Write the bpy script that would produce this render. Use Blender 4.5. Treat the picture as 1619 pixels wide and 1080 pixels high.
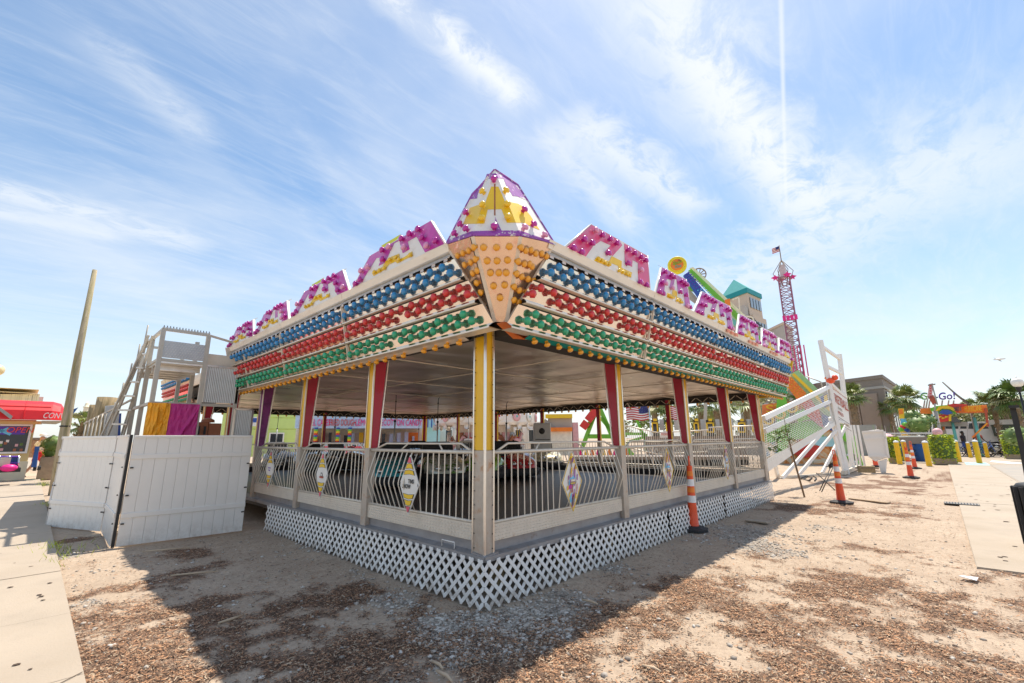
import bpy, bmesh, math, random
import numpy as np
from mathutils import Vector, Matrix, noise as mnoise
random.seed(7); np.random.seed(7)
S = bpy.context.scene
for o in list(bpy.data.objects): bpy.data.objects.remove(o)
COL = S.collection
PI = math.pi
# ------------------------------------------------------------------ camera (pavilion frame: X along right face, Y along left face)
FPX, PITCH, ROLL, AZ = 700.0, math.radians(12.35), math.radians(-0.45), math.radians(43.3)
CAMP = np.array([-3.071, -3.266, 1.5])
cd = bpy.data.cameras.new('camera'); cam = bpy.data.objects.new('camera', cd); COL.objects.link(cam)
cd.sensor_width = 36; cd.lens = FPX/1619*36; cd.clip_end = 3000; cd.clip_start = .05
cam.location = CAMP
_fw = Vector((math.cos(AZ), math.sin(AZ), 0)); _rt = Vector((math.sin(AZ), -math.cos(AZ), 0)); _up = Vector((0,0,1))
_f = _fw*math.cos(PITCH)+_up*math.sin(PITCH); _u = -_fw*math.sin(PITCH)+_up*math.cos(PITCH)
_r2 = _rt*math.cos(ROLL)+_u*math.sin(ROLL); _u2 = -_rt*math.sin(ROLL)+_u*math.cos(ROLL)
cam.rotation_euler = Matrix((_r2, _u2, -_f)).transposed().to_euler()
S.camera = cam
# ------------------------------------------------------------------ world and sun
SUN = Vector((.40, .07, 1)).normalized()
EXPO = 0.86
S.view_settings.view_transform = 'Standard'; S.view_settings.look = 'None'
S.view_settings.exposure = EXPO; S.view_settings.gamma = 1; S.view_settings.use_curve_mapping = False
sl = bpy.data.lights.new('sun', 'SUN'); sl.energy = 3.4; sl.angle = math.radians(.55); sl.color = (1, .91, .79)
so = bpy.data.objects.new('sun', sl); COL.objects.link(so); so.rotation_euler = SUN.to_track_quat('Z', 'Y').to_euler(); so.location = (0,0,30)
W = bpy.data.worlds.new('World'); S.world = W; W.use_nodes = True
nt = W.node_tree; N = nt.nodes; L = nt.links; N.clear()
def wn(t, **k):
    n = N.new(t)
    for a, b in k.items(): setattr(n, a, b)
    return n
def wm(op, a, b=None, c=None):
    n = N.new('ShaderNodeMath'); n.operation = op
    for i, x in enumerate((a, b, c)):
        if x is None: continue
        if isinstance(x, (int, float)): n.inputs[i].default_value = x
        else: L.new(x, n.inputs[i])
    return n.outputs[0]
sky = wn('ShaderNodeTexSky', sky_type='NISHITA', sun_disc=False)
sky.sun_elevation = math.asin(SUN.z); sky.sun_rotation = math.atan2(SUN.x, SUN.y); sky.air_density = 1.0; sky.dust_density = .6; sky.ozone_density = 2.2
tc = wn('ShaderNodeTexCoord'); sep = wn('ShaderNodeSeparateXYZ'); L.new(tc.outputs['Generated'], sep.inputs[0])
zz = wm('MAXIMUM', sep.outputs[2], .012)
den = wm('ADD', zz, .10)
px_, py_ = wm('DIVIDE', sep.outputs[0], den), wm('DIVIDE', sep.outputs[1], den)
comb = wn('ShaderNodeCombineXYZ'); L.new(px_, comb.inputs[0]); L.new(py_, comb.inputs[1])
def skynoise(scale, rot, sx, sy, det, rough, dist=0):
    mp = wn('ShaderNodeMapping'); L.new(comb.outputs[0], mp.inputs[0]); mp.inputs['Rotation'].default_value = (0,0,rot); mp.inputs['Scale'].default_value = (sx, sy, 1)
    n = wn('ShaderNodeTexNoise'); n.inputs['Scale'].default_value = scale; n.inputs['Detail'].default_value = det; n.inputs['Roughness'].default_value = rough; n.inputs['Distortion'].default_value = dist
    L.new(mp.outputs[0], n.inputs['Vector']); return n.outputs['Fac']
def mapr(x, a, b, c=0, d=1, st='SMOOTHSTEP'):
    n = wn('ShaderNodeMapRange', interpolation_type=st); L.new(x, n.inputs[0])
    for i, q in enumerate((a, b, c, d)): n.inputs[i+1].default_value = q
    return n.outputs[0]
def wray(u, v):
    a, b = u-809.5, v-540
    x = (a*math.cos(ROLL)+b*math.sin(ROLL))/FPX; y = -(-a*math.sin(ROLL)+b*math.cos(ROLL))/FPX
    d = _rt*x + _f + _u*y
    return np.array(d)
def skyp(u, v):
    d = wray(u, v); d /= np.linalg.norm(d); z = max(d[2], .012)+.10
    return d[0]/z, d[1]/z
veil = mapr(skynoise(.8, .5, 1, 1.9, 6, .55, .6), .32, .80, .08, .58)
fine = skynoise(3.2, .55, 1, 4.5, 9, .68, 1.2)
puff = skynoise(7, .2, 1, 1.5, 8, .66, .6)
total = veil
def streak(p, q, w, strength, ragged=True):
    """a cloud streak lying in the cloud layer from p to q, w wide"""
    global total
    (x0, y0), (x1, y1) = p, q
    dx, dy = x1-x0, y1-y0; ln = math.hypot(dx, dy); dx /= ln; dy /= ln
    ax = wm('SUBTRACT', px_, x0); ay = wm('SUBTRACT', py_, y0)
    al = wm('ADD', wm('MULTIPLY', ax, dx), wm('MULTIPLY', ay, dy))
    ac = wm('ADD', wm('MULTIPLY', ax, -dy), wm('MULTIPLY', ay, dx))
    if ragged: ac = wm('ADD', ac, wm('MULTIPLY', wm('SUBTRACT', puff, .5), w*1.5))
    m = mapr(wm('ABSOLUTE', ac), 0, w, 1, 0)
    e = wm('MULTIPLY', mapr(al, -.12*ln, .1*ln, 0, 1), mapr(al, .8*ln, 1.1*ln, 1, 0))
    k = wm('MULTIPLY', wm('MULTIPLY', m, e), strength)
    if ragged: k = wm('MULTIPLY', k, mapr(puff, .34, .56, .35, 1))
    total = wm('SUBTRACT', 1, wm('MULTIPLY', wm('SUBTRACT', 1, total), wm('SUBTRACT', 1, k)))
streak(skyp(590, -40), skyp(835, 175), .075, .95)
streak(skyp(1000, -40), skyp(1290, 360), .17, .85)
streak(skyp(1080, 60), skyp(1240, 300), .09, .7)
streak(skyp(900, 190), skyp(1110, 340), .13, .75)
streak(skyp(850, 210), skyp(1010, 370), .10, .55)
streak(skyp(1234, -30), skyp(1243, 330), .008, .6, False)
streak(skyp(-60, 290), skyp(330, 395), .16, .6)
streak(skyp(-40, 330), skyp(200, 380), .10, .6)
streak(skyp(1150, 470), skyp(1700, 150), .5, .6)
streak(skyp(1100, 640), skyp(1700, 560), .8, .6)
streak(skyp(150, 60), skyp(330, 230), .09, .35)
fm = mapr(fine, .40, .80, 0, .20)
total = wm('SUBTRACT', 1, wm('MULTIPLY', wm('SUBTRACT', 1, total), wm('SUBTRACT', 1, fm)))
hz = mapr(sep.outputs[2], -.05, .50, .52, .0)
total = wm('SUBTRACT', 1, wm('MULTIPLY', wm('SUBTRACT', 1, total), wm('SUBTRACT', 1, hz)))
total = wm('MINIMUM', total, .97)
mix = wn('ShaderNodeMix', data_type='RGBA'); L.new(total, mix.inputs[0])
hs = wn('ShaderNodeHueSaturation'); hs.inputs['Saturation'].default_value = 1.12; hs.inputs['Value'].default_value = .86; hs.inputs['Hue'].default_value = .493; L.new(sky.outputs[0], hs.inputs['Color'])
L.new(hs.outputs[0], mix.inputs[6]); mix.inputs[7].default_value = (4.35, 4.55, 4.75, 1)
bg = wn('ShaderNodeBackground'); bg.inputs[1].default_value = .122; L.new(mix.outputs[2], bg.inputs[0])
wo = wn('ShaderNodeOutputWorld'); L.new(bg.outputs[0], wo.inputs[0])

# ------------------------------------------------------------------ placing helpers (return metres in the world)
def on_z(u, v, z=0.): d = wray(u, v); return CAMP+d*((z-CAMP[2])/d[2])
def on_x(u, v, x=0.): d = wray(u, v); return CAMP+d*((x-CAMP[0])/d[0])
def on_y(u, v, y=0.): d = wray(u, v); return CAMP+d*((y-CAMP[1])/d[1])
def pt(u, v, dist): d = wray(u, v); return CAMP+d*(dist/math.hypot(d[0], d[1]))
def gp(u, dist):
    p = pt(u, 695, dist); p[2] = 0; return p
def on_plane(u, v, p0, n):
    d = wray(u, v); return CAMP+d*(np.dot(np.array(p0)-CAMP, n)/np.dot(d, n))

# ------------------------------------------------------------------ materials
MATS = {}
def mat(name, col, rough=.6, metal=0, var=.12, scale=6., bump=0., bscale=40., col2=None, c2scale=3., c2lo=.5, c2hi=.62, emit=0, coat=0, stretch=None, trans=0, alpha=None):
    if name in MATS: return MATS[name]
    m = bpy.data.materials.new(name); m.use_nodes = True; t = m.node_tree; n = t.nodes; l = t.links
    b = n['Principled BSDF']; b.inputs['Roughness'].default_value = rough; b.inputs['Metallic'].default_value = metal
    if coat: b.inputs['Coat Weight'].default_value = coat
    if trans: b.inputs['Transmission Weight'].default_value = trans
    co = n.new('ShaderNodeTexCoord'); src = co.outputs['Object']
    if stretch:
        mp = n.new('ShaderNodeMapping'); mp.inputs['Scale'].default_value = stretch; l.new(src, mp.inputs[0]); src = mp.outputs[0]
    nz = n.new('ShaderNodeTexNoise'); nz.inputs['Scale'].default_value = scale; nz.inputs['Detail'].default_value = 7; nz.inputs['Roughness'].default_value = .6; l.new(src, nz.inputs['Vector'])
    base = None
    mx = n.new('ShaderNodeMix'); mx.data_type = 'RGBA'
    c = np.array(col[:3])
    mx.inputs[6].default_value = (*(c*(1-var)), 1); mx.inputs[7].default_value = (*np.minimum(c*(1+var), 1), 1)
    mr = n.new('ShaderNodeMapRange'); mr.inputs[1].default_value = .3; mr.inputs[2].default_value = .7; l.new(nz.outputs['Fac'], mr.inputs[0]); l.new(mr.outputs[0], mx.inputs[0])
    base = mx.outputs[2]
    if col2 is not None:
        n2 = n.new('ShaderNodeTexNoise'); n2.inputs['Scale'].default_value = c2scale; n2.inputs['Detail'].default_value = 9; n2.inputs['Roughness'].default_value = .65; l.new(src, n2.inputs['Vector'])
        r2 = n.new('ShaderNodeMapRange'); r2.inputs[1].default_value = c2lo; r2.inputs[2].default_value = c2hi; l.new(n2.outputs['Fac'], r2.inputs[0])
        m2 = n.new('ShaderNodeMix'); m2.data_type = 'RGBA'; l.new(r2.outputs[0], m2.inputs[0]); l.new(base, m2.inputs[6]); m2.inputs[7].default_value = (*col2, 1); base = m2.outputs[2]
    l.new(base, b.inputs['Base Color'])
    rr = n.new('ShaderNodeMapRange'); rr.inputs[3].default_value = max(rough-.08, .02); rr.inputs[4].default_value = min(rough+.1, 1); l.new(nz.outputs['Fac'], rr.inputs[0]); l.new(rr.outputs[0], b.inputs['Roughness'])
    if bump:
        nb = n.new('ShaderNodeTexNoise'); nb.inputs['Scale'].default_value = bscale; nb.inputs['Detail'].default_value = 5; l.new(src, nb.inputs['Vector'])
        bp = n.new('ShaderNodeBump'); bp.inputs['Strength'].default_value = bump; bp.inputs['Distance'].default_value = .02; l.new(nb.outputs['Fac'], bp.inputs['Height']); l.new(bp.outputs[0], b.inputs['Normal'])
    if emit: b.inputs['Emission Color'].default_value = (*col[:3], 1); b.inputs['Emission Strength'].default_value = emit
    MATS[name] = m; return m
M = {}
def dm(k, *a, **kw): M[k] = mat(k, *a, **kw)
dm('alu', (.80,.77,.72), .30, .85, .08, 3, .12, 14, col2=(.50,.42,.33), c2scale=2.5, c2lo=.60, c2hi=.8)
dm('mirror', (.80,.70,.61), .10, .95, .05, 2, .10, 9, col2=(.66,.48,.36), c2scale=5, c2lo=.5, c2hi=.8)
dm('ledge', (.80,.71,.59), .42, .3, .08, 2, .1, 10, col2=(.60,.42,.28), c2scale=1.7, c2lo=.58, c2hi=.78, stretch=(1,1,4))
dm('sky_tint_alu', (.66,.77,.92), .16, .9, .05, 2, .08, 9)  # blue of the mirrored sky is tinted into the base colour
dm('sleeve', (.50,.44,.37), .5, .3, .14, 7, .15, 30, col2=(.42,.22,.10), c2scale=7, c2lo=.54, c2hi=.72)
dm('dark_gap', (.05,.045,.04), .8)
dm('ceiling', (.84,.72,.61), .30, .6, .15, 1.3, .5, 2.6, col2=(.56,.47,.39), c2scale=.7, c2lo=.38, c2hi=.66)
dm('rust_white', (.72,.64,.53), .55, .2, .1, 5, .2, 30, col2=(.38,.22,.11), c2scale=5, c2lo=.60, c2hi=.78)
dm('rail_white', (.72,.66,.56), .42, .3, .08, 12, .05, 50, col2=(.42,.32,.2), c2scale=14, c2lo=.66, c2hi=.8)
dm('floor', (.085,.082,.08), .45, .5, .2, 4, .1, 20)
dm('rim', (.34,.33,.33), .55, .5, .15, 4, .3, 20, col2=(.22,.15,.1), c2scale=6, c2lo=.58, c2hi=.75)
dm('yellow', (.80,.47,.01), .42, 0, .06, 4, .05, 20, col2=(.45,.28,.05), c2scale=7, c2lo=.68, c2hi=.8, coat=.2)
dm('crimson', (.46,.010,.04), .4, 0, .12, 3, .05, 15, coat=.2)
dm('purple', (.22,.03,.17), .45, 0, .15, 3, .05, 15, col2=(.13,.015,.10), c2scale=4)
dm('plastic_white', (.83,.81,.77), .5, 0, .03, 5)
dm('vinyl', (.82,.79,.74), .33, 0, .03, 2, .02, 5, coat=.15)
dm('black', (.02,.02,.02), .5)
dm('rubber', (.03,.03,.032), .7, 0, .2, 8)
dm('b_blue', (.01,.22,.50), .22, 0, .15, 3, coat=.5)
dm('b_red', (.62,.02,.02), .22, 0, .15, 3, coat=.5)
dm('b_green', (.01,.36,.17), .22, 0, .15, 3, coat=.5)
dm('b_amber', (.85,.38,.02), .25, 0, .15, 3, coat=.5)
dm('b_magenta', (.50,.01,.30), .2, 0, .2, 3, coat=.6)
dm('b_faded', (.75,.30,.50), .3, 0, .2, 3, coat=.4)
dm('b_yellow', (.85,.55,.02), .25, 0, .15, 3, coat=.4)
dm('sign_white', (.80,.78,.73), .45, 0, .05, 4, .05, 12, col2=(.62,.56,.48), c2scale=6, c2lo=.6, c2hi=.8)
dm('sign_magenta', (.52,.04,.34), .35, 0, .25, 3, .05, 10, col2=(.62,.25,.48), c2scale=2.2, c2lo=.5, c2hi=.75, coat=.3)
dm('sign_pink', (.70,.04,.16), .35, 0, .2, 3, .05, 10, col2=(.70,.22,.36), c2scale=2.2, c2lo=.5, c2hi=.75, coat=.3)
dm('sign_purple', (.30,.07,.38), .4, 0, .2, 6, col2=(.72,.68,.66), c2scale=14, c2lo=.56, c2hi=.60)
dm('sign_yellow', (.85,.55,.02), .4, 0, .06, 4)
dm('lemon', (.85,.76,.03), .4, 0, .05, 4)
dm('lime', (.62,.68,.03), .4, 0, .08, 4)
dm('sign_beige', (.52,.47,.40), .5, .3, .15, 4, .1, 12)
dm('peach', (.76,.56,.42), .16, .75, .1, 4, .35, 9, col2=(.70,.42,.32), c2scale=8, c2lo=.52, c2hi=.75)
dm('teal_paint', (.0,.25,.22), .4); dm('orange_paint', (.80,.22,.06), .4)
dm('line_red', (.45,.08,.04), .5)
dm('pink_soft', (.75,.12,.18), .5)
dm('concrete', (.42,.35,.27), .85, 0, .09, 2.2, .25, 60, col2=(.33,.27,.20), c2scale=1.1, c2lo=.5, c2hi=.78)
dm('concrete_grey', (.36,.32,.27), .85, 0, .1, 1.2, .2, 40, col2=(.32,.30,.27), c2scale=.8, c2lo=.5, c2hi=.7)
dm('timber', (.36,.27,.15), .85, 0, .3, 4, .5, 20, col2=(.18,.14,.06), c2scale=3, c2lo=.5, c2hi=.7, stretch=(5,5,.6))
dm('pole_wood', (.42,.35,.24), .85, 0, .25, 5, .4, 20, col2=(.24,.22,.08), c2scale=2, c2lo=.45, c2hi=.7, stretch=(6,6,.5))
dm('tarp_orange', (.85,.38,.02), .5, 0, .15, 5, .8, 5)
dm('tarp_magenta', (.48,.02,.20), .5, 0, .2, 3, .8, 4)
dm('grey_panel', (.50,.50,.49), .4, .5, .1, 4, .1, 20)
dm('steel_cream', (.50,.46,.39), .5, .2, .1, 6, .1, 30, col2=(.40,.33,.22), c2scale=6, c2lo=.6, c2hi=.8)
dm('copper', (.36,.12,.05), .5, .1, .2, 5, .1, 20)
dm('cone_orange', (.85,.09,.02), .45, 0, .08, 5, coat=.1, col2=(.55,.06,.03), c2scale=9, c2lo=.62, c2hi=.8)
dm('reflective', (.80,.80,.80), .35, 0, .04, 9, col2=(.5,.48,.46), c2scale=14, c2lo=.6, c2hi=.75)
dm('bollard_yellow', (.85,.50,.01), .45, 0, .08, 3, .05, 20, col2=(.6,.36,.06), c2scale=8, c2lo=.6, c2hi=.8)
dm('leaf_lime', (.42,.50,.03), .55, 0, .5, 3); dm('leaf_green', (.10,.17,.03), .5, 0, .5, 3); dm('leaf_palm', (.22,.27,.07), .45, 0, .5, 2); dm('leaf_pale', (.30,.30,.12), .5, 0, .3, 2)
dm('palm_bark', (.26,.19,.12), .9, 0, .35, 8, .6, 20); dm('twig', (.20,.14,.09), .9, 0, .2, 9)
dm('brick_tan', (.50,.32,.20), .85, 0, .2, 9); dm('planter', (.38,.28,.18), .8, 0, .15, 5, .3, 20)
dm('stucco_yellow', (.72,.55,.26), .85, 0, .06, 3, .2, 40); dm('stucco_cream', (.78,.70,.52), .85, 0, .05, 3, .2, 40); dm('stucco_pink', (.75,.50,.50), .85, 0, .06, 3, .1, 40)
dm('awning_red', (.75,.015,.02), .45, 0, .08, 3, .05, 8); dm('roof_grey', (.32,.32,.30), .6)
dm('glass_dark', (.03,.04,.05), .06, 0, .1, 2); dm('glass_sky', (.25,.33,.40), .08, .3, .1, 2)
dm('blue_bin', (.02,.09,.30), .45); dm('cyan_neon', (.15,.55,.85), .4); dm('red_neon', (.85,.08,.04), .4)
dm('skin_light', (.55,.30,.20), .6, 0, .08, 5); dm('skin_dark', (.09,.045,.03), .6, 0, .08, 5); dm('cloth_red', (.60,.02,.03), .8); dm('cloth_white', (.75,.72,.70), .85); dm('cloth_blue', (.06,.10,.30), .85); dm('cloth_dark', (.04,.03,.04), .85); dm('hair', (.02,.015,.01), .7)
dm('bld_taupe', (.27,.225,.19), .8, 0, .05, 1.5, .1, 20); dm('bld_tan', (.40,.31,.25), .8, 0, .05, 1.5, .1, 20); dm('bld_beige', (.58,.48,.38), .8, 0, .05, 1, .1, 12); dm('bld_grey', (.44,.41,.37), .8, 0, .05, 1)
dm('roof_teal', (.15,.50,.45), .5, .2, .05, 2); dm('teal_trim', (.0,.26,.28), .5)
dm('tower_mauve', (.33,.13,.19), .5, .2, .15, 4); dm('tower_white', (.62,.52,.52), .5, .2); dm('hot_pink', (.80,.02,.25), .4)
dm('ride_green', (.16,.52,.03), .4, 0, .08, 3, coat=.2); dm('ride_blue', (.03,.09,.38), .35); dm('ride_violet', (.12,.04,.45), .35); dm('ride_orange', (.85,.22,.02), .4); dm('ride_red', (.65,.04,.03), .4); dm('ride_cream', (.82,.76,.62), .5); dm('ride_lightgreen', (.35,.55,.28), .4)
dm('net', (.80,.80,.76), .7)
dm('van_white', (.78,.78,.78), .25, 0, .03, 2, coat=.6); dm('trailer_green', (.055,.075,.055), .5, 0, .1, 3); dm('chrome', (.7,.7,.7), .2, .9)
dm('green_wall', (.62,.76,.25), .85, 0, .05, 2); dm('blue_wall', (.42,.74,.82), .8, 0, .05, 2); dm('stand_pink', (.85,.12,.20), .6); dm('stand_blue', (.50,.66,.85), .6)
dm('carousel_cream', (.82,.76,.68), .5, 0, .1, 3); dm('carousel_pink', (.72,.40,.42), .5)
dm('flag_red', (.50,.02,.04), .8); dm('flag_white', (.80,.78,.76), .8); dm('flag_blue', (.02,.03,.16), .8)
dm('car_teal', (.02,.33,.38), .22, .2, .3, 8, coat=.8, col2=(.3,.33,.3), c2scale=7, c2lo=.55, c2hi=.6); dm('car_silver', (.64,.64,.54), .22, .3, .3, 6, coat=.8, col2=(.16,.28,.06), c2scale=4, c2lo=.52, c2hi=.58)
dm('car_red', (.60,.02,.03), .22, .1, .2, 6, coat=.8, col2=(.6,.55,.5), c2scale=5, c2lo=.56, c2hi=.6); dm('car_cream', (.70,.62,.40), .25, .1, .2, 6, coat=.8); dm('car_black', (.03,.03,.035), .2, .1, .2, 6, coat=.8); dm('car_green', (.22,.45,.04), .22, .1, .2, 6, coat=.8)
dm('lamp_globe', (.80,.78,.72), .3); dm('lamp_globe_tan', (.75,.62,.36), .35)
dm('parking_blue', (.30,.60,.62), .8, 0, .15, 3, col2=(.52,.50,.44), c2scale=5, c2lo=.45, c2hi=.65); dm('paint_white', (.72,.70,.65), .8)
dm('chip_brown', (.20,.12,.075), .9, 0, .3, 3); dm('chip_orange', (.44,.24,.13), .9, 0, .3, 3); dm('chip_pale', (.50,.38,.26), .9, 0, .2, 3); dm('chip_dark', (.07,.045,.03), .9, 0, .3, 3)
dm('pebble', (.44,.39,.33), .8, 0, .3, 9); dm('pebble_dark', (.28,.24,.20), .8, 0, .3, 9); dm('pebble_light', (.58,.54,.48), .75, 0, .1, 9)

# ------------------------------------------------------------------ mesh building
def add_splash(m, top=.3, col=(.30,.22,.15), amt=.75):
    t = m.node_tree; n = t.nodes; l = t.links; b = n['Principled BSDF']; src = b.inputs['Base Color'].links[0].from_socket
    co = n.new('ShaderNodeTexCoord').outputs['Object']; sp = n.new('ShaderNodeSeparateXYZ'); l.new(co, sp.inputs[0])
    nz = n.new('ShaderNodeTexNoise'); nz.inputs['Scale'].default_value = 9; nz.inputs['Detail'].default_value = 8; nz.inputs['Roughness'].default_value = .7; l.new(co, nz.inputs['Vector'])
    a = n.new('ShaderNodeMath'); a.operation = 'MULTIPLY_ADD'; l.new(nz.outputs['Fac'], a.inputs[0]); a.inputs[1].default_value = top*2.4; l.new(sp.outputs[2], a.inputs[2])
    # more splash low down: noise lifts its edge
    r = n.new('ShaderNodeMapRange'); l.new(sp.outputs[2], r.inputs[0]); r.inputs[1].default_value = 0; r.inputs[2].default_value = top; r.inputs[3].default_value = amt; r.inputs[4].default_value = 0
    q = n.new('ShaderNodeMapRange'); l.new(nz.outputs['Fac'], q.inputs[0]); q.inputs[1].default_value = .42; q.inputs[2].default_value = .62
    k = n.new('ShaderNodeMath'); k.operation = 'MULTIPLY'; l.new(r.outputs[0], k.inputs[0]); l.new(q.outputs[0], k.inputs[1])
    mx = n.new('ShaderNodeMix'); mx.data_type = 'RGBA'; l.new(k.outputs[0], mx.inputs[0]); l.new(src, mx.inputs[6]); mx.inputs[7].default_value = (*col, 1); l.new(mx.outputs[2], b.inputs['Base Color'])
dm('lattice_white', (.84,.82,.78), .5, 0, .04, 6, col2=(.62,.58,.52), c2scale=5, c2lo=.6, c2hi=.8)
add_splash(M['vinyl'], .30, amt=.35); add_splash(M['lattice_white'], .16, amt=.8); add_splash(M['sleeve'], .75, (.35,.17,.07), .8)
class MB:
    def __init__(s): s.v = []; s.f = []; s.m = []; s.mats = []; s.sm = []
    def mi(s, m):
        if isinstance(m, str): m = M[m]
        if m not in s.mats: s.mats.append(m)
        return s.mats.index(m)
    def add(s, vs, fs, m, smooth=False):
        b = len(s.v); s.v += [tuple(map(float, q)) for q in vs]; i = s.mi(m)
        for f in fs: s.f.append(tuple(b+k for k in f)); s.m.append(i); s.sm.append(smooth)
        return s
    def box(s, x0, x1, y0, y1, z0, z1, m):
        v = [(x0,y0,z0),(x1,y0,z0),(x1,y1,z0),(x0,y1,z0),(x0,y0,z1),(x1,y0,z1),(x1,y1,z1),(x0,y1,z1)]
        return s.add(v, [(0,3,2,1),(4,5,6,7),(0,1,5,4),(1,2,6,5),(2,3,7,6),(3,0,4,7)], m)
    def obox(s, c, a, b, d, m):
        c, a, b, d = map(np.array, (c, a, b, d))
        v = [c-a-b-d, c+a-b-d, c+a+b-d, c-a+b-d, c-a-b+d, c+a-b+d, c+a+b+d, c-a+b+d]
        return s.add(v, [(0,3,2,1),(4,5,6,7),(0,1,5,4),(1,2,6,5),(2,3,7,6),(3,0,4,7)], m)
    def beam(s, p, q, w, t, m, up=(0,0,1)):
        p, q = np.array(p, float), np.array(q, float); d = q-p; ln = np.linalg.norm(d); d /= ln
        sd = np.cross(d, np.array(up, float))
        if np.linalg.norm(sd) < 1e-3: sd = np.cross(d, (1,0,0))
        sd /= np.linalg.norm(sd); u = np.cross(sd, d)
        return s.obox((p+q)/2, d*ln/2, sd*w/2, u*t/2, m)
    def tube(s, pts, r, m, n=6, caps=True, smooth=True):
        pts = [np.array(p, float) for p in pts]; rs = r if hasattr(r, '__len__') else [r]*len(pts)
        rings = []; prev = None
        for i, p in enumerate(pts):
            d = pts[min(i+1, len(pts)-1)]-pts[max(i-1, 0)]; d = d/(np.linalg.norm(d)+1e-9)
            a = np.cross(d, (0,0,1)) if abs(d[2]) < .9 else np.cross(d, (1,0,0))
            if prev is not None:
                a = prev-d*np.dot(prev, d)
            a /= np.linalg.norm(a); prev = a; b = np.cross(d, a)
            rings.append([p+rs[i]*(math.cos(2*PI*k/n)*a+math.sin(2*PI*k/n)*b) for k in range(n)])
        v = [q for rg in rings for q in rg]; f = []
        for i in range(len(pts)-1):
            for k in range(n): f.append((i*n+k, i*n+(k+1)%n, (i+1)*n+(k+1)%n, (i+1)*n+k))
        s.add(v, f, m, smooth)
        if caps: s.add(rings[0], [tuple(range(n))[::-1]], m); s.add(rings[-1], [tuple(range(n))], m)
        return s
    def lathe(s, c, prof, m, n=12, axis=(0,0,1), smooth=True, sq=1.):
        c = np.array(c, float); ax = np.array(axis, float); ax /= np.linalg.norm(ax)
        a = np.cross(ax, (0,0,1)) if abs(ax[2]) < .9 else np.array((1.,0,0)); a /= np.linalg.norm(a); b = np.cross(ax, a)
        v = []
        for r, h in prof:
            for k in range(n): v.append(c+ax*h+r*(math.cos(2*PI*k/n)*a+math.sin(2*PI*k/n)*b*sq))
        f = [(i*n+k, i*n+(k+1)%n, (i+1)*n+(k+1)%n, (i+1)*n+k) for i in range(len(prof)-1) for k in range(n)]
        return s.add(v, f, m, smooth)
    def prism(s, poly, off, m, mside=None):
        poly = [np.array(p, float) for p in poly]; off = np.array(off, float); n = len(poly)
        v = poly+[p+off for p in poly]
        s.add(v, [tuple(range(n))[::-1], tuple(range(n, 2*n))], m)
        return s.add(v, [(k, (k+1)%n, n+(k+1)%n, n+k) for k in range(n)], mside or m)
    def poly(s, pts, m): return s.add(pts, [tuple(range(len(pts)))], m)
    def sphere(s, c, r, m, n=10, k=6, sc=(1,1,1)):
        c = np.array(c, float); v = []
        for i in range(k+1):
            t = PI*i/k
            for j in range(n):
                a = 2*PI*j/n; v.append(c+r*np.array((math.sin(t)*math.cos(a)*sc[0], math.sin(t)*math.sin(a)*sc[1], -math.cos(t)*sc[2])))
        return s.add(v, [(i*n+j, i*n+(j+1)%n, (i+1)*n+(j+1)%n, (i+1)*n+j) for i in range(k) for j in range(n)], m, True)
    def build(s, name, parent=None, loc=None, bevel=0, kind=None, label=None, fix=True):
        off = wloc(parent) if parent is not None else np.zeros(3)
        L0 = np.array(loc if loc is not None else (0,0,0), float)
        me = bpy.data.meshes.new(name); base = off+L0
        me.from_pydata([tuple(np.array(q)-base) for q in s.v], [], s.f)
        for m in s.mats: me.materials.append(m)
        me.polygons.foreach_set('material_index', s.m); me.polygons.foreach_set('use_smooth', s.sm)
        if fix and len(s.f) < 60000:
            bm = bmesh.new(); bm.from_mesh(me); bmesh.ops.remove_doubles(bm, verts=bm.verts, dist=1e-5); bmesh.ops.recalc_face_normals(bm, faces=bm.faces); bm.to_mesh(me); bm.free()
        me.update()
        o = bpy.data.objects.new(name, me); COL.objects.link(o); o.location = L0
        if parent is not None: o.parent = parent; PAR[o.name] = parent
        WL[o.name] = base
        if bevel:
            b = o.modifiers.new('b', 'BEVEL'); b.width = bevel; b.segments = 2; b.limit_method = 'ANGLE'
        if kind: o['kind'] = kind
        if label: o['label'] = label
        return o
WL = {}; PAR = {}
def wloc(o): return WL.get(o.name, np.array(o.location))
def tag(o, label=None, cat=None, group=None, kind=None):
    if label: o['label'] = label
    if cat: o['category'] = cat
    if group: o['group'] = group
    if kind: o['kind'] = kind
    return o
def thing(name, loc, label, cat, group=None):
    o = bpy.data.objects.new(name, None); COL.objects.link(o); o.location = loc; o.empty_display_size = .2
    WL[o.name] = np.array(loc, float); return tag(o, label, cat, group)
def copy_tree(o, parent=None):
    c = o.copy(); COL.objects.link(c)
    if parent is not None: c.parent = parent
    for ch in [x for x in bpy.data.objects if x.parent == o]: copy_tree(ch, c)
    return c
def place_copy(o, loc, rz=0, label=None, sc=None, group=None):
    c = copy_tree(o); c.location = loc; c.rotation_euler = (0,0,rz)
    if label: c['label'] = label
    if group: c['group'] = group
    if sc: c.scale = (sc,)*3
    return c
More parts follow.
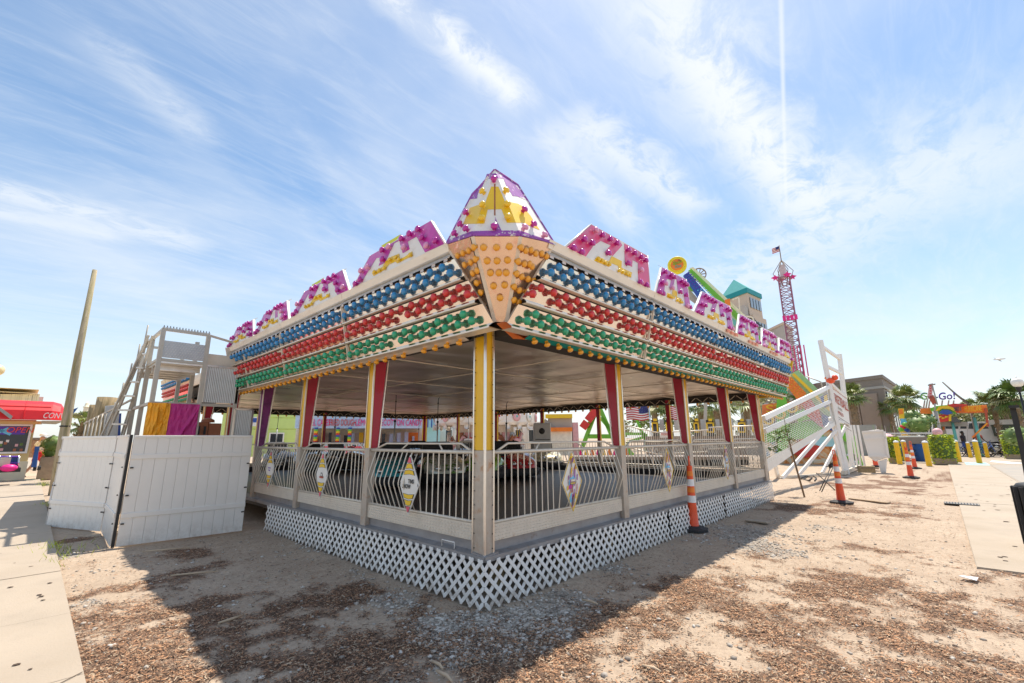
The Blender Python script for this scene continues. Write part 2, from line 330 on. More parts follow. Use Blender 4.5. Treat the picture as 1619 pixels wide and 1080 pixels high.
def text_obj(txt, p0, xdir, up, size, m, name, parent, depth=.01, width=None, shear=0, bold=.0):
    """flat lettering standing on its board: p0 left end of baseline, size letter height"""
    cu = bpy.data.curves.new(name, 'FONT'); cu.body = txt; cu.size = 1; cu.extrude = .5; cu.offset = bold; cu.shear = shear; cu.resolution_u = 3
    to = bpy.data.objects.new(name, cu); COL.objects.link(to)
    dg = bpy.context.evaluated_depsgraph_get(); me = bpy.data.meshes.new_from_object(to.evaluated_get(dg)); bpy.data.objects.remove(to)
    co = np.array([v.co[:] for v in me.vertices]); x0, x1 = co[:,0].min(), co[:,0].max()
    sx = size/.7 if width is None else width/(x1-x0); sy = size/.7
    xd = np.array(xdir, float); xd /= np.linalg.norm(xd); u = np.array(up, float); u /= np.linalg.norm(u); nn = np.cross(xd, u)
    base = wloc(parent)
    for v, c in zip(me.vertices, co): v.co = Vector(np.array(p0)+xd*(c[0]-x0)*sx+u*c[1]*sy+nn*c[2]*depth*2-base)
    me.materials.clear(); me.materials.append(M[m]); me.update()
    o = bpy.data.objects.new(name, me); COL.objects.link(o); o.parent = parent; WL[o.name] = base; return o

# ================================================================== GROUND
def vnoise(x, y, seed):
    r = np.random.RandomState(seed); g = r.rand(257, 257)
    xi = np.floor(x).astype(int); yi = np.floor(y).astype(int); fx = x-xi; fy = y-yi
    fx = fx*fx*(3-2*fx); fy = fy*fy*(3-2*fy); a, b, c, d = xi%256, yi%256, (xi+1)%256, (yi+1)%256
    return (g[a,b]*(1-fx)+g[c,b]*fx)*(1-fy)+(g[a,d]*(1-fx)+g[c,d]*fx)*fy
def fbm(x, y, sc, seed, o=4):
    t = 0; am = 1; s = 0
    for k in range(o): t = t+am*vnoise(x*sc+13.7*k, y*sc+7.1*k, seed+k); s += am; am *= .55; sc *= 2.1
    return t/s
MUL = [(130,930,.35,.9),(170,985,.45,1),(230,1050,.7,1.1),(330,1075,.5,.9),(240,880,.35,1.2),(300,905,.35,1.0),(330,960,.4,.9),(370,1000,.5,1.2),(450,1000,.6,1.3),(560,1010,.55,1.3),(640,1050,.45,1.1),(520,950,.35,1),(740,1075,.35,.9),
       (130,850,.35,1.2),(170,1060,.4,.8),(1040,1060,.6,1.2),(1120,1030,.5,.8),(1180,960,.55,1.0),(1290,900,.6,.9),(1380,870,.6,.7),(1230,1040,.5,.8),(1400,960,.6,.8),(1500,1040,.6,1.0),(1600,980,.6,1.0),(1560,930,.5,.9),(1330,1060,.5,.7),
       (1250,800,.7,.9),(1350,797,.8,1.0),(1400,815,.6,.6),(1400,770,1.4,1.1),(1440,758,1.6,1.1),(1480,748,1.6,1.0),(1340,765,.8,.7),(900,1060,.25,.6),(1100,940,.4,.5)]
GRV = [(770,985,.30,1.2),(820,1000,.28,1.1),(870,975,.28,1.1),(900,940,.22,1.0),(960,900,.25,.8),(740,1030,.22,1),(690,990,.2,.6),(600,935,.25,.7),(560,905,.25,.8),(95,880,.25,1.1),(125,960,.25,1),(150,1020,.2,.7),(1190,860,.7,.8),(1150,840,.5,.7),(460,870,.4,.6),(1270,830,.6,.7),(660,1070,.2,.5),(640,960,.25,.6)]
MULW = [(on_z(u, v)[:2], r, w*(1.45 if u < 770 and v > 870 else 1)) for u, v, r, w in MUL]; GRVW = [(on_z(u, v)[:2], r, w) for u, v, r, w in GRV]  # denser left mulch also darkens the colour for the shade and damp there
def field(x, y, L_, seed):
    t = np.zeros_like(x)
    for (c, r, w) in L_: t = t+w*np.exp(-((x-c[0])**2+(y-c[1])**2)/(2*r*r))
    return t
def mulch_d(x, y):
    n = fbm(x, y, 1.6, 3); n2 = fbm(x, y, 6, 31, 3); f = np.minimum(field(x, y, MULW, 0), 1.15)
    return np.clip((f*.72-.46)+(n-.5)*2.5+(n2-.5)*1.5, 0, 1)*np.clip(f*2.5, 0, 1)
def gravel_d(x, y):
    n = fbm(x, y, 2.5, 11); f = field(x, y, GRVW, 0)
    return np.clip((f-.4)+(n-.5)*1.6, 0, 1)*np.clip(f*2.5, 0, 1)
def hgt(x, y): return (fbm(x, y, .7, 21)-.5)*.05+(fbm(x, y, 5, 41, 3)-.5)*.026 - .012 + np.clip(mulch_d(x, y), 0, 1)*.008
def axis_(lo, hi, st, far):
    a = list(np.arange(lo, hi, st)); l = []; d = st; x = lo
    while x > -far: d *= 1.25; x -= d; l.append(x)
    r = []; d = st; x = a[-1]
    while x < far: d *= 1.25; x += d; r.append(x)
    return np.array(l[::-1]+a+r)
gx = axis_(-3.2, 15, .045, 900); gy = axis_(-4.5, 7, .045, 900)
X, Y = np.meshgrid(gx, gy, indexing='ij'); md = mulch_d(X, Y); gd = gravel_d(X, Y); Z = hgt(X, Y)
far_ = np.clip((np.hypot(X-5, Y-2)-22)/20, 0, 1); Z = Z*(1-far_)-.03*far_
nx, ny = len(gx), len(gy)
me = bpy.data.meshes.new('ground'); idx = np.arange(nx*ny).reshape(nx, ny)
q = np.stack([idx[:-1,:-1], idx[1:,:-1], idx[1:,1:], idx[:-1,1:]], -1).reshape(-1, 4)
me.vertices.add(nx*ny); me.vertices.foreach_set('co', np.stack([X, Y, Z], -1).ravel())
me.loops.add(q.size); me.loops.foreach_set('vertex_index', q.ravel().astype(np.int32))
me.polygons.add(len(q)); me.polygons.foreach_set('loop_start', np.arange(0, q.size, 4, dtype=np.int32)); me.polygons.foreach_set('loop_total', np.full(len(q), 4, dtype=np.int32))
me.polygons.foreach_set('use_smooth', np.ones(len(q), dtype=bool)); me.update(); me.validate()
for nm, a in (('mulch', md), ('gravel', gd)):
    at_ = me.attributes.new(nm, 'FLOAT', 'POINT'); at_.data.foreach_set('value', a.ravel().astype(np.float32))
gm = bpy.data.materials.new('sandy_ground'); gm.use_nodes = True; t = gm.node_tree; n = t.nodes; l = t.links; b = n['Principled BSDF']; b.inputs['Roughness'].default_value = .95
co = n.new('ShaderNodeTexCoord').outputs['Object']
def gn(sc, det=8, ro=.65):
    x = n.new('ShaderNodeTexNoise'); x.inputs['Scale'].default_value = sc; x.inputs['Detail'].default_value = det; x.inputs['Roughness'].default_value = ro; l.new(co, x.inputs['Vector']); return x.outputs['Fac']
def gmix(f, a, bb):
    x = n.new('ShaderNodeMix'); x.data_type = 'RGBA'; l.new(f, x.inputs[0])
    for i, c in ((6, a), (7, bb)):
        if isinstance(c, tuple): x.inputs[i].default_value = (*c, 1)
        else: l.new(c, x.inputs[i])
    return x.outputs[2]
def gmr(x, a, bb, c=0, d=1):
    r = n.new('ShaderNodeMapRange'); l.new(x, r.inputs[0])
    for i, k in enumerate((a, bb, c, d)): r.inputs[i+1].default_value = k
    return r.outputs[0]
def gmath(op, a, bb):
    x = n.new('ShaderNodeMath'); x.operation = op
    for i, k in enumerate((a, bb)):
        if isinstance(k, (int, float)): x.inputs[i].default_value = k
        else: l.new(k, x.inputs[i])
    return x.outputs[0]
sand = gmix(gmr(gn(1.2), .35, .65), (.42,.32,.23), (.53,.42,.31))
sand = gmix(gmr(gn(30, 6), .42, .72), sand, (.34,.26,.19)); sand = gmix(gmr(gn(5, 8, .75), .52, .78), sand, (.30,.22,.155))
sand = gmix(gmr(gn(160, 3), .58, .72), sand, (.22,.17,.13))
mcol = gmix(gmr(gn(45, 6), .35, .65), (.075,.045,.03), (.26,.14,.08)); mcol = gmix(gmr(gn(110, 4), .55, .7), mcol, (.42,.29,.19))
gcol = gmix(gmr(gn(60, 4), .35, .65), (.24,.205,.165), (.46,.40,.33))
am = n.new('ShaderNodeAttribute'); am.attribute_name = 'mulch'; ag = n.new('ShaderNodeAttribute'); ag.attribute_name = 'gravel'
mk = gmr(gmath('ADD', am.outputs['Fac'], gmath('MULTIPLY', gmath('SUBTRACT', gn(24, 6), .5), 1.1)), .12, .55)
gk = gmr(gmath('ADD', ag.outputs['Fac'], gmath('MULTIPLY', gmath('SUBTRACT', gn(30, 6), .5), 1.1)), .25, .55)
colr = gmix(mk, sand, mcol); colr = gmix(gk, colr, gcol)
l.new(colr, b.inputs['Base Color'])
bp = n.new('ShaderNodeBump'); bp.inputs['Strength'].default_value = .8; bp.inputs['Distance'].default_value = .012
l.new(gmath('ADD', gmath('MULTIPLY', gn(70, 6), .6), gmath('MULTIPLY', gn(14, 5), 1.6)), bp.inputs['Height']); l.new(bp.outputs[0], b.inputs['Normal'])
me.materials.append(gm); go = bpy.data.objects.new('ground', me); COL.objects.link(go); go['kind'] = 'structure'

def scatter_mesh(name, n_, dens, mk_fn, rng, label, cat, area, z0=0.):
    """n_ little pieces spread over the area with probability dens(x, y)"""
    r = np.random.RandomState(rng); xs = []; ys = []
    while len(xs) < n_:
        # more pieces near the camera
        d = 1.2+r.rand(4000)**1.7*area[4]; a = AZ+(r.rand(4000)-.5)*2*math.radians(62)
        x = CAMP[0]+d*np.cos(a); y = CAMP[1]+d*np.sin(a)
        ok = (x > area[0])&(x < area[1])&(y > area[2])&(y < area[3])&~((x > .0)&(y > .0))&~((x > -2.1)&(x < .1)&(y > 5.5))
        ok &= r.rand(4000) < dens(x, y)
        xs += list(x[ok]); ys += list(y[ok])
    xs = np.array(xs[:n_]); ys = np.array(ys[:n_]); zs = hgt(xs, ys)
    return mk_fn(name, xs, ys, zs+z0, r, label, cat)
def mk_chips(name, xs, ys, zs, r, label, cat):
    n_ = len(xs); a = r.rand(n_)*PI; ln = (.005+.020*r.rand(n_)**2.6); w = .0018+.0035*r.rand(n_)**1.5
    d = np.stack([np.cos(a), np.sin(a), (r.rand(n_)-.5)*.5], -1); s_ = np.stack([-np.sin(a), np.cos(a), (r.rand(n_)-.5)*.7], -1)
    c = np.stack([xs, ys, zs+.006+.008*r.rand(n_)], -1); up = np.array((0,0,.0035))
    P4 = [c-d*ln[:,None]-s_*w[:,None], c+d*ln[:,None]-s_*w[:,None]*.5, c+d*ln[:,None]*.9+s_*w[:,None], c-d*ln[:,None]*.8+s_*w[:,None]*.8]
    top = c+up
    V = np.stack(P4+[top], 1).reshape(-1, 3); b_ = np.arange(n_)*5
    F = np.concatenate([np.stack([b_+i, b_+(i+1)%4, b_+4], -1) for i in range(4)])
    mi = np.tile(r.choice(4, n_, p=[.38,.26,.12,.24]), 4)
    return rawmesh(name, V, F, ['chip_brown','chip_orange','chip_pale','chip_dark'], mi, label, cat)
def mk_pebbles(name, xs, ys, zs, r, label, cat):
    oct_v = np.array([(1,0,0),(0,1,0),(-1,0,0),(0,-1,0),(0,0,1),(.7,.7,.55),(-.7,.7,.55),(-.7,-.7,.55),(.7,-.7,.55)], float)
    oct_f = [(0,5,8),(1,6,5),(2,7,6),(3,8,7),(5,6,4),(6,7,4),(7,8,4),(8,5,4),(0,1,5),(1,2,6),(2,3,7),(3,0,8)]
    n_ = len(xs); sz = .005+.020*r.rand(n_)**3; a = r.rand(n_)*PI*2
    V = np.repeat(oct_v[None], n_, 0)*(1+.35*(r.rand(n_, 9, 1)-.5)); V = V*sz[:,None,None]*np.stack([np.ones(n_), .6+.4*r.rand(n_), .45+.4*r.rand(n_)], -1)[:,None,:]
    c, s_ = np.cos(a)[:,None], np.sin(a)[:,None]; x = V[:,:,0]*c-V[:,:,1]*s_; y = V[:,:,0]*s_+V[:,:,1]*c
    V = np.stack([x+xs[:,None], y+ys[:,None], V[:,:,2]+zs[:,None]+.001], -1).reshape(-1, 3)
    b_ = np.arange(n_)*9; F = np.concatenate([np.stack([b_+f[0], b_+f[1], b_+f[2]], -1) for f in oct_f]); mi = np.tile(r.choice(3, n_, p=[.5,.25,.25]), 12)
    return rawmesh(name, V, F, ['pebble','pebble_dark','pebble_light'], mi, label, cat)
def rawmesh(name, V, F, mats, mi, label=None, cat=None, kind='stuff'):
    me = bpy.data.meshes.new(name); k = F.shape[1]
    me.vertices.add(len(V)); me.vertices.foreach_set('co', V.ravel()); me.loops.add(F.size); me.loops.foreach_set('vertex_index', F.ravel().astype(np.int32))
    me.polygons.add(len(F)); me.polygons.foreach_set('loop_start', np.arange(0, F.size, k, dtype=np.int32)); me.polygons.foreach_set('loop_total', np.full(len(F), k, dtype=np.int32))
    for m in mats: me.materials.append(M[m])
    me.polygons.foreach_set('material_index', mi.astype(np.int32)); me.update(); me.validate()
    o = bpy.data.objects.new(name, me); COL.objects.link(o); tag(o, label, cat, kind=kind); return o
AREA = (-2.62, 15, -4.5, 7, 15)
scatter_mesh('bark_mulch', 95000, lambda x, y: np.clip(mulch_d(x, y)*1.2, 0, 1)+.05, mk_chips, 5, 'brown and orange bark mulch strewn over the sandy ground', 'mulch', AREA)
scatter_mesh('gravel', 12000, lambda x, y: gravel_d(x, y)*.6+.012, mk_pebbles, 6, 'loose grey and white pebbles around the pavilion corner', 'gravel', AREA)

# pavements
def slab_run(name, xs, ys, parent_kind, m, z, th=.1, gap=.008, jit=.003):
    root = MB()
    x0, x1, y0, y1 = xs[0], xs[-1], ys[0], ys[-1]
    root.box(x0, x1, y0, y1, z-th-.03, z-.012, 'concrete_grey'); ro = root.build(name, None, kind='structure')
    r = random.Random(len(xs)*7)
    for i in range(len(xs)-1):
        for j in range(len(ys)-1):
            s = MB(); s.box(xs[i]+gap/2, xs[i+1]-gap/2, ys[j]+gap/2, ys[j+1]-gap/2, z-.02, z+r.uniform(-jit, jit), m); s.build('slab', ro, bevel=.004)
    return ro
slab_run('sidewalk', [-8.6,-5.6,-2.61], [-3.0,-.55,1.0,2.53,4.42,6.1,7.8,9.4,11,12.7,14.4,17,20,24,29], 'structure', 'concrete', .035)
slab_run('walkway', [4.6,6.4,9.0,11.6,14.2,16.8,19.4,22,25,28,31], [-4.85,-3.34,-2.9][:2], 'structure', 'concrete', .02)
s = MB(); s.box(4.0,31,-9.2,-4.862,-.1,.012,'concrete'); s.build('pavement', None, kind='structure')
s = MB(); s.poly([(15,-9,.018),(30.5,-9,.018),(30.5,-4.9,.018),(18.3,-4.9,.018)], 'concrete_grey'); s.build('ramp', None, kind='structure')
s = MB(); s.box(31.01,120,-60,-1.4,-.1,.016,'concrete'); s.build('plaza', None, kind='structure')
s = MB(); s.box(-60,-2.9,29.02,70,-.1,.02,'concrete'); s.build('forecourt', None, kind='structure')
p = on_z(1545,733,.03); s = MB(); s.box(p[0]-1.6,p[0]+1.4,p[1]-.4,p[1]+.45,.021,.026,'parking_blue'); tag(s.build('painted_mark'), 'faded teal paint patch on the pavement at foot of a bollard', 'painted mark')
p = on_z(1586,731,.02); s = MB(); s.poly([(p[0]-2,p[1]-.2,.024),(p[0]-.4,p[1]-.9,.024),(p[0]+2.2,p[1]+.3,.024),(p[0]+.2,p[1]+.5,.024)], 'paint_white'); tag(s.build('painted_arrow'), 'white painted arrow head on the grey ramp right of the bollards', 'painted mark')
p = on_z(10,761,.03); s = MB(); s.box(p[0]-1.2,p[0]+.75,p[1]-.12,p[1]+.12,.0392,.0412,'teal_paint'); tag(s.build('painted_line'), 'thin teal painted line across the left sidewalk', 'painted mark')
# drain grate
p = on_z(1520,796,.03); r = thing('drain_grate', (p[0],p[1],.03), 'dark slotted drain grate set in the right walkway', 'drain')
s = MB(); s.box(p[0]-.2,p[0]+.2,p[1]-.28,p[1]+.28,.024,.029,'black'); s.build('frame', r)
for k in range(12):
    s = MB(); y = p[1]-.26+k*.047; s.box(p[0]-.18,p[0]+.18,y-.009,y+.009,.029,.036,'concrete_grey'); s.build('slat', r)

# ================================================================== BUMPER CAR PAVILION
PV = thing('bumper_car_pavilion', (0,0,0), 'open sided bumper car pavilion with bulb covered fascia and white rail panels', 'ride pavilion')
class Face:
    """s along the face, n outward, z up"""
    def __init__(s, sd, nd): s.sd = np.array(sd, float); s.nd = np.array(nd, float)
    def p(s, a, n, z): return s.sd*a+s.nd*n+np.array((0,0,z))
FL, FR = Face((0,1,0), (-1,0,0)), Face((1,0,0), (0,-1,0))
XE, YE = 9.75, 14.6
POSTL = [2.29, 4.52, 6.62, 8.85, 11.1, 13.3]; POSTR = [2.66, 5.02, 7.30, 9.56]
# platform
s = MB(); s.box(.03, XE, .03, YE, .30, .425, 'floor'); s.build('platform', PV)
for i in range(4):     # steel floor plates, joints visible as fine lines
    for j in range(6):
        s = MB(); s.box(.2+i*2.38, .2+i*2.38+2.37, .2+j*2.38, .2+j*2.38+2.37, .427, .433, 'floor'); s.build('floor_plate', PV)
for F, ln in ((FL, YE), (FR, XE)):
    s = MB()
    a, b_ = F.p(-.03, .03, 0), F.p(ln, -.14, 0)
    s.prism([F.p(-.03,.045,.38), F.p(-.03,.045,.425), F.p(-.03,-.15,.445), F.p(-.03,-.15,.38)], F.sd*(ln+.03), 'rim')
    s.build('platform_rim', PV)
# under structure
for F, ln in ((FL, 6.6), (FR, 9.6)):
    for k in range(int(ln/1.1)):
        s = MB(); c = F.p(.5+k*1.1, -.35, .15); s.box(c[0]-.06, c[0]+.06, c[1]-.06, c[1]+.06, 0, .31, 'timber'); s.build('support', PV)
s = MB(); s.box(.6, XE, .6, YE, 0, .02, 'dark_gap')
# lattice skirt
def lattice(F, a0, a1, tilt, zt=.40, n0=.05, step=.125, name='lattice_panel'):
    P_ = thing(name, (0,0,0), None, None); P_.parent = PV
    H_ = zt; zb = .0; w = .034/2
    def clipseg(c0, sg):
        # strip centre line: s = c0 + sg*z ; clip to [a0,a1]
        z0, z1 = zb, H_
        lo, hi = (a0-c0)/sg, (a1-c0)/sg
        if lo > hi: lo, hi = hi, lo
        return max(z0, lo), min(z1, hi)
    for li, sg in enumerate((1, -1)):
        c0 = a0-(H_ if sg > 0 else 0)
        k0 = math.ceil((a0-(H_ if sg > 0 else 0))/step); k1 = math.floor((a1+(H_ if sg < 0 else 0))/step)
        for k in range(k0, k1+1):
            z0, z1 = clipseg(k*step, sg)
            if z1-z0 < .04: continue
            p, q = F.p(k*step+sg*z0, n0+li*.007, z0), F.p(k*step+sg*z1, n0+li*.007, z1)
            # pointed strip ends
            d = (q-p)/np.linalg.norm(q-p); sd = np.cross(d, F.nd)*w*1.0; off = F.nd*.006; e = d*.016
            tz = np.array((0,0,1.))
            def T(v):  # small tilt of the whole panel
                v = v.copy(); v += F.nd*tilt[0]*(H_-v[2]); v[2] += tilt[1]*(np.dot(v, F.sd)-a0)-.004; return v
            pts = [T(p-sd), T(p-e), T(p+sd), T(q+sd), T(q+e), T(q-sd)]
            s = MB(); s.prism(pts, off, 'lattice_white'); s.build('strip', P_)
    return P_
lattice(FL, -.05, 2.9, (.03, 0)); lattice(FL, 2.92, 5.5, (.05, 0))
lattice(FR, -.05, .98, (.03, .0), zt=.39); lattice(FR, 1.0, 3.75, (.06, .0)); lattice(FR, 3.83, 6.2, (.03, .0)); lattice(FR, 6.27, 8.0, (.05, -.006)); lattice(FR, 8.06, 9.7, (.03, .0))

# posts
def post(F, a, first=False, col='crimson'):
    P_ = thing('post', (0,0,0), None, None); P_.parent = PV
    wd = .125; x0, x1 = a-wd/2, a+wd/2
    s = MB()  # silver lower part
    s.prism([F.p(x0,.0,.40), F.p(x1,.0,.40), F.p(x1,-.10,.40), F.p(x0,-.10,.40)], (0,0,.99), 'sleeve'); s.build('lower_sleeve', P_)
    s = MB(); s.prism([F.p(x0+.012,-.005,1.39), F.p(x1-.012,-.005,1.39), F.p(x1-.012,-.004,2.60), F.p(x0+.012,-.004,2.60)], -F.nd*.03, 'yellow' if col != 'purple' else 'purple'); s.build('front_plate', P_)
    s = MB(); s.prism([F.p(x0+.01,-.03,1.39), F.p(x0+.01,-.12,1.39), F.p(x0+.01,-.20,2.60), F.p(x0+.01,-.03,2.60)], F.sd*(wd-.02), col); s.build('side_plate', P_)
    s = MB()
    for xx in (x0, x1): s = MB(); s.beam(F.p(xx,-.004,1.39), F.p(xx,-.004,2.60), .014, .02, 'alu'); s.build('edge_trim', P_)
    s = MB()
    s.beam(F.p(x0+.004,-.13,1.39), F.p(x0+.004,-.215,2.60), .016, .016, 'alu'); s.build('edge_trim', P_)
    if first:
        pass
    return P_
for i, a in enumerate(POSTL): post(FL, a, col='purple' if i == 2 else 'crimson')
for a in POSTR: post(FR, a)
# corner post
P_ = thing('corner_post', (0,0,0), None, None); P_.parent = PV
s = MB(); s.box(-.005,.105,-.005,.165,.40,1.385,'sleeve'); s.build('lower_sleeve', P_)
s = MB(); s.box(.0,.10,.01,.155,1.387,2.62,'yellow'); s.build('front_plate', P_)
s = MB()
for x, y in ((-.008,.16),(-.008,-.004),(.102,-.008)): s = MB(); s.box(x-.009,x+.009,y-.009,y+.009,.40,2.62,'alu'); s.build('edge_trim', P_)
s = MB()
s.box(-.016,-.002,-.012,.012,1.39,2.62,'alu'); s.build('edge_trim', P_)
s = MB()
for z in np.arange(.48, 2.6, .13): s.sphere((-.012,.14,z), .006, 'dark_gap', 5, 3); s.sphere((.09,-.012,z), .006, 'dark_gap', 5, 3)
s.build('rivet_row', P_)

# rail panels
def emblem(F, a, bul, style, P_):
    """upright diamond sign hung on the bars"""
    zc, hh, hw = 1.0, .325, .19
    n = bul+.028
    def q(x, z, d=0.): return F.p(a+x, n+d-abs(z)*.22*(bul/.11)*.9 if False else n+d, zc+z)
    s = MB(); s.prism([q(0,hh), q(hw,0), q(0,-hh), q(-hw,0)], -F.nd*.012, 'sign_white')
    def w(z): return hw*(1-abs(z)/hh)
    if style in (0, 1, 2):
        for z0, z1, m in ((.30,.235,'pink_soft'), (.222,.165,'sign_yellow'), (.15,.10,'sign_yellow'), (-.10,-.15,'sign_yellow'), (-.165,-.222,'sign_yellow'), (-.235,-.30,'pink_soft')):
            a0, a1 = w(z0)*.86, w(z1)*.86; top, bot = max(z0, z1), min(z0, z1); bend = .010 if abs(z0) < .23 else 0
            sg = 1 if z0 > 0 else -1
            wt, wb = w(top)*.86, w(bot)*.86
            s.poly([q(-wt,top,.004), q(0,top+bend*sg,.004), q(wt,top,.004), q(wb,bot,.004), q(0,bot+bend*sg,.004), q(-wb,bot,.004)], 'black')
            k = .88; s.poly([q(-wt*k,top-.004,.006), q(0,top+bend*sg-.004,.006), q(wt*k,top-.004,.006), q(wb*k,bot+.004,.006), q(0,bot+bend*sg+.004,.006), q(-wb*k,bot+.004,.006)], m)
        for sx in (-1, 1): s.poly([q(sx*.165,.025,.005), q(sx*.182,0,.005), q(sx*.165,-.025,.005), q(sx*.172,0,.0052)], 'black')
        if style == 1:
            s.poly([q(-.075,-.02,.006), q(.07,-.02,.006), q(.055,-.045,.006), q(-.06,-.045,.006)], 'line_red'); s.poly([q(-.05,-.018,.006), q(.045,-.018,.006), q(.02,.035,.006), q(-.02,.03,.006)], 'black'); s.poly([q(-.035,-.01,.0075), q(.03,-.01,.0075), q(.012,.025,.0075), q(-.015,.02,.0075)], 'sign_white')
    else:
        r = random.Random(style)
        cols = ['sign_purple','sign_yellow','carousel_pink','cyan_neon','sign_magenta','sign_yellow','line_red','bld_taupe']
        for k in range(46):
            z = r.uniform(-.27,.27); ww = w(z)*.7; x = r.uniform(-ww, ww); h_ = r.uniform(.02,.06); b_ = r.uniform(.010,.028); sl = r.uniform(-.4,.4)
            if abs(z)+h_ > .30: continue
            s.poly([q(x-b_,z-h_,.003+.0003*k), q(x+b_*.3,z-h_*.7,.003+.0003*k), q(x+b_+sl*.02,z+h_,.003+.0003*k), q(x-b_*.2+sl*.02,z+h_*.7,.003+.0003*k)], cols[r.randrange(8)])
        s.poly([q(.055*math.cos(t_),.035+.035*math.sin(t_),.0145) for t_ in np.linspace(0, PI, 9)], 'cyan_neon')
        s.poly([q(-.05,.028,.015), q(.05,.028,.015), q(.03,.008,.015), q(-.03,.008,.015)], 'sign_white')
        s.poly([q(-.07,.0,.0145), q(.07,.0,.0145), q(.04,-.03,.0145), q(-.04,-.03,.0145)], 'bld_taupe'); s.poly([q(-.05,-.008,.0152), q(.05,-.008,.0152), q(.03,-.018,.0152), q(-.03,-.018,.0152)], 'sign_yellow')
        for sx in (-1, 1):
            for sz in (-1, 1): s.beam(q(0,sz*hh,.003), q(sx*hw,0,.003), .006, .006, 'sign_yellow', up=F.nd)
    e = s.build('emblem', P_)
    if style == 0:
        xd = -F.sd  # seen from outside
        text_obj('TINS', q(.01,.012,.008), xd, (0,0,1), .045, 'black', 'emblem_lettering', P_, .001, width=.11, bold=.02)
        text_obj('SHOW', q(.12,-.045,.008), xd, (0,0,1), .045, 'black', 'emblem_lettering', P_, .001, width=.16, bold=.02)
    if style == 2:
        text_obj('MARTIN', q(.06,.01,.008), -F.sd, (0,0,1), .022, 'ride_violet', 'emblem_lettering', P_, .001, width=.11)
        text_obj('TINS', q(.05,-.03,.008), -F.sd, (0,0,1), .022, 'ride_violet', 'emblem_lettering', P_, .001, width=.09)
def rail(F, a0, a1, style=None, flip=False, ac=None, B=.11, nb=-.04, detail=True, knee=.2):
    P_ = thing('rail_panel', (0,0,0), None, None); P_.parent = PV
    zt, zb, zm = 1.365, .70, 1.0
    s = MB(); s.tube([F.p(a0,nb,zt), F.p(a1,nb,zt)], .020, 'rail_white', 8); s.build('top_rail', P_)
    s = MB(); s.tube([F.p(a0+.07,nb-.01,zt), F.p(a0+.27,nb-.03,zt+.085), F.p(a1-.30,nb-.03,zt+.085), F.p(a1-.04,nb-.01,zt)], .013, 'rail_white', 6)
    ln = a1-a0
    for c, d in ((.32,-.11), (.62,.11)): s.tube([F.p(a0+ln*c,nb-.03,zt+.083), F.p(a0+ln*c+d,nb,zt)], .010, 'rail_white', 5)
    s.build('upper_rail', P_)
    s = MB(); s.tube([F.p(a0,nb,zb), F.p(a1,nb,zb)], .016, 'rail_white', 6); s.build('bottom_rail', P_)
    nbar = int(ln/.098)
    for k in range(1, nbar):
        a = a0+ln*k/nbar; fr = (a-a0)/ln
        bul = B*min(1, max(0, (fr-knee)/.12))
        if ac is not None and abs(a-ac) < .03 and style is not None: continue
        s = MB(); s.tube([F.p(a,nb,zt-.01), F.p(a,nb+bul*.96,zm+.03), F.p(a,nb+bul,zm), F.p(a,nb+bul*.96,zm-.03), F.p(a,nb,zb)], .0075, 'rail_white', 5, caps=False); s.build('bar', P_)
    if style is not None:
        fr = (ac-a0)/ln; bul = nb+B*min(1, max(0, (fr-knee)/.12))*.9
        s = MB()
        for sz in (-1, 1): s.tube([F.p(ac,nb,zm+sz*(.335 if sz > 0 else .30)), F.p(ac,bul+.005,zm+sz*.16)], .006, 'rail_white', 5)
        s.build('emblem_bracket', P_); emblem(F, ac, bul, style, P_)
    # diamond plate kick board with raised chevron treads
    s = MB(); s.prism([F.p(a0-.01,nb+.012,.53), F.p(a1+.01,nb+.012,.53), F.p(a1+.01,nb+.012,.685), F.p(a0-.01,nb+.012,.685)], -F.nd*.02, 'rust_white')
    if detail:
        st = .026
        for i in range(int(ln/st)):
            for j in range(5):
                c = F.p(a0+i*st+(j%2)*.5*st, nb+.0125, .545+j*.029); sg = 1 if (i+j) % 2 else -1
                u = F.sd*.012+np.array((0,0,sg*.009)); v = np.cross(u/np.linalg.norm(u), F.nd)*.0038
                s.add([c-u, c+v, c+u, c-v, c+F.nd*.0055], [(0,1,4),(1,2,4),(2,3,4),(3,0,4)], 'rail_white')
    s.build('kick_board', P_)
    s = MB(); s.prism([F.p(a0,nb-.02,.435), F.p(a1,nb-.02,.435), F.p(a1,nb-.02,.53), F.p(a0,nb-.02,.53)], -F.nd*.03, 'rim'); s.build('kick_ledge', P_)  # grey ledge strip in rim metal below the kick board
    return P_
rail(FL, .17, 2.22, 0, ac=1.20, knee=.42); rail(FL, 2.36, 4.45, 1, ac=3.39); rail(FL, 4.59, 6.55, 2, ac=5.50)
rail(FR, .12, 2.58, 11, ac=1.33, knee=.40); rail(FR, 2.74, 4.95, 12, ac=3.84); rail(FR, 5.09, 7.23, 13, ac=6.50); rail(FR, 7.37, 9.5)
# grab handle on the rim
s = MB(); h0, h1 = FL.p(.62,.02,.43), FL.p(.42,.02,.43); s.tube([h0, h0+(0,0,.06), h1+(0,0,.06), h1], .006, 'plastic_white', 6); s.build('handle', PV)

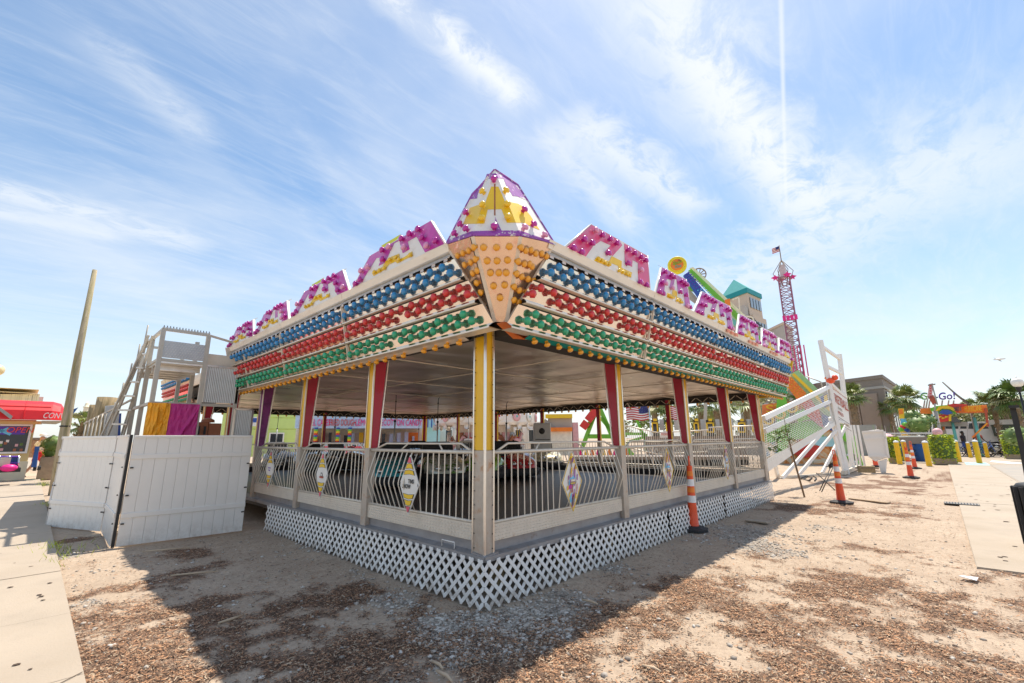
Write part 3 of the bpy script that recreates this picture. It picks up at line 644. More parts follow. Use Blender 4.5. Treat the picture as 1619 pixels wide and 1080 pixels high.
# back sides: plain rail runs and posts
FBX = Face((0,1,0), (1,0,0)); FBY = Face((1,0,0), (0,1,0))
class OffFace(Face):
    def __init__(s, sd, nd, o): super().__init__(sd, nd); s.o = np.array(o, float)
    def p(s, a, n, z): return s.o+s.sd*a+s.nd*n+np.array((0,0,z))
BX = OffFace((0,1,0), (1,0,0), (XE,0,0)); BY = OffFace((1,0,0), (0,1,0), (0,YE,0))
for F, ln in ((BX, YE), (BY, XE)):
    s = MB()
    for a in np.arange(.1, ln, .11): s.tube([F.p(a,-.03,1.365), F.p(a,-.03,.7)], .009, 'rail_white', 4, caps=False)
    s.build('back_bar', PV, kind='stuff')
    s = MB(); s.tube([F.p(0,-.03,1.365), F.p(ln,-.03,1.365)], .02, 'rail_white'); s.tube([F.p(0,-.03,.7), F.p(ln,-.03,.7)], .02, 'rail_white'); s.build('back_rail', PV)
    s = MB(); s.prism([F.p(0,.0,.43), F.p(ln,.0,.43), F.p(ln,.0,.66), F.p(0,.0,.66)], -F.nd*.05, 'rust_white'); s.build('back_kick_board', PV)
    s = MB(); s.prism([F.p(.1,-.10,.434), F.p(ln-.1,-.10,.434), F.p(ln-.1,-.10,.60), F.p(.1,-.10,.60)], -F.nd*.12, 'rubber'); s.build('floor_curb', PV)
    for a in np.arange(.06, ln, 2.4):
        s = MB(); c = F.p(a,-.05,0); s.box(c[0]-.06,c[0]+.06,c[1]-.06,c[1]+.06,.43,1.37,'rust_white'); s.box(c[0]-.05,c[0]+.05,c[1]-.05,c[1]+.05,1.37,2.6,'crimson'); s.box(c[0]-.035-.03*F.nd[1],c[0]+.035-.03*F.nd[1],c[1]-.035-.03*F.nd[0],c[1]+.035-.03*F.nd[0],1.37,2.6,'yellow'); s.build('back_post', PV)
    # back edge truss under the ceiling
    s = MB()
    for z in (2.44, 2.58): s.tube([F.p(0,-.15,z), F.p(ln,-.15,z)], .018, 'dark_gap')
    for a in np.arange(0, ln-.3, .35): s.tube([F.p(a,-.15,2.44), F.p(a+.175,-.15,2.58)], .01, 'rust_white', 4); s.tube([F.p(a+.175,-.15,2.58), F.p(a+.35,-.15,2.44)], .01, 'rust_white', 4)
    s.prism([F.p(0,0,2.46), F.p(ln,0,2.46), F.p(ln,0,2.66), F.p(0,0,2.66)], F.nd*.02, 'dark_gap'); s.build('edge_truss', PV)
    s = MB()
    for a in np.arange(.1, ln, .3): c = F.p(a,.0,2.44); s.lathe(c, [(.0,-.07),(.025,-.06),(.035,-.02),(.025,.02)], 'b_amber', 6)
    s.build('back_bulb_row', PV, kind='stuff')
s = MB()
for a in (3.6, 7.3, 10.9):
    s.tube([(XE-.25,a,2.42),(XE-.3,a,2.5),(XE-.2,a+.1,2.54)], .02, 'plastic_white', 6)
s.build('hose_bundle', PV)

# ceiling: crumpled aluminium sheets as a real relief
n_x, n_y = 110, 160; V = []; 
xs = np.linspace(-.1, XE+.1, n_x); ys = np.linspace(-.1, YE+.1, n_y); XX, YY = np.meshgrid(xs, ys, indexing='ij')
ZZ = 2.625+(fbm(XX+50, YY+50, .9, 77, 3)-.5)*.05+(fbm(XX*.35+9, YY*2.2+50, 1.0, 78, 3)-.5)*.05+(fbm(XX*2+9, YY*.3+50, 1.0, 79, 3)-.5)*.03+(fbm(XX*.8+3, YY*3.1+50, 1.0, 80, 3)-.5)*.03
idx = np.arange(n_x*n_y).reshape(n_x, n_y); F_ = np.stack([idx[:-1,:-1], idx[:-1,1:], idx[1:,1:], idx[1:,:-1]], -1).reshape(-1, 4)
ce = rawmesh('ceiling', np.stack([XX, YY, ZZ], -1).reshape(-1, 3), F_, ['ceiling'], np.zeros(len(F_)), kind='part'); del ce['kind']; ce.parent = PV
for p_ in ce.data.polygons: p_.use_smooth = True
for k in range(1, 5):
    s = MB(); x = k*XE/5; s.box(x-.012,x+.012,.0,YE,2.585,2.60,'rust_white'); s.build('ceiling_batten', PV)
for k in range(1, 7):
    s = MB(); y = k*YE/7; s.box(.0,XE,y-.012,y+.012,2.583,2.598,'rust_white'); s.build('ceiling_batten', PV)
s = MB(); s.box(-.15, XE+.25, -.15, YE+.25, 2.70, 2.95, 'dark_gap'); s.build('roof_deck', PV)
s = MB(); s.box(-.2, XE+.3, -.3, YE+.3, 3.0, 3.3, 'ledge'); s.build('roof', PV)

# ---------------------------------------------------------------- fascia
BULB = {}
def bulb_mesh(col, r=.040, h=.075):
    k = (col, r, h)
    if k in BULB: return BULB[k]
    s = MB(); s.lathe((0,0,0), [(r*.6,0),(r*.5,h*.42),(r,h*.5),(r*1.0,h*.78),(r*.65,h*.97),(r*.0,h*1.02)], col, 7)
    me = bpy.data.meshes.new('bulb'); me.from_pydata(s.v, [], s.f)
    me.materials.append(s.mats[0]); me.polygons.foreach_set('use_smooth', s.sm); me.update(); BULB[k] = me; return me
ALLB = []      # (pos, normal, colour, radius, parent)
def bulb(p, n, col, parent, r=.044, h=.085): ALLB.append((np.array(p, float), np.array(n, float)/np.linalg.norm(n), col, r, h, parent))
BZ = .252
EDGE = lambda F, z, n: (lambda t: on_x(706+73*t, 384+125*t, -n)[1] if F is FL else on_y(878-75*t, 386+123*t, -n)[0])((3.41-z)/.81)
START = {False: (-.36,-.28,-.16), True: (-.34,-.26,-.12)}
def band_n(F, k): 
    nb, ntp = (.30, .47) if F is FL else (.50, .72)
    return nb+(ntp-nb)*k/3.
def fascia(F, a0, a1, joints, z0=2.50, bulbs=True, tag_='light_board'):
    cols = ['b_green', 'b_red', 'b_blue']
    for k in range(3):
        n0 = band_n(F, k); zb = z0+k*BZ; nrm = None
        js = [a0+(START[F is FR][k] if a0 < 1 else 0)]+[j for j in joints if a0 < j < a1]+[a1]
        for i in range(len(js)-1):
            b0, b1 = js[i]+.008, js[i+1]-.008
            sh0 = (0 if i else .06*k*0); 
            s = MB()
            pb, ptp = (n0+.004, zb+.052), (n0+.055, zb+BZ-.012)
            def q(a, nz): return F.p(a, nz[0], nz[1])
            bb = EDGE(F, pb[1], pb[0])+.03 if i == 0 and a0 < 1 else b0; bt = EDGE(F, ptp[1], ptp[0])+.03 if i == 0 and a0 < 1 else b0
            b0_ = b0; b0 = bb
            s.add([q(bb,pb), q(b1,pb), q(b1,ptp), q(bt,ptp)], [(0,1,2,3)], 'mirror')
            # sill lip under the board
            lip, low = (n0+.058, zb+.012), (n0+.058, zb-.004)
            s.add([q(b0,low), q(b1,low), q(b1,lip), q(b0,lip)], [(0,1,2,3)], 'ledge')
            s.add([q(b0,lip), q(b1,lip), q(b1,pb), q(b0,pb)], [(0,1,2,3)], 'mirror')
            s.add([q(b0,(n0-.08,zb-.004)), q(b1,(n0-.08,zb-.004)), q(b1,low), q(b0,low)], [(0,1,2,3)], 'ledge')
            # hood over the board
            hood = (n0+.075, zb+BZ-.008)
            s.add([q(bt,ptp), q(b1,ptp), q(b1,hood), q(bt,hood)], [(0,1,2,3)], 'dark_gap')
            o = s.build('light_board', PV, fix=False)
            if bulbs:
                d = np.array((ptp[0]-pb[0], ptp[1]-pb[1])); d /= np.linalg.norm(d); nn = F.nd*d[1]+np.array((0,0,-d[0]))
                st = .2
                for row in range(2):
                    f = .30 if row == 0 else .72
                    lo = (bb if row == 0 else bt)+.06; a = math.ceil(lo/st)*st-(.1 if row else 0)
                    if a < lo: a += st
                    while a < b1-.03:
                        n_ = pb[0]+(ptp[0]-pb[0])*f; z_ = pb[1]+(ptp[1]-pb[1])*f
                        bulb(F.p(a, n_+.002, z_), nn, cols[k], o); a += st
            s2 = MB(); s2.beam(q(b1+.008,(n0+.03,zb+.0)), q(b1+.008,(n0+.078,zb+BZ-.01)), .012, .03, 'ledge', up=F.nd); s2.build('joint_strip', PV)
    # soffit strip and amber bulbs below
    n0 = band_n(F, 0)
    s = MB()
    mt = 'teal_paint' if F is FR else 'ledge'
    s.add([F.p(a0,n0-.02,z0-.006), F.p(a1,n0-.02,z0-.006), F.p(a1,n0-.09,z0-.035), F.p(a0,n0-.09,z0-.035)], [(0,1,2,3)], mt)
    s.add([F.p(a0,n0-.09,z0-.035), F.p(a1,n0-.09,z0-.035), F.p(a1,n0-.16,z0+.01), F.p(a0,n0-.16,z0+.01)], [(0,1,2,3)], 'orange_paint' if F is FR else 'dark_gap')
    s.add([F.p(a0,n0-.16,z0+.01), F.p(a1,n0-.16,z0+.01), F.p(a1,-.1,2.64), F.p(a0,-.1,2.64)], [(0,1,2,3)], 'rust_white' if F is FL else 'orange_paint')
    so_ = s.build('soffit', PV, fix=False)
    a = a0+.1
    while a < a1:
        bulb(F.p(a, n0-.055, z0-.02), (F.nd*.35+np.array((0,0,-1))), 'b_amber', so_, .034, .06); a += .2
    # upper fascia: blank strip tinted with the sky's reflection, ledge board
    nt_ = band_n(F, 3); z3 = z0+3*BZ
    js = [a0]+[j for j in joints if a0 < j < a1]+[a1]
    for i in range(len(js)-1):
        s = MB(); b0, b1 = js[i]+.004, js[i+1]-.004
        s.prism([F.p(b0,nt_+.03,z3+.004), F.p(b1,nt_+.03,z3+.004), F.p(b1,nt_-.02,z3+.075), F.p(b0,nt_-.02,z3+.075)], -F.nd*.01, 'sky_tint_alu'); s.build('sky_tint_strip', PV)
        s = MB(); s.prism([F.p(b0,nt_+.02,z3+.08), F.p(b1,nt_+.02,z3+.08), F.p(b1,nt_+.045,z3+.165), F.p(b0,nt_+.045,z3+.165)], -F.nd*.06, 'ledge'); s.build('ledge_board', PV)
    # reflected light squares in the dark band above the blue lamps, built as peach studs
    s = MB()
    for a in np.arange(a0+.05, a1, .2): s.prism([F.p(a-.03,nt_+.02,z3-.022), F.p(a+.03,nt_+.02,z3-.022), F.p(a+.03,nt_+.02,z3+.004), F.p(a-.03,nt_+.02,z3+.004)], F.nd*.006, 'peach')
    s.build('reflection_squares', PV, kind='stuff')
    # backing box
    s = MB(); s.prism([F.p(a0,-.1,2.55), F.p(a0,band_n(F,0)-.02,z0+.03), F.p(a0,nt_-.03,z3+.16), F.p(a0,-.1,3.40)], F.sd*(a1-a0), 'dark_gap'); s.build('fascia_box', PV)
fascia(FL, .02, 7.35, [2.3, 4.5, 6.4]); fascia(FR, .14, 10.1, [2.42, 4.85, 7.25, 9.0])
fascia(OffFace((0,1,0), (-1,0,0), (0,0,0)), 11.2, 14.8, [13.0], bulbs=True) if False else None
s = MB(); s.prism([FL.p(11.0,.30,2.5), FL.p(11.0,.5,3.4), FL.p(14.8,.5,3.4), FL.p(14.8,.3,2.5)], -FL.nd*.05, 'mirror')
for k, m in enumerate(('b_green','b_red','b_blue')):
    for row in range(2):
        for a in np.arange(11.1, 14.7, .2): s.lathe(FL.p(a+.1*row,.34+.05*k,2.62+k*BZ+row*.1), [(.03,0),(.04,.05),(.0,.08)], m, 6, axis=-np.array((1.,0,0)))
s.build('far_light_board', PV, kind='stuff')
# end caps
s = MB(); e = [FL.p(7.36,-.1,2.5), FL.p(7.36,.33,2.5), FL.p(7.42,.56,3.42), FL.p(7.42,-.1,3.42)]; s.prism(e, FL.sd*.03, 'ledge'); s.build('end_cap', PV)
s = MB(); e = [FR.p(10.11,-.1,2.5), FR.p(10.11,.53,2.5), FR.p(10.25,.78,3.42), FR.p(10.25,-.1,3.42)]; s.prism(e, FR.sd*.05, 'sign_yellow'); s.build('end_cap', PV)

# ---------------------------------------------------------------- crown signs
def zc(x, y): return on_x(540+x/7.715, 330+y/7.715, -.5)
def norm_(x, y):
    p = zc(x, y); return ((p[1]-.05)/1.97, (p[2]-3.43)/.5)
PUR = [norm_(*q) for q in [(135,965),(320,580),(1060,150),(1262,425),(1020,530),(890,345),(785,405),(820,495),(735,545),(675,395),(615,425),(520,660),(440,700),(470,600),(405,605),(240,900)]]
YEL = [norm_(*q) for q in [(365,785),(390,818),(530,740),(575,680),(650,645),(680,665),(870,570),(855,520),(760,590),(710,610),(690,550),(600,585),(530,640),(490,710)]]
OUT = [norm_(*q) for q in [(125,975),(318,578),(1060,150),(1265,428)]]
BEV = [norm_(*q) for q in [(320,578),(322,515),(985,115),(1060,150)]]
LIM = [norm_(*q) for q in [(470,425),(480,450),(620,400),(770,268),(745,265)]]
def normb(x, y):
    p = on_x(540+x/7.715, 330+y/7.715, -.54); return ((p[1]-.05)/1.97, (p[2]-3.43)/.5)
BM = [normb(*q) for q in [(895,255),(790,310),(695,370),(540,470),(460,510),(955,355),(1025,450),(1130,390),(735,475),(475,620),(295,715),(215,760),(215,865),(160,915)]]
BYL = [normb(*q) for q in [(380,770),(440,750),(500,720),(560,620),(635,590),(680,615),(815,560)]]
def tri_poly(s, P3, m):
    """concave polygon -> triangulated"""
    from mathutils.geometry import tessellate_polygon
    t = tessellate_polygon([[Vector(p) for p in P3]]); s.add(P3, [tuple(x) for x in t], m)
def nR(x, y, n=.75):
    p = on_y(840+x/3.484, 330+y/3.484, -n); return ((p[0]-.37)/1.97, (p[2]-3.43)/.5)
DES = {False: (OUT, BEV, [PUR], YEL, BM, BYL), True: ([nR(*q) for q in [(176,215),(350,88),(660,262),(655,440)]][:1]+[nR(*q) for q in [(350,88),(660,262),(655,440)]], [nR(*q) for q in [(350,88),(400,80),(672,240),(660,262)]],
  [[nR(*q) for q in [(185,217),(350,92),(505,178),(518,205),(455,262),(410,240),(450,205),(395,180),(350,205),(300,262)]], [nR(*q) for q in [(530,195),(660,266),(652,436),(588,412),(595,335),(598,302),(570,285),(562,322),(522,305)]]],
  [nR(*q) for q in [(365,262),(345,285),(430,320),(440,298),(480,315),(490,350),(550,380),(558,352),(500,325),(505,290),(450,262),(430,290)]],
  [nR(*q, .79) for q in [(375,122),(412,148),(455,170),(492,193),(305,170),(348,190),(238,215),(283,238),(437,245),(555,230),(590,248),(625,270),(650,288),(545,302),(617,340),(605,403),(640,420)]],
  [nR(*q, .78) for q in [(375,275),(395,285),(415,298),(435,305),(490,340),(510,350),(530,358),(545,365)]])}
def crown(F, a0, w_, h_=.53, dark='sign_magenta', lime=True):
    P_ = thing('crown_sign', (0,0,0), None, None); P_.parent = PV
    OUT, BEV, PURS, YEL, BM, BYL = DES[F is FR]; o0, o1, o2, o3 = OUT
    nb_ = band_n(F, 3)+.03; zb = 2.5+3*BZ+.17
    def q(uv, off=0.):
        u, t_ = uv; return F.p(a0+u*w_, nb_-t_*.05+off, zb+t_*h_)
    s = MB(); P3 = [q(o) for o in OUT]; s.prism(P3, -F.nd*.035, 'sign_white', 'sign_white'); s.build('board', P_)
    s = MB(); [tri_poly(s, [q(o, .003) for o in PUR], dark) for PUR in PURS]; s.build('crown_graphic', P_, fix=False)
    s = MB(); tri_poly(s, [q(o, .004) for o in YEL], 'sign_yellow'); s.build('step_graphic', P_, fix=False)
    s = MB(); b4 = [q(OUT[1]), q(BEV[1] if F is FL else BEV[1])-F.nd*.10, q(BEV[2])-F.nd*.10, q(OUT[2])]; s.prism(b4, (0,0,-.008), 'sign_beige')
    if lime: tri_poly(s, [np.array(q(BEV[1]))*.62+np.array(q(OUT[1]))*.38+(q(BEV[2])-q(BEV[1]))*f_ + (0,0,.002)+F.nd*.004 for f_ in (.22,.6)]+[np.array(q(OUT[1]))+(q(OUT[2])-q(OUT[1]))*f_+(0,0,.004)-F.nd*.008+F.nd*.008 for f_ in (.48,.24)], 'lime')
    s.build('top_bevel', P_, fix=False)
    s = MB(); s.tube([q(OUT[3], .0), q(OUT[2], .0)], .008, 'plastic_white', 5); s.build('edge_trim', P_); s = MB(); s.tube([q(OUT[0], .0), q(OUT[1], .0)], .006, 'alu', 5); s.build('edge_trim', P_)
    nn = F.nd+np.array((0,0,.14))
    for uv in BM: bulb(q(uv, .003), nn, 'b_magenta' if random.random() > .12 else 'b_faded', P_, .040, .06)
    for uv in BYL: bulb(q(uv, .004), nn, 'b_yellow', P_, .028, .04)
crown(FL, .05, 1.97); crown(FL, 2.08, 1.97); crown(FL, 4.14, 1.66, lime=False); crown(FL, 5.86, 1.6, lime=False)
for i, (a, b_) in enumerate([(.37,2.34),(2.44,3.68),(3.75,5.72),(5.85,7.4),(7.52,8.9),(9.0,10.35)]): crown(FR, a, b_-a, .53, 'sign_pink' if i in (0,) else 'sign_magenta', lime=False)
# stencilled marks on the far ledge boards
for a in (5.3, 6.6, 8.2): 
    s = MB(); 
    for k in range(3): s.box(*(lambda c: (c[0]-.08,c[0]+.08,c[1]-.004,c[1]+.0))(FR.p(a+k*.22,.772,0)), 3.345, 3.40, 'orange_paint'); 
    s.build('ledge_stencil', PV)

# ---------------------------------------------------------------- corner wedge and peak
A1 = FL.p(.055,.50,3.41); B1 = FR.p(.22,.75,3.40)
o_ = .70
def dg(u, v, o): return on_plane(u, v, (-o/math.sqrt(2),-o/math.sqrt(2),0), np.array((1.,1,0))/math.sqrt(2))
A2, B2 = dg(747,374,o_), dg(823,374,o_); T1, T2 = dg(782,509,.34), dg(801,509,.34)
AP = dg(782,268,.42)
A0_, B0_ = FL.p(.03,.30,2.5), FR.p(.12,.50,2.5)
def facet(s, pts, m): s.poly(pts, m)
WG = thing('corner_wedge', (0,0,0), None, None); WG.parent = PV
fac = [('left', [A1, A2, T1]), ('mid', [A2, B2, T2, T1]), ('right', [B2, B1, T2])]
def onf(pts, u, v, off=.0):
    p0 = np.array(pts[0]); nn = np.cross(np.array(pts[1])-p0, np.array(pts[2])-p0); nn /= np.linalg.norm(nn)
    if np.dot(nn, CAMP-p0) < 0: nn = -nn
    return on_plane(u, v, p0, nn)+nn*off, nn
def onfb(pts, u, v, h):
    p, nn = onf(pts, u, v); p = on_plane(u, v, np.array(pts[0])+nn*h, nn); return p-nn*h, nn
s = MB(); 
for nm, P3 in fac: s.poly(P3, 'peach')
s.build('wedge_board', WG, fix=False)
s = MB()
for p, q in ((A1,T1),(A2,T1),(B2,T2),(B1,T2)): s.beam(p, q, .035, .012, 'rust_white', up=(-1,-1,0))
s.beam(A2+(.01,.01,0), T1+(.01,.01,0), .05, .004, 'dark_gap', up=(-1,-1,0)); s.build('wedge_trim', WG)
def c4(x, y): return 640+x/3.6, 240+y/3.6
for fi, L4 in ((1, [(448,545),(522,545),(595,540),(468,622),(525,622),(585,618),(487,690),(535,690),(577,690),(505,765),(568,760),(542,832)]),
               (0, [(297,592),(327,578),(360,563),(388,545),(337,645),(372,630),(398,612),(383,693),(408,678),(405,748),(428,802)]),
               (2, [(665,545),(692,563),(722,560),(748,580),(782,580),(810,597),(648,625),(683,640),(712,640),(727,655),(640,695),(668,712),(704,725),(737,735),(625,770),(655,790),(698,798),(652,858),(625,845)])):
    for (x, y) in L4:
        p, nn = onfb(fac[fi][1], *c4(x, y), .04); bulb(p, nn, 'b_amber', WG, .034, .055)
# rim and peak
PK = thing('corner_peak', (0,0,0), None, None); PK.parent = PV
up_ = np.array((0,0,.015))
C1, C2, C3, C4 = A1+up_, A2+up_, B2+up_, B1+up_
APb = AP+np.array((.10,.10,.0))
pf = [(C1,C2,AP),(C2,C3,AP),(C3,C4,AP)]
D1, D4 = onf(pf[0], 744, 312)[0], onf(pf[2], 819, 293)[0]
s = MB()
for tri in ((C1,C2,AP,D1),(C2,C3,AP),(C3,C4,D4,AP)): s.poly(tri, 'sign_white')
bk = np.array((.35,.35,.2)); s.poly((C4, C1, D1, AP, D4), 'sign_white'); s.build('peak_board', PK, fix=False)
s = MB()
for p, q in ((C1,C2),(C2,C3),(C3,C4)): s.beam(p, q, .02, .022, 'sign_purple')
for p in (C1, C4): s.beam(p, D1 if p is C1 else D4, .014, .02, 'sign_purple', up=(-1,-1,0)); s.beam(D1 if p is C1 else D4, AP, .014, .02, 'sign_purple', up=(-1,-1,0))
s.build('peak_edge', PK)
def c2(x, y): return 700+x/7.447, 255+y/7.447
def which(u, v):
    for t_ in pf:
        p, nn = onf(t_, u, v, 0)
        a, b_, c = [np.array(k) for k in t_]; v0, v1, v2 = b_-a, c-a, p-a
        d00, d01, d11, d20, d21 = v0@v0, v0@v1, v1@v1, v2@v0, v2@v1; dn = d00*d11-d01*d01
        y = (d11*d20-d01*d21)/dn; z = (d00*d21-d01*d20)/dn
        if y > -.02 and z > -.02 and y+z < 1.02: return t_
    return pf[0] if u < 782 else pf[2]
def clip_px(poly, u0, side):
    out = []
    for i in range(len(poly)):
        a, b_ = poly[i], poly[(i+1) % len(poly)]; fa, fb = (a[0]-u0)*side, (b_[0]-u0)*side
        if fa >= 0: out.append(a)
        if fa*fb < 0: t_ = fa/(fa-fb); out.append((a[0]+(b_[0]-a[0])*t_, a[1]+(b_[1]-a[1])*t_))
    return out
def line_side(poly, p, q, sg):
    out = []; f = lambda a: sg*((q[0]-p[0])*(a[1]-p[1])-(q[1]-p[1])*(a[0]-p[0]))
    for i in range(len(poly)):
        a, b_ = poly[i], poly[(i+1) % len(poly)]; fa, fb = f(a), f(b_)
        if fa >= 0: out.append(a)
        if fa*fb < 0: t_ = fa/(fa-fb); out.append((a[0]+(b_[0]-a[0])*t_, a[1]+(b_[1]-a[1])*t_))
    return out
def pj(p):
    q = np.array(p)-CAMP; a = q@np.array(_rt); f = q@np.array(_f); u = q@np.array(_u); x, y = FPX*a/f, -FPX*u/f
    return (809.5+x*math.cos(ROLL)-y*math.sin(ROLL), 540+x*math.sin(ROLL)+y*math.cos(ROLL))
PKL = [('sign_yellow', [(240,740),(320,550),(420,515),(500,490),(570,300),(655,300),(730,470),(880,500),(940,530),(1030,640),(1140,810),(940,725),(755,725),(690,565),(530,570),(490,735)], .002),
       ('sign_purple', [(500,210),(520,150),(700,140),(870,255),(990,460),(935,440),(880,415),(820,410),(800,370),(760,330),(715,205),(640,200)], .002),
       ('sign_purple', [(310,450),(340,380),(400,320),(490,250),(465,300),(415,380),(405,440)], .002), ('sign_purple', [(615,655),(690,815),(625,860)], .002), ('sign_purple', [(45,970),(60,930),(345,825),(540,820),(900,815),(1330,960),(1330,990),(895,850),(340,870)], .003)]
pa, p2, p3 = pj(AP), pj(C2), pj(C3)
from mathutils.geometry import tessellate_polygon as _tess
for m_, pl, off in PKL:
    px = [c2(*q) for q in pl]
    tr = _tess([[Vector((a, b_, 0)) for a, b_ in px]])
    s = MB()
    for t_ in tr:
        tri = [px[k] for k in t_]
        sgn = 1
        L1_ = line_side(tri, pa, p2, 1); rest = line_side(tri, pa, p2, -1); mid = line_side(rest, pa, p3, 1); R1_ = line_side(rest, pa, p3, -1)
        for piece, fc in ((L1_, pf[0]), (mid, pf[1]), (R1_, pf[2])):
            if len(piece) > 2: s.poly([onf(fc, a, b_, off)[0] for a, b_ in piece], m_)
    s.build('peak_graphic', PK, fix=False)
s = MB(); s.poly([onf(pf[1], 781.2, v_, .004)[0] if k < 2 else onf(pf[1], 783.4, v_, .004)[0] for k, v_ in enumerate((291, 341, 341, 291))], 'copper'); s.build('centre_seam', PK, fix=False)
for (x, y), m_ in [((600,190),'b_magenta'),((255,590),'b_magenta'),((185,725),'b_magenta'),((255,780),'b_magenta'),((120,835),'b_magenta'),((975,550),'b_magenta'),((1085,720),'b_magenta'),((980,760),'b_faded'),((1215,850),'b_faded'),((605,750),'b_magenta'),
                   ((450,340),'b_yellow'),((450,495),'b_yellow'),((455,650),'b_yellow'),((758,325),'b_yellow'),((760,485),'b_yellow'),((765,635),'b_yellow')]:
    u, v = c2(x, y); t_ = which(u, v); p, nn = onfb(t_, u, v, .05); bulb(p, nn, m_, PK, .036, .06)
# teal and orange end under the wedge on the right
s = MB(); s.prism([dg(786,511,.32), dg(808,506,.34), FR.p(.5,.46,2.50), FR.p(.2,.2,2.52)], (0,0,-.01), 'orange_paint'); s.build('corner_soffit', PV, fix=False)

# bulbs: the 300 nearest as parts, the rest joined
_r = random.Random(44); ALLB = [b_ for b_ in ALLB if _r.random() > .012]
ALLB.sort(key=lambda b_: np.linalg.norm(b_[0]-CAMP))
def rotm(n):
    return Vector(n).to_track_quat('Z', 'Y')
for p, n_, c, r_, h_, par in ALLB[:300]:
    o = bpy.data.objects.new('bulb', bulb_mesh(c, r_, h_)); COL.objects.link(o); o.location = p; o.rotation_mode = 'QUATERNION'; o.rotation_quaternion = rotm(n_); o.parent = par
s = MB()
for p, n_, c, r_, h_, par in ALLB[300:]:
    me_ = bulb_mesh(c, r_, h_); R_ = rotm(n_).to_matrix(); vs = [np.array(R_@v.co)+p for v in me_.vertices]
    s.add(vs, [tuple(f.vertices) for f in me_.polygons], c, True)
s.build('bulb_rows', PV, kind='stuff', fix=False)

# ================================================================== BUMPER CARS
def bumper_car(col, label, loc, rz, first_pole=True):
    r = thing('bumper_car', (0,0,0), label, 'bumper car', 'bumper cars parked on the pavilion floor')
    # rubber ring
    def ring(z, k=1.): return [(.62*k*math.copysign(abs(math.cos(t))**.8, math.cos(t)), .98*k*math.copysign(abs(math.sin(t))**.75, math.sin(t)), z) for t in np.linspace(0, 2*PI, 25)[:-1]]
    def skin(s, rings, m):
        n = len(rings[0]); v = [q for g in rings for q in g]
        s.add(v, [(i*n+k, i*n+(k+1)%n, (i+1)*n+(k+1)%n, (i+1)*n+k) for i in range(len(rings)-1) for k in range(n)], m, True)
    s = MB(); skin(s, [ring(.08,.9), ring(.08,.98), ring(.11,1.03), ring(.19,1.05), ring(.27,1.03), ring(.29,.97), ring(.29,.9)], 'rubber'); s.build('bumper', r)
    s = MB(); skin(s, [ring(.29,.93), ring(.36,.94), ring(.40,.90)], 'rubber'); s.build('bumper_lip', r)
    # body: nose to the front (-y), open cockpit, tail
    rings = []
    for y, w_, h_ in ((-.92,.20,.34), (-.82,.40,.44), (-.60,.50,.52), (-.35,.53,.58), (-.15,.54,.66), (-.02,.54,.56), (.3,.54,.50), (.62,.52,.58), (.80,.44,.60), (.90,.28,.42)):
        rings.append([(w_, y, .28), (w_*1.0, y, .28+(h_-.28)*.6), (w_*.82, y, h_*.97), (w_*.4, y, h_+.015), (0, y, h_+.02), (-w_*.4, y, h_+.015), (-w_*.82, y, h_*.97), (-w_, y, .28+(h_-.28)*.6), (-w_, y, .28)])
    n = 9; s = MB(); v = [q for g in rings for q in g]
    s.add(v, [(i*n+k, i*n+k+1, (i+1)*n+k+1, (i+1)*n+k) for i in range(len(rings)-1) for k in range(n-1)], col, True)
    s.add(rings[0], [tuple(range(9))], col); s.add(rings[-1], [tuple(range(9))[::-1]], col); s.build('body', r)
    s = MB(); s.prism([(-.36,.02,.565), (.36,.02,.565), (.40,.45,.535), (-.40,.45,.535)], (0,0,.02), 'black'); s.build('cockpit', r)
    s = MB(); s.prism([(-.42,.50,.5), (-.40,.60,.94), (-.30,.62,1.0), (.30,.62,1.0), (.40,.60,.94), (.42,.50,.5)], (0,.10,0), 'black'); s.build('seat_back', r, bevel=.02)
    s = MB(); s.lathe((0,0,.8), [(.14,-.012),(.165,-.012),(.165,.012),(.14,.012)], 'rubber', 12, axis=(0,.5,1)); s.beam((0,-.12,.62),(0,0,.8),.04,.04,'black'); s.beam((-.15,0,.8),(.15,0,.8),.03,.015,'black'); s.build('steering_wheel', r)
    for sx in (-1, 1):
        s = MB(); s.lathe((sx*.22,-.83,.40), [(0,.05),(.05,.04),(.07,0),(.07,-.04)], 'chrome', 8, axis=(0,-1,.25)); s.build('headlight', r)
        s = MB(); s.prism([(sx*.545,-.5,.36),(sx*.555,-.1,.40),(sx*.555,.35,.40),(sx*.545,.1,.36)], (sx*.006,0,0), 'sign_white'); s.build('side_stripe', r)
    s = MB(); s.tube([(0,.72,.55),(0,.74,1.55)], .02, 'grey_panel', 6); s.tube([(0,.74,1.5),(0,.74,2.0),(.0,.72,2.10),(.0,.64,2.15),(0,.56,2.165)], .010, 'black', 5); s.sphere((0,.74,1.52), .035, 'black', 6, 4); s.sphere((0,.74,2.02), .022, 'black', 6, 4); s.build('current_pole', r)
    r.location = loc; r.rotation_euler = (0,0,rz); return r
def carpos(u, v, back=.8):
    p = on_z(u, v, .45); d = p[:2]-CAMP[:2]; d = d/np.linalg.norm(d); return p[0]+d[0]*back, p[1]+d[1]*back
CARS = [('car_teal', 618, 774, .2, 'teal and silver bumper car nearest the left rail panels'),
        ('car_silver', 697, 768, .3, 'silver and green bumper car beside the teal one'),
        ('car_green', 768, 762, -.3, 'green bumper car hidden partly by the yellow corner post'),
        ('car_red', 812, 757, .25, 'red and white bumper car right of the yellow corner post'),
        ('car_cream', 862, 742, .1, 'cream bumper car parked behind the red one by the grey cabinet')]
for c, u, v, rz, lb in CARS: x, y = carpos(u, v); bumper_car(c, lb, (x,y,.433), rz-PI/4)
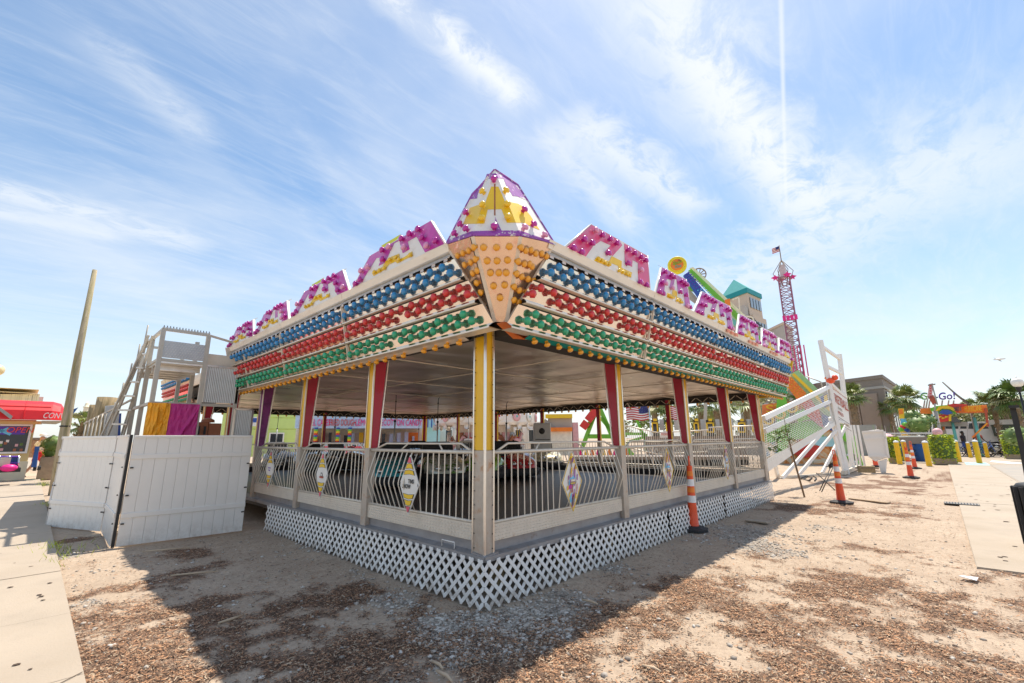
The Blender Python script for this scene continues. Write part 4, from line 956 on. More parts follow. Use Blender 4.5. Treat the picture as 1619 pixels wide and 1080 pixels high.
x, y = carpos(452, 742); bk = bumper_car('car_black', 'black bumper car at left end of the far row', (x,y,.433), .3)
for u, v, rz, lb in ((500,748,.1,'black bumper car second from left in the far row'), (553,746,.5,'black bumper car third from left in the far row'), (655,735,-.8,'black bumper car behind the teal one'), (735,736,-.9,'black bumper car behind the silver one')):
    x, y = carpos(u, v); place_copy(bk, (x,y,.433), rz, lb)
# control cabinet
p = on_z(856,716,.43); p = np.array([9.0,6.95,.433]); r = thing('control_cabinet', p, 'grey metal control cabinet with a round black speaker at the back rail', 'cabinet')
q = pt(856,670,13.9); d_ = np.array([_rt[0],_rt[1],0]); b_ = np.array([_fw[0],_fw[1],0])
c = np.array([pt(857,690,16.6)[0], pt(857,690,16.6)[1], 0]); r.location = (c[0],c[1],0); WL[r.name] = np.array([c[0],c[1],0.])
s = MB(); s.obox(c+(0,0,1.02), d_*.30, b_*.3, (0,0,1.02), 'grey_panel'); s.build('case', r, bevel=.02)
s = MB(); s.lathe(c+(0,0,1.75)-d_*.02-b_*.30, [(0,.02),(.10,.02),(.11,.0)], 'black', 12, axis=-b_); s.build('speaker', r)
s = MB(); s.obox(c+(0,0,1.45)-b_*.31, d_*.26, b_*.006, (0,0,.012), 'black'); s.build('door_seam', r)

# ================================================================== LEFT: VINYL FENCE
def fence_panel(p, q, h=1.6, nboard=9, label='', lean=0.0, m='vinyl', fine=True):
    p, q = np.array((p[0],p[1],0.)), np.array((q[0],q[1],0.)); d = q-p; ln = np.linalg.norm(d); d /= ln; n = np.array((-d[1],d[0],0.))
    if np.dot(n, CAMP-p) < 0: n = -n
    r = thing('fence_panel', p, label, 'fence panel', 'white vinyl fence panels round the ticket booth')
    up = np.array((0,0,1.))+n*lean
    s = MB(); s.obox(p+d*ln/2+up*(h/2)-n*.006, d*ln/2, n*.004, up*(h/2-.02), m); s.build('backing', r)
    for k in range(nboard):
        a, b_ = p+d*(ln*k/nboard+.0012), p+d*(ln*(k+1)/nboard-.0012); a = a+(0,0,.01); b_ = b_+(0,0,.01)
        s = MB(); g = .004
        s.prism([a, a+n*g, a+d*g+n*(g*2), b_-d*g+n*(g*2), b_+n*g, b_], up*(h-.02), m); s.build('board', r)
    for z in (h-.02, h*.80, h*.27):
        s = MB(); w_ = .035 if z < h-.1 else .02
        s.obox(p+d*ln/2+up*z+n*.012, d*ln/2, n*.013, up*w_, m); s.build('rail', r, bevel=.006)
    for k in (.7,.45,.2):
        s = MB(); s.obox(p+d*.03+up*h*k+n*.02, d*.02, n*.006, up*.010, 'black'); s.obox(q-d*.03+up*h*k+n*.02, d*.02, n*.006, up*.010, 'black'); s.build('hinge', r)
    return r
fence_panel((-2.01,5.66), (-.40,5.57), 1.59, 11, 'widest white vinyl fence panel facing the camera, in front of the magenta tarp', .0)
s = MB(); s.box(-2.06,-2.025,5.66,5.70,.0,1.6,'black'); tag(s.build('gap_post'), 'thin black post in the gap at the corner of the white fence', 'post')
fence_panel((-2.03,7.33), (-2.06,5.74), 1.60, 8, 'narrow white fence panel seen edge-on left of the black gap post', .0)
fence_panel((-2.66,8.76), (-2.04,7.36), 1.60, 10, 'cream shaded white fence panel facing the left sidewalk', .0)
fence_panel((-2.50,14.0), (-2.67,8.82), 1.60, 14, 'long white fence panel running back beside the sidewalk towards the wooden pole', .0)
# ================================================================== TICKET BOOTH FRAME
BT = thing('ticket_booth', (-1.2,7.0,0), 'two storey aluminium ride booth with orange and magenta tarps and open upper deck', 'booth')
yb = 7.0; yk = 9.2
def B_(u, v, y=yb): return on_y(u, v, y)
XL, XM, XR = -1.69, -.97, -.36
ZT, ZD, ZF, ZU = 3.55, 2.98, 2.18, 2.74
def leg(x, y, z0, z1, w_=.035, m='steel_cream'): 
    s = MB(); s.box(x-w_,x+w_,y-w_,y+w_,z0,z1,m); s.build('frame_post', BT)
for x in (XL, XM): 
    for y in (yb, yk): leg(x, y, 0, ZT)
leg(XL, 8.1, 0, ZT); leg(XR, yb, 0, 2.75, .03); leg(XM, yb+.9, 0, ZT)
def bm(p, q, w_=.05, t_=.05, m='steel_cream', nm='frame_beam'): s = MB(); s.beam(p, q, w_, t_, m); s.build(nm, BT)
bm((XL,yb,ZT),(XM,yb,ZT)); bm((XL,yb,ZT),(XL,yk,ZT)); bm((XL,yk,ZT),(XM,yk,ZT)); bm((XM,yb,ZT),(-.45,yb+.2,3.50),.03,.04,'steel_cream')
bm((XL,yb,ZD),(XM,yb,ZD)); bm((XL,yb,ZD),(XL,yk,ZD)); bm((XL,yb,ZF),(XR,yb,ZF)); bm((XL,yb,ZF),(XL,yk,ZF)); bm((XM,yb+.02,ZD-.35),(XM+.5,yb+.9,ZD-.1),.04,.04)
s = MB(); s.box(XL,XM,yb,yk,ZD-.06,ZD-.02,'alu'); s.build('upper_deck', BT)
for k in range(5): s = MB(); s.box(XL+.02,XM,yb+.3+k*.4,yb+.36+k*.4,ZD-.16,ZD-.062,'alu'); s.build('deck_joist', BT)
def tread_panel(x0, x1, y, z0, z1, nm):
    s = MB(); s.box(x0,x1,y-.008,y+.008,z0,z1,'grey_panel')
    i = 0
    for z in np.arange(z0+.03, z1-.02, .045):
        for x in np.arange(x0+.03+(i%2)*.022, x1-.02, .045): s.add([(x-.012,y-.009,z-.009),(x-.006,y-.009,z-.011),(x+.012,y-.009,z+.009),(x+.006,y-.009,z+.011),(x,y-.013,z)], [(0,1,4),(1,2,4),(2,3,4),(3,0,4)], 'alu')
        i += 1
    s.build(nm, BT)
tread_panel(XL+.04, XM-.02, yb-.01, ZD+.04, ZD+.36, 'tread_panel')
s = MB(); s.box(XM+.02,-.42,yb+.1,yb+.12,2.74,3.2,'rust_white'); s.build('side_board', BT)
def ribbed(x0, x1, y, z0, z1, nm, st=.03):
    s = MB(); k = 0; P = []
    xs_ = np.arange(x0, x1+1e-4, st/2)
    v = []; f = []
    for i, x in enumerate(xs_): 
        yy = y-(.008 if i%2 else 0); v += [(x,yy,z0),(x,yy,z1)]
    for i in range(len(xs_)-1): f.append((2*i,2*i+2,2*i+3,2*i+1))
    s.add(v, f, 'grey_panel'); 
    for a in (x0, x1): s.box(a-.02,a+.02,y-.02,y+.01,z0,z1,'alu')
    s.box(x0,x1,y-.02,y+.01,z1-.015,z1+.02,'alu'); s.build(nm, BT)
ribbed(XM+.03, XR, yb-.01, ZF+.05, ZU+.20, 'corrugated_door'); ribbed(-.36, -.03, yb-.02, .9, 2.12, 'corrugated_door')
s = MB(); s.box(XM+.03,XM+.28,yb+.02,yb+.05,ZF,ZU,'bld_grey'); s.build('inner_panel', BT)
# tarps: draped sheets with folds
def drape(x0, x1, z0, z1, m, nm, amp, seed, folds=()):
    nx_, nz_ = 22, 22; v = []
    for i in range(nx_+1):
        for j in range(nz_+1):
            a, b_ = i/nx_, j/nz_
            n_ = mnoise.noise(Vector((a*3+seed, b_*4, seed)))*amp+mnoise.noise(Vector((a*9+seed, b_*7, seed+4)))*amp*.5
            for (fx, fz, ax, az, h_) in folds:
                dd = (a-fx)*az-(b_-fz)*ax; n_ += h_*max(0, 1-abs(dd)/.07)
            v.append((x0+(x1-x0)*a, yb-.05-abs(n_)*.8, z0+(z1-z0)*b_))
    f = [(i*(nz_+1)+j, (i+1)*(nz_+1)+j, (i+1)*(nz_+1)+j+1, i*(nz_+1)+j+1) for i in range(nx_) for j in range(nz_)]
    s = MB(); s.add(v, f, m); s.build(nm, BT, fix=False)
drape(XL-.06, -1.42, 1.1, ZF, 'tarp_orange', 'orange_tarp', .10, 2.2, [(.3,.3,.3,1,.04),(.7,.6,.2,1,.05)])
drape(-1.42, XM+.0, 1.1, ZF, 'tarp_magenta', 'magenta_tarp', .05, 8.1, [(.5,.5,.75,.66,.05)])
# lamp sockets along the top rails
for i in range(16):
    s = MB(); t_ = i/15; x = XL+(XM-XL)*t_
    s.box(x-.018,x+.018,yb-.015,yb+.015,ZT+.025,ZT+.045,'grey_panel'); s.lathe((x,yb,ZT+.04), [(.008,0),(.008,.035),(0,.038)], 'dark_gap', 5); s.build('lamp_socket', BT)
# stairs on the left side, climbing towards the front deck
for xs_0 in (-1.80, -1.80-.0):
    pass
SA, SB = np.array((-1.88, 8.7, 1.0)), np.array((-1.74, 7.9, 3.45))
for off in (0, .30):
    s = MB(); s.beam(SA-(off,0,0), SB-(off*.2,0,0), .03, .06, 'steel_cream'); s.build('stair_stringer', BT)
    s = MB(); s.beam(SA-(off,.1,-.5), SB-(off*.2,.1,-.1), .03, .03, 'steel_cream'); s.build('handrail', BT)
for k in range(10):
    t_ = k/9; c = SA*(1-t_)+SB*t_; s = MB(); s.box(c[0]-.30+.24*t_,c[0],c[1]-.06,c[1]+.06,c[2],c[2]+.03,'alu'); s.build('stair_tread', BT)
for k in range(7):
    t_ = k/6.5; c = SA*(1-t_)+SB*t_; s = MB(); s.tube([c-(.30-.24*t_,0,0), c-(.30-.24*t_,.1,-.5)], .014, 'steel_cream', 5); s.build('baluster', BT)
for k in range(6):
    s = MB(); x = -2.3+.04*k; s.tube([(x,10.6-k*.3,.9),(x,10.6-k*.3,1.95+k*.03)], .014, 'steel_cream', 5); s.build('baluster', BT)
bm((-2.32,10.7,1.9),(-1.85,8.2,2.3),.03,.03,'steel_cream','handrail')
# copper coloured machine in the booth
r = thing('copper_cabinet', (-.75,7.35,0), 'copper coloured metal cabinet with twin latches inside the booth', 'cabinet')
s = MB(); s.box(-.92,-.72,7.2,7.5,0.0,1.86,'copper'); s.build('case', r, bevel=.01); s = MB(); s.box(-.715,-.50,7.19,7.5,.0,1.84,'copper'); s.build('door', r, bevel=.01)
for x in (-.88,-.78): s = MB(); s.box(x-.018,x+.018,7.17,7.198,1.62,1.78,'black'); s.build('latch', r)
s = MB(); s.tube([(-.66,7.17,1.3),(-.54,7.17,1.3)], .015, 'black'); s.build('handle', r)
s = MB(); s.lathe((-.72,7.3,1.86), [(.12,0),(.11,.05),(.05,.08),(0,.09)], 'copper', 10); s.build('lid', r)
# grey panel, stumps, pole, blue board
def tapered_post(name, u, v0, v1, dist, rad, label, m, cat='post', lean=0, n=9, top=.9, notch=False):
    b0 = gp(u, dist); zt_ = pt(u, v1, dist)[2]; r_ = random.Random(int(u*7))
    s = MB(); pts = [b0+(0,0,zt_*k/6.)+np.array((r_.uniform(-.01,.01)*3*rad, r_.uniform(-.01,.01)*3*rad, 0)) for k in range(7)]
    s.tube(pts, [rad*(1-(1-top)*k/6.) for k in range(7)], m, n); o = s.build(name, None, loc=b0); tag(o, label, cat); return o
tapered_post('wooden_post', 143, 687, 640, 14.6, .15, 'shorter mossy wooden post stump behind the left fence', 'timber')
tapered_post('wooden_post', 158, 687, 628, 14.2, .21, 'taller split wooden post stump behind the left fence', 'timber')
tapered_post('wooden_post', 168, 687, 634, 15.0, .11, 'thin brown post stump leaning on the taller split one', 'timber')
# tall pole: 10 m class timber pole
pb_ = pt(104, 690, 19.0)*np.array((1,1,0)); ptp_ = pt(150, 427, 19.0)
s = MB(); dirp = (pt(100,690,13.0)-pb_); s.tube([pb_+(0,0,0), pt(101,690,19.0), pt(124,560,19.0), ptp_], [.125,.118,.09,.062], 'pole_wood', 12)
o = s.build('wooden_pole', None, loc=pb_); tag(o, 'tall bare weathered wooden utility pole rising over the left fence', 'pole')
s = MB(); s.lathe(pt(103,674,19.0), [(.125,-.02),(.125,.02)], 'black', 10); b2 = s.build('strap', o)

# ================================================================== GREENERY HELPERS
def leaves(s, c, sc, n_, size, m, rnd, shell=.35):
    """n_ leaf-sized faces spread through an uneven ellipsoid"""
    for _ in range(n_):
        while True:
            q = np.array([rnd.uniform(-1,1) for _ in range(3)]); l_ = np.linalg.norm(q)
            if shell < l_ <= 1: break
        q = q*(.8+.3*mnoise.noise(Vector(q*2.2)+Vector(c)))
        p = np.array(c)+q*np.array(sc); a = rnd.uniform(0, 2*PI); t_ = rnd.uniform(-.9,.9)
        d = np.array((math.cos(a)*math.cos(t_), math.sin(a)*math.cos(t_), math.sin(t_))); e = np.cross(d, (rnd.uniform(-1,1), rnd.uniform(-1,1), rnd.uniform(-1,1))); e /= (np.linalg.norm(e)+1e-6)
        z = size*rnd.uniform(.6,1.3); s.add([p-d*z, p+e*z*.45, p+d*z, p-e*z*.45], [(0,1,2,3)], m)
def palm(u, vb, vt, dist, label, rcrown=1.5, base=None, nf=30, m='leaf_palm', skirt=True, trunk=.2, group='palmetto trees behind the rides'):
    b0 = gp(u, dist) if base is None else np.array(base); top = pt(u, vt, dist); hgt_ = top[2]; rnd = random.Random(int(u*3+dist))
    top = b0+np.array((0,0,hgt_))
    r = thing('palm_tree', b0, label, 'palm tree', group)
    s = MB(); prof = []; n_ = 22
    for k in range(n_+1):
        rr = trunk*(1.15-.35*k/n_)*(1.0+(.14 if k%2 else 0)+(.25*(k/n_)**3)); prof.append((rr, hgt_*k/n_))
    s.lathe(b0, prof, 'palm_bark', 9, smooth=False)
    for k in range(40):     # cut frond boots
        a = rnd.uniform(0, 2*PI); z = hgt_*rnd.uniform(.3,1); d = np.array((math.cos(a), math.sin(a), .0)); p = b0+d*trunk*.95+(0,0,z); s.beam(p, p+d*.12+(0,0,.16), .08, .03, 'palm_bark', up=d)
    s.build('trunk', r)
    s = MB()
    for k in range(nf):
        a = rnd.uniform(0, 2*PI); el = rnd.uniform(-.7, 1.35); ln = rcrown*rnd.uniform(.75,1.1)
        d = np.array((math.cos(a)*math.cos(el), math.sin(a)*math.cos(el), math.sin(el))); sd = np.array((-math.sin(a), math.cos(a), 0)); up_ = np.cross(sd, d)*-1
        hub = top+d*ln*.42+(0,0,.05); s.beam(top, hub, .03, .02, m)
        mm = m if rnd.random() > .25 else ('leaf_pale' if rnd.random() > .4 else 'leaf_green')
        nl = 13
        for j in range(nl):
            t_ = (j-(nl-1)/2)/((nl-1)/2)*1.35; e = d*math.cos(t_)+sd*math.sin(t_); L_ = ln*.62*(1-.25*abs(t_))
            tip = hub+e*L_+np.array((0,0,-.28*L_*rnd.uniform(.6,1.6))); mid = hub+e*L_*.55+(0,0,.02); w_ = np.cross(e, up_)*.032*rcrown
            s.add([hub, mid+w_, tip, mid-w_], [(0,1,2,3)], mm)
    s.build('crown', r)
    return r
def bush(c, sc, n_, size, label, m=('leaf_lime','leaf_green'), cat='hedge', name='hedge', group=None):
    rnd = random.Random(int(abs(c[0])*31+abs(c[1])*7)); s = MB()
    s.sphere(c, 1, 'leaf_green', 10, 6, (sc[0]*.75, sc[1]*.75, sc[2]*.75))
    for k in range(2): leaves(s, c, sc, int(n_*(.7 if k == 0 else .3)), size, m[k], rnd, .6)
    o = s.build(name, None, loc=(c[0],c[1],0), fix=False); tag(o, label, cat, group); return o
def boxhedge(c, hx, hy, z0, z1, ang, n_, size, label, group=None):
    rnd = random.Random(int(abs(c[0])*31+abs(c[1])*7)); ca, sa = math.cos(ang), math.sin(ang); ex, ey = np.array((ca,sa,0.)), np.array((-sa,ca,0.))
    r = thing('planter_hedge', (c[0],c[1],0), label, 'hedge', group); c = np.array((c[0],c[1],0.))
    s = MB(); s.obox(c+(0,0,z0/2+.05), ex*hx*.96, ey*hy*.96, (0,0,z0/2+.05), 'planter'); s.build('planter_box', r)
    s = MB(); s.obox(c+(0,0,(z0+z1)/2), ex*hx*.82, ey*hy*.82, (0,0,(z1-z0)/2*.85), 'leaf_green'); s.build('branches', r)
    s = MB()
    for _ in range(n_):
        q = [rnd.uniform(-1,1) for _ in range(3)]; k = rnd.randrange(3); q[k] = math.copysign(rnd.uniform(.78,1.04), q[k])
        if q[2] < 0 and k == 2: q[2] = -q[2]
        bump_ = 1+.13*mnoise.noise(Vector((q[0]*3+c[0], q[1]*3, q[2]*3)))
        p = c+ex*q[0]*hx*bump_+ey*q[1]*hy*bump_+np.array((0,0,(z0+z1)/2+q[2]*(z1-z0)/2*bump_-(.15 if rnd.random()<.4 and q[2]<-.5 else 0)))
        a = rnd.uniform(0,2*PI); t_ = rnd.uniform(-.8,.8); d = np.array((math.cos(a)*math.cos(t_), math.sin(a)*math.cos(t_), math.sin(t_))); e = np.cross(d, (rnd.uniform(-1,1), rnd.uniform(-1,1), rnd.uniform(-1,1))); e /= np.linalg.norm(e)+1e-6
        z = size*rnd.uniform(.6,1.2); s.add([p-d*z, p+e*z*.6, p+d*z, p-e*z*.6], [(0,1,2,3)], 'leaf_lime' if rnd.random() > .14 else 'leaf_green')
    s.build('foliage', r, fix=False); return r
# camera-independent local frame for far things: origin on the ground, x to the viewer's right
class Loc:
    def __init__(s, u, dist, yaw=0.):
        s.o = gp(u, dist); a = math.atan2(s.o[1]-CAMP[1], s.o[0]-CAMP[0])+yaw
        s.b = np.array((math.cos(a), math.sin(a), 0.)); s.r = np.array((math.sin(a), -math.cos(a), 0.))
    def w(s, x, y, z): return s.o+s.r*x+s.b*y+np.array((0,0,z))
    def xz(s, u, v, y=0.):
        p = on_plane(u, v, s.o+s.b*y, s.b); return float(np.dot(p-s.o, s.r)), float(p[2])
    def box(s, m_, x0, x1, y0, y1, z0, z1, mat_): m_.obox(s.w((x0+x1)/2,(y0+y1)/2,(z0+z1)/2), s.r*(x1-x0)/2, s.b*(y1-y0)/2, (0,0,(z1-z0)/2), mat_); return m_
    def quad(s, m_, u0, v0, u1, v1, y0, y1, mat_):
        """a box whose face fills the given outline at depth y0"""
        x0, z1 = s.xz(u0, v0, y0); x1, z0 = s.xz(u1, v1, y0); return s.box(m_, x0, x1, y0, y1, z0, z1, mat_)
    def P(s, u, v, y=0.): return on_plane(u, v, s.o+s.b*y, s.b)

# ================================================================== LEFT BACKGROUND
G = Loc(30, 27)
st = thing('convenience_store', G.o, 'yellow convenience store with long red barrel awning at left edge', 'store')
x1 = G.xz(50,700)[0]; zt = G.xz(50,664)[1]
s = MB(); G.box(s, -9, x1, .0, 7, .75, zt, 'stucco_yellow'); s.build('wall', st)
s = MB(); G.box(s, -9, x1+.02, -.03, 7, 0, .75, 'stucco_cream'); s.build('wall_base', st)
s = MB(); G.quad(s, -60, 664, 66, 671, -.12, 0, 'stucco_yellow'); s.build('cornice', st)
def win(F, parent, u0, v0, u1, v1, y, m='glass_dark', fr='plastic_white', t_=.07):
    s = MB(); F.quad(s, u0, v0, u1, v1, y, y+.04, m); f = s.build('window', parent)
    s = MB(); x0, z1 = F.xz(u0, v0, y); x1_, z0 = F.xz(u1, v1, y)
    for a in ((x0-t_, x0, z0-t_, z1+t_), (x1_, x1_+t_, z0-t_, z1+t_), (x0, x1_, z1, z1+t_), (x0, x1_, z0-t_, z0)): F.box(s, a[0], a[1], y-.05, y+.03, a[2], a[3], fr)
    s.build('frame', f); return f
w_ = win(G, st, -40, 673, 39, 714, -.06)
s = MB(); G.quad(s, -10, 674, 39, 687, -.07, -.062, 'ride_violet'); s.build('window_banner', w_)
p0 = G.P(10,684,-.10); text_obj('OPEN', p0, G.r, (0,0,1), .22, 'red_neon', 'lettering', st, .01, width=.75, shear=.2)
s = MB(); s.beam(G.P(-8,686,-.09), G.P(14,677,-.09), .1, .01, 'cyan_neon', up=tuple(G.b)); s.beam(G.P(0,680,-.09), G.P(17,687,-.09), .1, .01, 'cyan_neon', up=tuple(G.b)); s.build('neon_cross', st)
s = MB(); 
for i in range(16):
    a, b_ = random.Random(i).uniform(-30,34), random.Random(i+50).uniform(694,710); G.quad(s, a, b_, a+4, b_+4, -.066, -.062, ['carousel_pink','sign_white','copper','leaf_green'][i%4])
s.build('window_goods', w_)
# barrel awning
x0 = -9; xr = G.xz(105,660,-1.0)[0]; s = MB(); prof = [(-.0,2.0)]
zb, zt2 = G.xz(60,664,-1.0)[1], G.xz(60,632,-1.0)[1]
P0 = []
arc = [( .1, zt2), (-.35, zt2-.02), (-.75, zt2-.16), (-1.0, zt2-.42), (-1.05, zt2-.75), (-1.05, zb)]
for y, z in arc: P0.append((y, z))
xs_ = np.linspace(x0, xr-.45, 14).tolist()+[xr-.2, xr-.05, xr]
v = []; n_ = len(P0)
for i, x in enumerate(xs_):
    k = 0 if x <= xr-.45 else (x-(xr-.45))/.45
    for (y, z) in P0: v.append(G.w(x, y*(1-.5*k**2)+.0, zb+(z-zb)*(1-.55*k**3)))
s.add(v, [(i*n_+j, i*n_+j+1, (i+1)*n_+j+1, (i+1)*n_+j) for i in range(len(xs_)-1) for j in range(n_-1)], 'awning_red', False)
s.add([G.w(xr,.0,zb), G.w(xr,-.5,zb), v[-3], v[-n_]], [(0,1,2,3)], 'awning_red')
aw = s.build('awning', st)
for x in xs_[:14:2]: s = MB(); s.tube([G.w(x,y-.01,z+.005) for y, z in P0], .012, 'awning_red', 4); s.build('awning_seam', aw)
s = MB(); s.beam(G.w(x0,-1.07,zb+.5), G.w(xr-.5,-1.07,zb+.5), .02, .05, 'awning_red'); s.build('awning_hem', aw)
text_obj('CONVENIENCE', G.P(68,661,-1.10), G.r, (0,0,1), .22, 'plastic_white', 'lettering', st, .01, width=1.45, shear=.25)
s = MB(); s.prism([G.P(66,666,-1.05), G.P(102,666,-1.05), G.P(88,671,-.3), G.P(64,670,-.3)], (0,0,.02), 'bld_grey'); s.build('awning_underside', st)
s = MB(); s.prism([G.P(-30,662,-1.3), G.P(-5,640,-1.3), G.P(20,658,-1.3), G.P(17,663,-1.3), G.P(-5,646,-1.3), G.P(-26,664,-1.3)], G.b*.9, 'roof_grey'); s.build('gable', st)
s = MB(); G2 = Loc(30, 34); G2.quad(s, -60, 622, 62, 660, 0, 3, 'stucco_pink'); 
for k in range(30): G2.quad(s, -40+k*3.4, 623, -39+k*3.4, 640, -.05, -.001, 'stucco_cream')
o = s.build('roof_parapet', None, loc=G2.o); tag(o, 'pale pink ribbed parapet above the red awning', 'building')
s = MB(); G2.quad(s, -60, 610, 62, 616, -.5, 3, 'stucco_yellow'); G2.quad(s, -60, 616, 58, 622, -.3, 3, 'stucco_cream'); s.build('cornice', o)
# stacked carts, blue bin
G3 = Loc(10, 24); r = thing('beach_cart', G3.o, 'low beach cart rack with blue straps and pink bag before the store', 'cart')
s = MB(); 
for v_ in (722, 732, 742): s.tube([G3.P(-20,v_), G3.P(30,v_)], .03, 'ride_violet')
for u_ in (-18, 0, 15, 30): s.tube([G3.P(u_,721), G3.P(u_-1,744)], .03, 'chrome')
s.build('rack', r); s = MB(); G3.quad(s, 1, 724, 15, 737, -.1, .2, 'sign_beige'); s.build('basket', r); s = MB(); s.sphere(G3.P(14,740,-.2), .16, 'hot_pink', 8, 5, (1.4,1,.8)); s.build('bag', r)
s = MB()
for u_ in (18, 22, 26): G3.quad(s, u_, 723, u_+2, 741, .05, .1, 'blue_bin')
s.build('strap', r); s = MB(); G3.quad(s, -22, 742, 32, 746, -.2, .5, 'black'); s.build('base', r)
G4 = Loc(56, 26); r = thing('blue_bin', G4.o, 'tall blue recycling bin standing at the store corner', 'bin')
s = MB(); s.prism([G4.P(54,714), G4.P(62,708), G4.P(58,739), G4.P(48.5,739)], G4.b*.6, 'blue_bin'); s.build('body', r, bevel=.03); s = MB(); s.prism([G4.P(55,706), G4.P(63,706), G4.P(62,712), G4.P(54,714)], G4.b*.6, 'blue_bin'); s.build('lid', r)
for u_, v_ in ((52,741),(59,740)): s = MB(); s.lathe(G4.P(u_,v_,.3), [(.09,0),(.09,.1)], 'black', 8, axis=tuple(G4.r)); s.build('wheel', r)
G5 = Loc(75, 38); s = MB(); G5.quad(s, 50, 694, 110, 722, 0, .4, 'brick_tan'); G5.quad(s, 50, 692, 110, 695, -.1, .5, 'bld_taupe'); o = s.build('brick_wall', None, loc=G5.o); tag(o, 'low tan brick wall far behind the walking man', 'wall')
r5 = random.Random(3)
for row in range(6):
    for k in range(20): s = MB(); u_ = 52+k*3+(row%2)*1.5; G5.quad(s, u_, 697+row*4.2, u_+2.6, 697+row*4.2+3.3, -.03-r5.random()*.03, 0, 'brick_tan'); s.build('brick', o)
bush(pt(87,693,27)*np.array((1,1,0))+np.array((0,0,1.45)), (.5,.5,.4), 160, .07, 'dark green shrub behind the left fence next to the pole', ('leaf_green','leaf_pale'), 'shrub', 'shrub')
palm(124, 690, 674, 24, 'small pale palm just right of the tall wooden pole', .75, nf=22, trunk=.10, group=None)
r = thing('lighthouse_tower', gp(127, 70), 'slim beige tower far behind the left fence', 'tower')
s = MB(); G6 = Loc(127, 70); b0 = G6.o; zt = pt(127,644,70)[2]; s.lathe(b0, [(.42,0),(.24,zt)], 'stucco_cream', 12); s.build('shaft', r)
s = MB(); s.lathe(b0+(0,0,zt), [(.32,0),(.32,.1),(.2,.1),(.19,.4),(.0,.7)], 'stucco_cream', 12); s.build('lantern', r)
r = thing('blue_pennant', gp(117, 21), 'blue triangular pennant on a string beside the wooden pole', 'flag'); s = MB(); s.prism([pt(114,657,21), pt(124,644,21), pt(116,647,21)], (0,.02,0), 'blue_bin'); s.build('cloth', r); s = MB(); s.tube([pt(114,656,21), pt(131,656,21)], .012, 'black', 4); s.build('string', r)
s = MB(); G7 = Loc(177, 13.5); s.prism([G7.P(166,642), G7.P(190,640), G7.P(183,720), G7.P(160,720)], G7.b*.06, 'grey_panel'); o = s.build('metal_panel', None, loc=G7.o, bevel=.01); tag(o, 'pale grey metal panel propped behind the fence by the post stumps', 'panel')
s = MB(); s.prism([G7.P(178,655,-.01), G7.P(189,642,-.01), G7.P(188,645,-.01), G7.P(183,656,-.01)], -G7.b*.05, 'bld_taupe'); s.build('bracket', o)
s = MB(); s.prism([G7.P(186,655,.3), G7.P(192,653,.3), G7.P(190,700,.3), G7.P(184,700,.3)], G7.b*.1, 'ride_blue'); o = s.build('painted_board', None, loc=G7.o); tag(o, 'narrow bright blue panel behind the grey metal one', 'panel')
r = thing('street_lamp', gp(-8, 32), 'tan globe lamp cut by the left edge above the store', 'street lamp'); pg = pt(-5,585,32)
s = MB(); s.sphere(pg, .27, 'lamp_globe_tan', 14, 9); s.build('globe', r); s = MB(); s.tube([gp(-5,32), pg-(0,0,.2)], [.08,.04], 'black', 8); s.build('pole', r); s = MB(); s.lathe(pg+(0,0,.24), [(.08,0),(.03,.1),(0,.2)], 'black', 8); s.build('finial', r)

